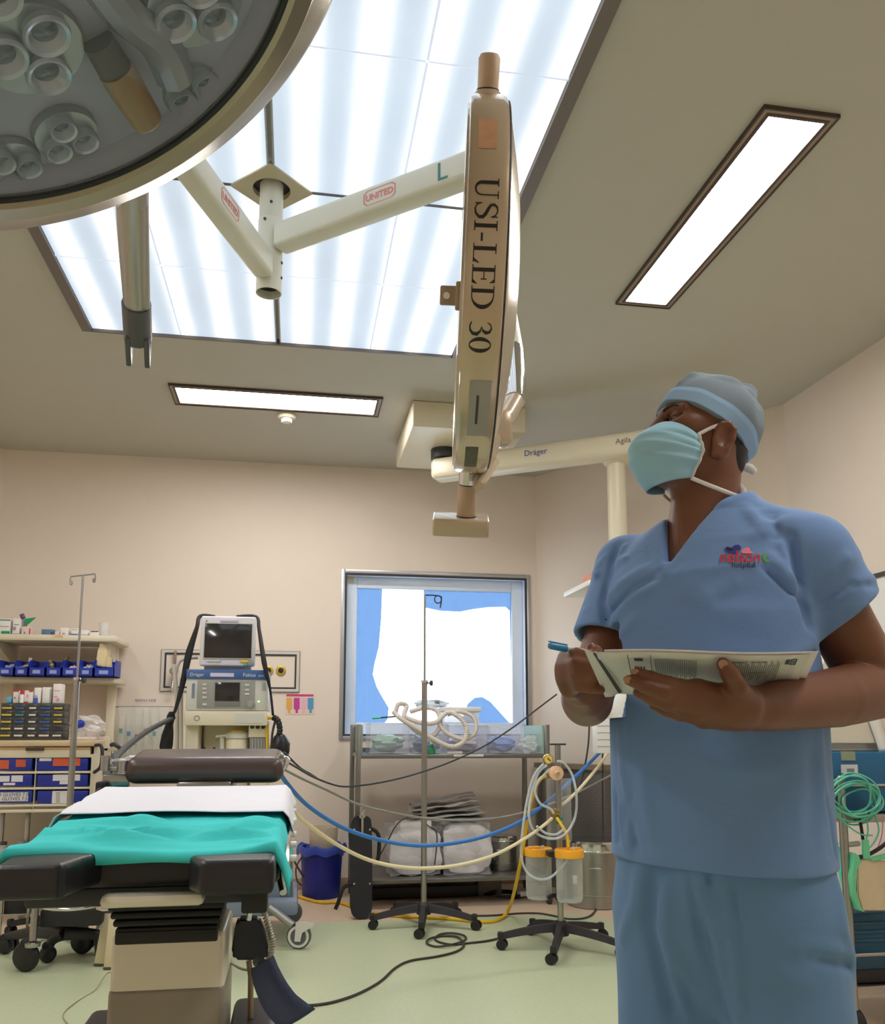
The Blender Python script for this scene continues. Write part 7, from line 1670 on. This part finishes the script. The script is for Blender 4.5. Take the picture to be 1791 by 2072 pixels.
# rim band of the cap, lighter blue
b = MB(); M_band = mat('light_blue_cap_band', (150, 184, 220), 0.8, spec=0.2)
cx_ = np.cross(CPN, HL); cx_ /= np.linalg.norm(cx_)
cc = CPO - CPN*0 + 0
tree = BVHTree.FromPolygons([Vector(v) for v in cV], [tuple(f) for f in cF])
ctr = HC + CPN*((CPO-HC)@CPN)
for lo_, hi_, dr in ((0.002, 0.024, 0.0035), (0.0235, 0.034, 0.0025)):
    rows = []
    for off, rr in ((lo_, 0.0), (lo_, dr), (hi_, dr*0.8), (hi_, -0.002)):
        row = []
        for i in range(72):
            a = 2*PI*i/72; dirn = cx_*math.cos(a)+HL*math.sin(a); o0 = ctr+CPN*off
            hit = tree.ray_cast(Vector(o0+dirn*0.3), Vector(-dirn))
            p = np.array(hit[0]) if hit[0] is not None else o0+dirn*0.1
            row.append(p+dirn*(rr + 0.0012*math.sin(9*a)))
        rows.append(row)
    b.grid(rows, wrap=True)
b.build('cap_band', M_band, cap)
b = MB()
b.tube([hd(-0.068, 0.030, -0.070), hd(-0.084, 0.040, -0.074), hd(-0.094, 0.045, -0.082)], [0.006, 0.009, 0.006], 8, flat=0.35)
b.tube([hd(-0.070, 0.028, -0.105), hd(-0.078, 0.035, -0.120), hd(-0.076, 0.045, -0.138)], [0.005, 0.008, 0.006], 8, flat=0.35)
b.build('tie_tail', mat('white_tie', (226, 228, 232), 0.8), cap)

# ---------------------------------------------------------------- face mask
mk = []
NU, NV = 29, 41
for j in range(NV):
    v = j/(NV-1); row = []
    fc = np.interp(v, [0, .10, .22, .45, .7, .88, 1], [.100, .113, .126, .137, .130, .112, .088])
    uc = np.interp(v, [0, .10, .3, .5, .75, .92, 1], [-.004, -.014, -.034, -.055, -.088, -.116, -.128])
    fe = np.interp(v, [0, .3, .5, .75, 1], [.034, .026, .022, .026, .030]); ue = np.interp(v, [0, .5, 1], [-.022, -.058, -.112])
    le = np.interp(v, [0, .25, .5, 1], [.0735, .0735, .072, .058])
    for i in range(NU):
        u_ = -1+2*i/(NU-1); s_ = math.sin(u_*PI/2); c_ = abs(math.cos(u_*PI/2))**0.85
        f0 = fe+(fc-fe)*c_; u0 = ue+(uc-ue)*c_; l0 = le*s_*(1+0.06*c_)
        fo = 0.0
        for vc, am in ((0.26, .0045), (0.47, .006), (0.66, .0055)):
            fo += am*(1/(1+math.exp(-(v-vc)*70)) - 1/(1+math.exp(-(v-vc-0.13)*18)))*(0.45+0.55*abs(s_))
        fo += 0.0012*math.sin(23*v+5*s_)*abs(s_)
        row.append(hd(f0+fo*c_+0.010*(1-c_)+0.004*c_, l0+fo*s_, u0-0.016-0.010*(1-c_)*(1-v)))
    mk.append(row)
b = MB(); b.grid(mk)
mask = b.build('face_mask', M_mask, person, ang=80)
sm = mask.modifiers.new('thickness', 'SOLIDIFY'); sm.thickness = 0.0016; sm.offset = -1
M_strap = mat('white_strap', (222, 222, 222), 0.8)
for s_ in (-1, 1):
    b = MB(); i = NU-1 if s_ == 1 else 0
    b.tube([mk[j][i] for j in range(0, NV, 4)], 0.0042, 8, flat=0.45)                  # side binding
    b.tube([mk[0][i], hd(0.010, s_*0.0800, -0.024), hd(-0.020, s_*0.079, -0.020)], 0.0034, 8, flat=0.4)
    b.tube([mk[-1][i], hd(0.012, s_*0.066, -0.136), hd(-0.040, s_*0.064, -0.142), hd(-0.078, s_*0.040, -0.135)], 0.0040, 8, flat=0.4)
    b.build('mask_strap', M_strap, mask)

# ---------------------------------------------------------------- scrub top
S = Field((0.50, 1.18, 0.80), (1.22, 1.86, 1.56), 0.004)
prof = [(0.80, .200, .154), (0.92, .196, .154), (1.05, .195, .154), (1.18, .196, .149), (1.30, .201, .142), (1.38, .196, .128), (1.44, .160, .100), (1.50, .085, .066)]
pz, pw, pd = (A_([q[i] for q in prof]) for i in range(3))
def torso(P):
    q = P-TC; a = q@TA; bb = q@TB; z = P[..., 2]
    w = np.interp(z, pz, pw); d = np.interp(z, pz, pd)
    e = (np.abs(a/w)**2.4+np.abs(bb/d)**2.4)**(1/2.4)
    return ((e-1)*np.minimum(w, d)).astype(np.float32)
S.apply((0, 0, 0), (3, 3, 3), 0, torso, 0.01)
S.cone(NB-A_([0, 0, .014]), SHL-A_([0, 0, .012]), 0.062, 0.060, 0.04); S.cone(NB-A_([0, 0, .016]), SHR, 0.056, 0.058, 0.04)
S.cone(pt(1490, 1072, 1.47), pt(1585, 1092, 1.41), 0.058, 0.058, 0.04)
SER, SEL = SHR+(ELR-SHR)*0.56, SHL+(ELL-SHL)*0.47
S.cone(SHR, SER+(ELR-SHR)*0.2, 0.062, 0.070, 0.03); S.cone(SHL, SEL+(ELL-SHL)*0.2, 0.068, 0.079, 0.03)
fr_ = lambda x, y, Y: pt(x, y, Y)
# drag folds, measured on the front of the shirt
def surfY(x, y):
    d = np.array(ray(x, y)); d /= d[1]; o = np.array(EYE)
    for t in np.arange(1.15, 1.9, 0.004):
        p = o+d*t; g = ((p-S.lo)/S.h).astype(int)
        if (g >= 0).all() and (g < S.n).all() and S.v[tuple(g)] < 0.0: return t
    return 1.4
def fold2(F_, pts, amp, w): F_.fold([fr_(x, y, surfY(x, y)) for x, y in pts], amp, w)
for pts, am, w in (
    ([(1598, 1085), (1606, 1150), (1622, 1215), (1636, 1262)], -.009, .008), ([(1585, 1110), (1600, 1170), (1618, 1225)], .006, .010),
    ([(1560, 1128), (1590, 1162), (1618, 1205)], .005, .008), ([(1545, 1150), (1590, 1190), (1624, 1240)], -.004, .007),
    ([(1530, 1085), (1560, 1062), (1600, 1056)], .004, .014), ([(1560, 1040), (1572, 1085)], -.004, .010), ([(1510, 1030), (1545, 1075)], .004, .010),
    ([(1250, 1105), (1235, 1160), (1222, 1220), (1232, 1290)], -.009, .008), ([(1262, 1110), (1240, 1165), (1236, 1220)], .005, .008),
    ([(1228, 1225), (1262, 1180), (1310, 1150)], .005, .008), ([(1232, 1250), (1280, 1195), (1330, 1165)], -.004, .008), ([(1238, 1275), (1270, 1225), (1320, 1190)], .004, .009),
    ([(1238, 1310), (1290, 1250)], .004, .010), ([(1300, 1075), (1250, 1140)], .003, .009),
    ([(1640, 1300), (1590, 1340), (1520, 1360)], .004, .010), ([(1645, 1330), (1600, 1375)], -.004, .009),
    ([(1400, 1200), (1450, 1240), (1540, 1250)], .003, .02), ([(1420, 1290), (1440, 1210), (1480, 1180)], .003, .014),
    ([(1690, 1200), (1735, 1180), (1770, 1170)], .004, .009), ([(1660, 1170), (1710, 1130), (1745, 1110)], .004, .010), ([(1665, 1215), (1720, 1185), (1765, 1180)], -.004, .007),
    ([(1185, 1235), (1215, 1232)], .003, .006), ([(1180, 1190), (1205, 1160), (1222, 1130)], .004, .008),
    ([(1258, 1480), (1262, 1560), (1280, 1640), (1275, 1710)], .005, .008), ([(1275, 1600), (1272, 1650), (1290, 1720)], -.004, .008), ([(1255, 1640), (1268, 1715)], .005, .007),
    ([(1246, 1600), (1252, 1700)], -.004, .007), ([(1300, 1520), (1310, 1620), (1330, 1720)], .003, .014), ([(1655, 1480), (1660, 1560), (1672, 1640)], .002, .014),
    ([(1640, 1500), (1645, 1600), (1640, 1720)], -.0018, .016), ([(1420, 1540), (1500, 1560), (1600, 1550)], .003, .02), ([(1350, 1440), (1450, 1500)], -.003, .016),
    ([(1672, 1610), (1682, 1660), (1690, 1735)], -.004, .005)):
    fold2(S, pts, am*2.3, w)
# pocket and seam welts
for pts in ([(1243, 1428), (1268, 1424), (1310, 1414)], [(1268, 1424), (1272, 1500), (1280, 1590), (1276, 1618), (1256, 1622)], [(1452, 1630), (1500, 1638), (1560, 1640), (1608, 1640), (1618, 1622)]):
    fold2(S, pts, .0038, .0048)
for k_ in range(5):
    pass
for pts, am, w in (([(1307, 1060), (1309, 1110), (1312, 1150)], -.0025, .004), ([(1352, 1136), (1340, 1150), (1327, 1162)], -.004, .004), ([(1356, 1128), (1346, 1150), (1350, 1160)], .003, .006), ([(1330, 1162), (1360, 1160), (1385, 1135)], -.0025, .005), ([(1652, 1243), (1700, 1216), (1758, 1190)], -.0026, .0045), ([(1176, 1262), (1200, 1268), (1224, 1276)], -.0026, .0045), ([(1250, 1700), (1300, 1706), (1400, 1716), (1500, 1722), (1600, 1728), (1680, 1730)], -.002, .0045)): fold2(S, pts, am, w)
# sleeves: cut square, hollow ends; sleeve hems
for s0, s1, e0, r in ((SHR, ELR, SER, 0.061), (SHL, ELL, SEL, 0.070)):
    ax = (s1-s0)/np.linalg.norm(s1-s0)
    lo, hi = e0-0.15, e0+0.15
    if s0 is SHR: tilt = ax
    else: tilt = ax*0.93+TA*0.30; tilt = tilt/np.linalg.norm(tilt)
    def beyond(P, e0=e0, tilt=tilt, ax=ax, s0=s0):
        t = (P-e0)@tilt; q = P-s0; rad = np.linalg.norm(q-(q@ax)[..., None]*ax, axis=-1)
        return np.maximum(-t, rad-0.105)
    S.apply(lo, hi, 0, beyond, 0.002, 'cut')
    S.cone(e0-ax*0.012, e0+ax*0.1, r*0.93, r+0.002, 0.003, 'cut')
# hem
S.apply((0, 0, 0), (3, 3, 3), 0, lambda P: P[..., 2]-0.862+0.02*((P-TC)@TA)+0*P[..., 0], 0.003, 'cut')
# V neck: a wedge carved from the front, plus the neck hole
nv0, nvA = pt(1352, 1134, 1.36), None
VB = pt(1350, 1136, surfY(1350, 1140))
V1, V2 = pt(1336, 1045, 1.44), pt(1478, 1003, 1.50)
def wedge(P):
    q = P-np.array(EYE); dirs = q/np.linalg.norm(q, axis=-1, keepdims=True)
    z = P[..., 2]; a = (P-TC)@TA; bb = (P-TC)@TB
    zb = VB[2]; ab = (VB-TC)@TA
    aL = ab-0.010-(z-zb)*0.20; aR = ab+0.006+(z-zb)*0.62
    d = np.maximum(np.maximum(aL-a, a-aR)*0.85, zb-z)
    return np.maximum(d, -bb+0.0)
S.apply((0.5, 1.2, VB[2]-0.02), (1.2, 1.8, 1.6), 0, wedge, 0.003, 'cut')
S.cone(NB-A_([0, 0, .10]), NB+A_([0, 0, .12])+HF*-0.02, 0.064, 0.072, 0.004, 'cut')
q1, q2 = pt(1326, 1052, 1.46), pt(1482, 1005, 1.50); cn = np.cross(q2-q1, np.cross(ZU, q2-q1)); cn = cn/np.linalg.norm(cn)*np.sign(cn[2])
S.apply((0.55, 1.3, 1.42), (1.0, 1.75, 1.6), 0, lambda P: np.maximum(-((P-q1)@cn), np.linalg.norm((P-NB)[..., :2], axis=-1)-0.125), 0.01, 'cut')
shirt, sV, sF = field_obj('scrub_top', S, M_scrub, person, 1)
stree = BVHTree.FromPolygons([Vector(v) for v in sV], [tuple(f) for f in sF])
def on_shirt(x, y, lift=0.0015):
    d = ray(x, y).normalized(); h = stree.ray_cast(EYE, d)
    return (h[0] - d*lift) if h[0] is not None else at(x, y, 1.35)

# ---------------------------------------------------------------- trousers
Tr = Field((0.48, 1.18, 0.03), (1.16, 1.86, 0.96), 0.005)
def hips(P):
    q = P-TC; a = q@TA; bb = q@TB; z = P[..., 2]
    w = np.interp(z, (.60, .68, .76, .84, .96), (.15, .175, .190, .192, .190)); d = np.interp(z, (.60, .68, .76, .84, .96), (.075, .108, .138, .148, .140))
    e = (np.abs(a/w)**2.3+np.abs(bb/d)**2.3)**(1/2.3)
    return np.maximum((e-1)*np.minimum(w, d), 0.62-z).astype(np.float32)
Tr.apply((0, 0, 0.4), (3, 3, 1), 0, hips, 0.04)
KR, KL = tor(-0.088, 0.03, 0.46), tor(0.130, 0.02, 0.46)
for hip, kn, ank in ((tor(-0.088, 0, 0.76), KR, tor(-0.088, 0.0, 0.06)), (tor(0.094, 0, 0.76), KL, tor(0.134, -0.01, 0.06))):
    Tr.cone(hip, kn, 0.110, 0.102, 0.04); Tr.cone(kn, ank, 0.102, 0.088, 0.01)
S_keep = S; S = Tr
for pts, am, w in (([(1300, 1750), (1290, 1830), (1262, 1900)], .008, .012), ([(1330, 1760), (1318, 1880), (1340, 1960), (1370, 2060)], -.008, .014),
    ([(1345, 1800), (1352, 1900), (1390, 2040)], .008, .014), ([(1400, 1760), (1412, 1840), (1432, 1920)], -.009, .011), ([(1410, 1750), (1425, 1850), (1460, 1960), (1490, 2072)], .010, .016),
    ([(1385, 1760), (1398, 1830)], .007, .008), ([(1432, 1750), (1440, 1800)], -.005, .007), ([(1468, 1770), (1485, 1900), (1500, 2060)], .006, .010), ([(1482, 1780), (1500, 1920)], -.005, .010),
    ([(1425, 1870), (1440, 1960), (1475, 2072)], -.012, .012), ([(1640, 1935), (1700, 1945), (1730, 1960)], -.006, .010), ([(1620, 1920), (1690, 1925), (1730, 1938)], .005, .012),
    ([(1690, 1790), (1705, 1880), (1730, 1980)], .005, .014), ([(1560, 1960), (1620, 1990)], .004, .014), ([(1360, 1950), (1390, 2010), (1410, 2060)], -.006, .010)):
    fold2(Tr, pts, am*1.9, w)
S = S_keep
Tr.apply((0, 0, 0), (3, 3, 3), 0, lambda P: P[..., 2]-0.06 if False else 0.06-P[..., 2], 0.004, 'int')
field_obj('scrub_trousers', Tr, mat('blue_trouser_cotton', (104, 142, 188), 0.85, var=0.08, vscale=5, bump=0.45, bscale=20, sheen=0.15, spec=0.2), person, 1)
for sx in (-0.088, 0.134):
    b = MB(); c = tor(sx, 0.045, 0.0); R3 = Matrix((TA, TB, ZU)).transposed()
    b.sphere(c+ZU*0.032, 0.05, 20, 0, (0.95, 2.5, 0.95), R3)
    for v in b.bm.verts: v.co.z = max(v.co.z, 0.002)
    b.build('shoe', mat('dark_clog', (40, 44, 52), 0.5), person)
# ---------------------------------------------------------------- embroidered emblem and name
def sew(bm, m, name, lift=0.002):
    for v in bm.verts: v.co = on_shirt(v.co.x, v.co.y, lift)
    b = MB(); b.bm.free(); b.bm = bm; return b.build(name, m, shirt, recalc=False)
def px_text(t, size, cx, base, shear=0.0, bold=0.0, sx=1.0):
    bm = text_bm(t, size, shear, bold, 0.0); bmesh.ops.subdivide_edges(bm, edges=[e for e in bm.edges if e.calc_length() > 3], cuts=1)
    for v in bm.verts: v.co = Vector((cx+v.co.x*sx, base-v.co.y, 0))
    return bm
def px_poly(pts):
    bm = bmesh.new(); bm.faces.new([bm.verts.new((x, y, 0)) for x, y in pts]); return bm
M_red = mat('red_thread', (205, 40, 60), 0.7); M_navy = mat('navy_thread', (46, 46, 140), 0.7); M_pink = mat('pink_thread', (238, 130, 160), 0.7); M_leaf = mat('green_thread', (90, 180, 80), 0.7); M_ink = mat('dark_thread', (40, 42, 52), 0.7)
sew(px_text('nelson', 33, 1497, 1137, 0.12, 0.45, 0.97), M_red, 'emblem_lettering')
sew(px_text('hospital', 15.5, 1504, 1148, 0.1, 0.1), M_ink, 'emblem_lettering')
sew(px_poly([(1465, 1110), (1471, 1107), (1480, 1108), (1486, 1103), (1494, 1102), (1499, 1106), (1499, 1112), (1494, 1114), (1490, 1118), (1482, 1120), (1474, 1119), (1468, 1115)]), M_navy, 'emblem_bird')
sew(px_poly([(1469, 1106), (1476, 1107), (1483, 1110), (1481, 1113), (1473, 1111)]), M_ink, 'emblem_wing', 0.003)
sew(px_poly([(1501, 1112), (1506, 1110), (1511, 1107), (1517, 1109), (1519, 1115), (1525, 1118), (1518, 1120), (1505, 1120), (1500, 1118)]), M_pink, 'emblem_bird')
sew(px_poly([(1543, 1122), (1549, 1119), (1552, 1124), (1548, 1130), (1556, 1134), (1560, 1136), (1550, 1137), (1544, 1133)]), M_leaf, 'emblem_leaf')

# ---------------------------------------------------------------- papers and pen
def sheet(name, c00, c10, c11, c01, m, label, cat, grp, sag=0.0, n=16):
    """corner order: near-left, near-right, far-right, far-left"""
    c00, c10, c11, c01 = map(A_, (c00, c10, c11, c01))
    def S_(u, v, off=0.0):
        p = c00*(1-u)*(1-v)+c10*u*(1-v)+c11*u*v+c01*(1-u)*v
        p = p+ZU*(-sag*math.sin(PI*u)*(v) + 0.0015*math.sin(7*u+2*v) - off); return p
    b = MB(); b.grid([[S_(i/n, j/8) for i in range(n+1)] for j in range(9)])
    t = thing(name, S_(.5, .5), label, cat, grp)
    o = b.build('sheet', m, t, ang=80); sm = o.modifiers.new('thickness', 'SOLIDIFY'); sm.thickness = 0.0008; sm.offset = 0
    return t, S_
M_paper = mat('printed_paper', (220, 222, 220), 0.7, var=0.02); M_paperw = mat('white_paper', (236, 230, 236), 0.7, var=0.02); M_print = mat('grey_print', (128, 134, 138), 0.8); M_dprint = mat('dark_print', (74, 80, 88), 0.8)
up_ = lambda p, d: A_([p[0], p[1], p[2]+d])
n0, n1, f1, f0 = pt(1206, 1320, 1.128), pt(1640, 1326, 1.128), pt(1606, 1398, 1.31), pt(1232, 1404, 1.31)
form, SS = sheet('printed_form', n0, n1, f1, f0, M_paper, 'printed form, lowest of the papers, its grey print facing down toward the viewer', 'paper', 'papers in the hands', 0.004)
b = MB()
def mark(b, u0, u1, v0, v1):
    b.grid([[SS(u0+(u1-u0)*i/2, v0+(v1-v0)*j/2, 0.0012) for i in range(3)] for j in range(3)])
b2 = MB()
for k in range(22): mark(b, .26+k*.0092, .26+k*.0092+.0042, .12, .55-.12*((k*7) % 5)/5)
for k in range(26): mark(b, .60+k*.0105, .60+k*.0105+.004, .12+.05*(k % 3), .62-.15*((k*5) % 4)/4)
for u0, u1 in ((.61, .69), (.72, .80)): mark(b, u0, u1, .14, .16); mark(b, u0, u1, .40, .42)
mark(b, .135, .14, .05, .9); mark(b, .24, .244, .05, .8)
b.build('print', M_print, form)
mark(b2, .165, .205, .12, .18)
for k in range(4): mark(b2, .16+k*.014, .168+k*.014, .30, .36)
mark(b2, .915, .945, .09, .11); mark(b2, .915, .922, .09, .24); mark(b2, .938, .945, .09, .24); mark(b2, .926, .934, .13, .20); mark(b2, .915, .945, .22, .24); mark(b2, .89, .91, .10, .22)
b2.build('print', M_dprint, form)
sheet('paper_sheet', up_(pt(1222, 1318, 1.124), .002), up_(pt(1656, 1324, 1.124), .003), up_(f1+TA*.015, .008), up_(f0, .006), M_paperw, 'blank whitish sheet lying on top of the printed form in the hands', 'paper', 'papers in the hands', 0.003)
leaf, SS = sheet('folded_leaflet', pt(1182, 1316, 1.140), pt(1206, 1319, 1.134), pt(1262, 1400, 1.27), pt(1224, 1412, 1.25), M_paper, 'narrow leaflet with a grey band at the left end of the papers', 'leaflet', 'papers in the hands', 0.0, 6)
b = MB(); b.grid([[SS(.72+.2*i/2, j/8, 0.0012) for i in range(3)] for j in range(9)]); b.build('grey_band', M_dprint, leaf)
pen = thing('pen', pt(1150, 1316, 1.24), 'blue pen held in the fist at the left end of the papers', 'pen')
pa, pb = pt(1110, 1306, 1.235), pt(1212, 1326, 1.265)
b = MB(); dv = Vector(pb-pa).normalized(); L = (Vector(pb)-Vector(pa)).length
b.lathe(pa, dv, [(0, 0), (.0040, .0008), (.0052, .004), (.0055, .032), (0.0045, .0325), (0, .0325)], 16); b.build('pen_cap', mat('pen_cap_blue', (36, 132, 190), 0.35), pen)
b = MB(); b.lathe(pa, dv, [(0, .032), (.0042, .032), (.0042, L-.015), (.001, L), (0, L)], 14); b.build('barrel', mat('pen_barrel', (190, 200, 205), 0.3), pen)
b = MB(); up = Vector((0, 0, 1)); b.box(Vector(pa)+dv*.017+up*.0062, (.034, .003, .0016), Matrix((dv, dv.cross(up).normalized()*-1, dv.cross(up).normalized().cross(dv)*-1)).transposed()); b.build('clip', mat('pen_cap_blue', (36, 132, 190)), pen)
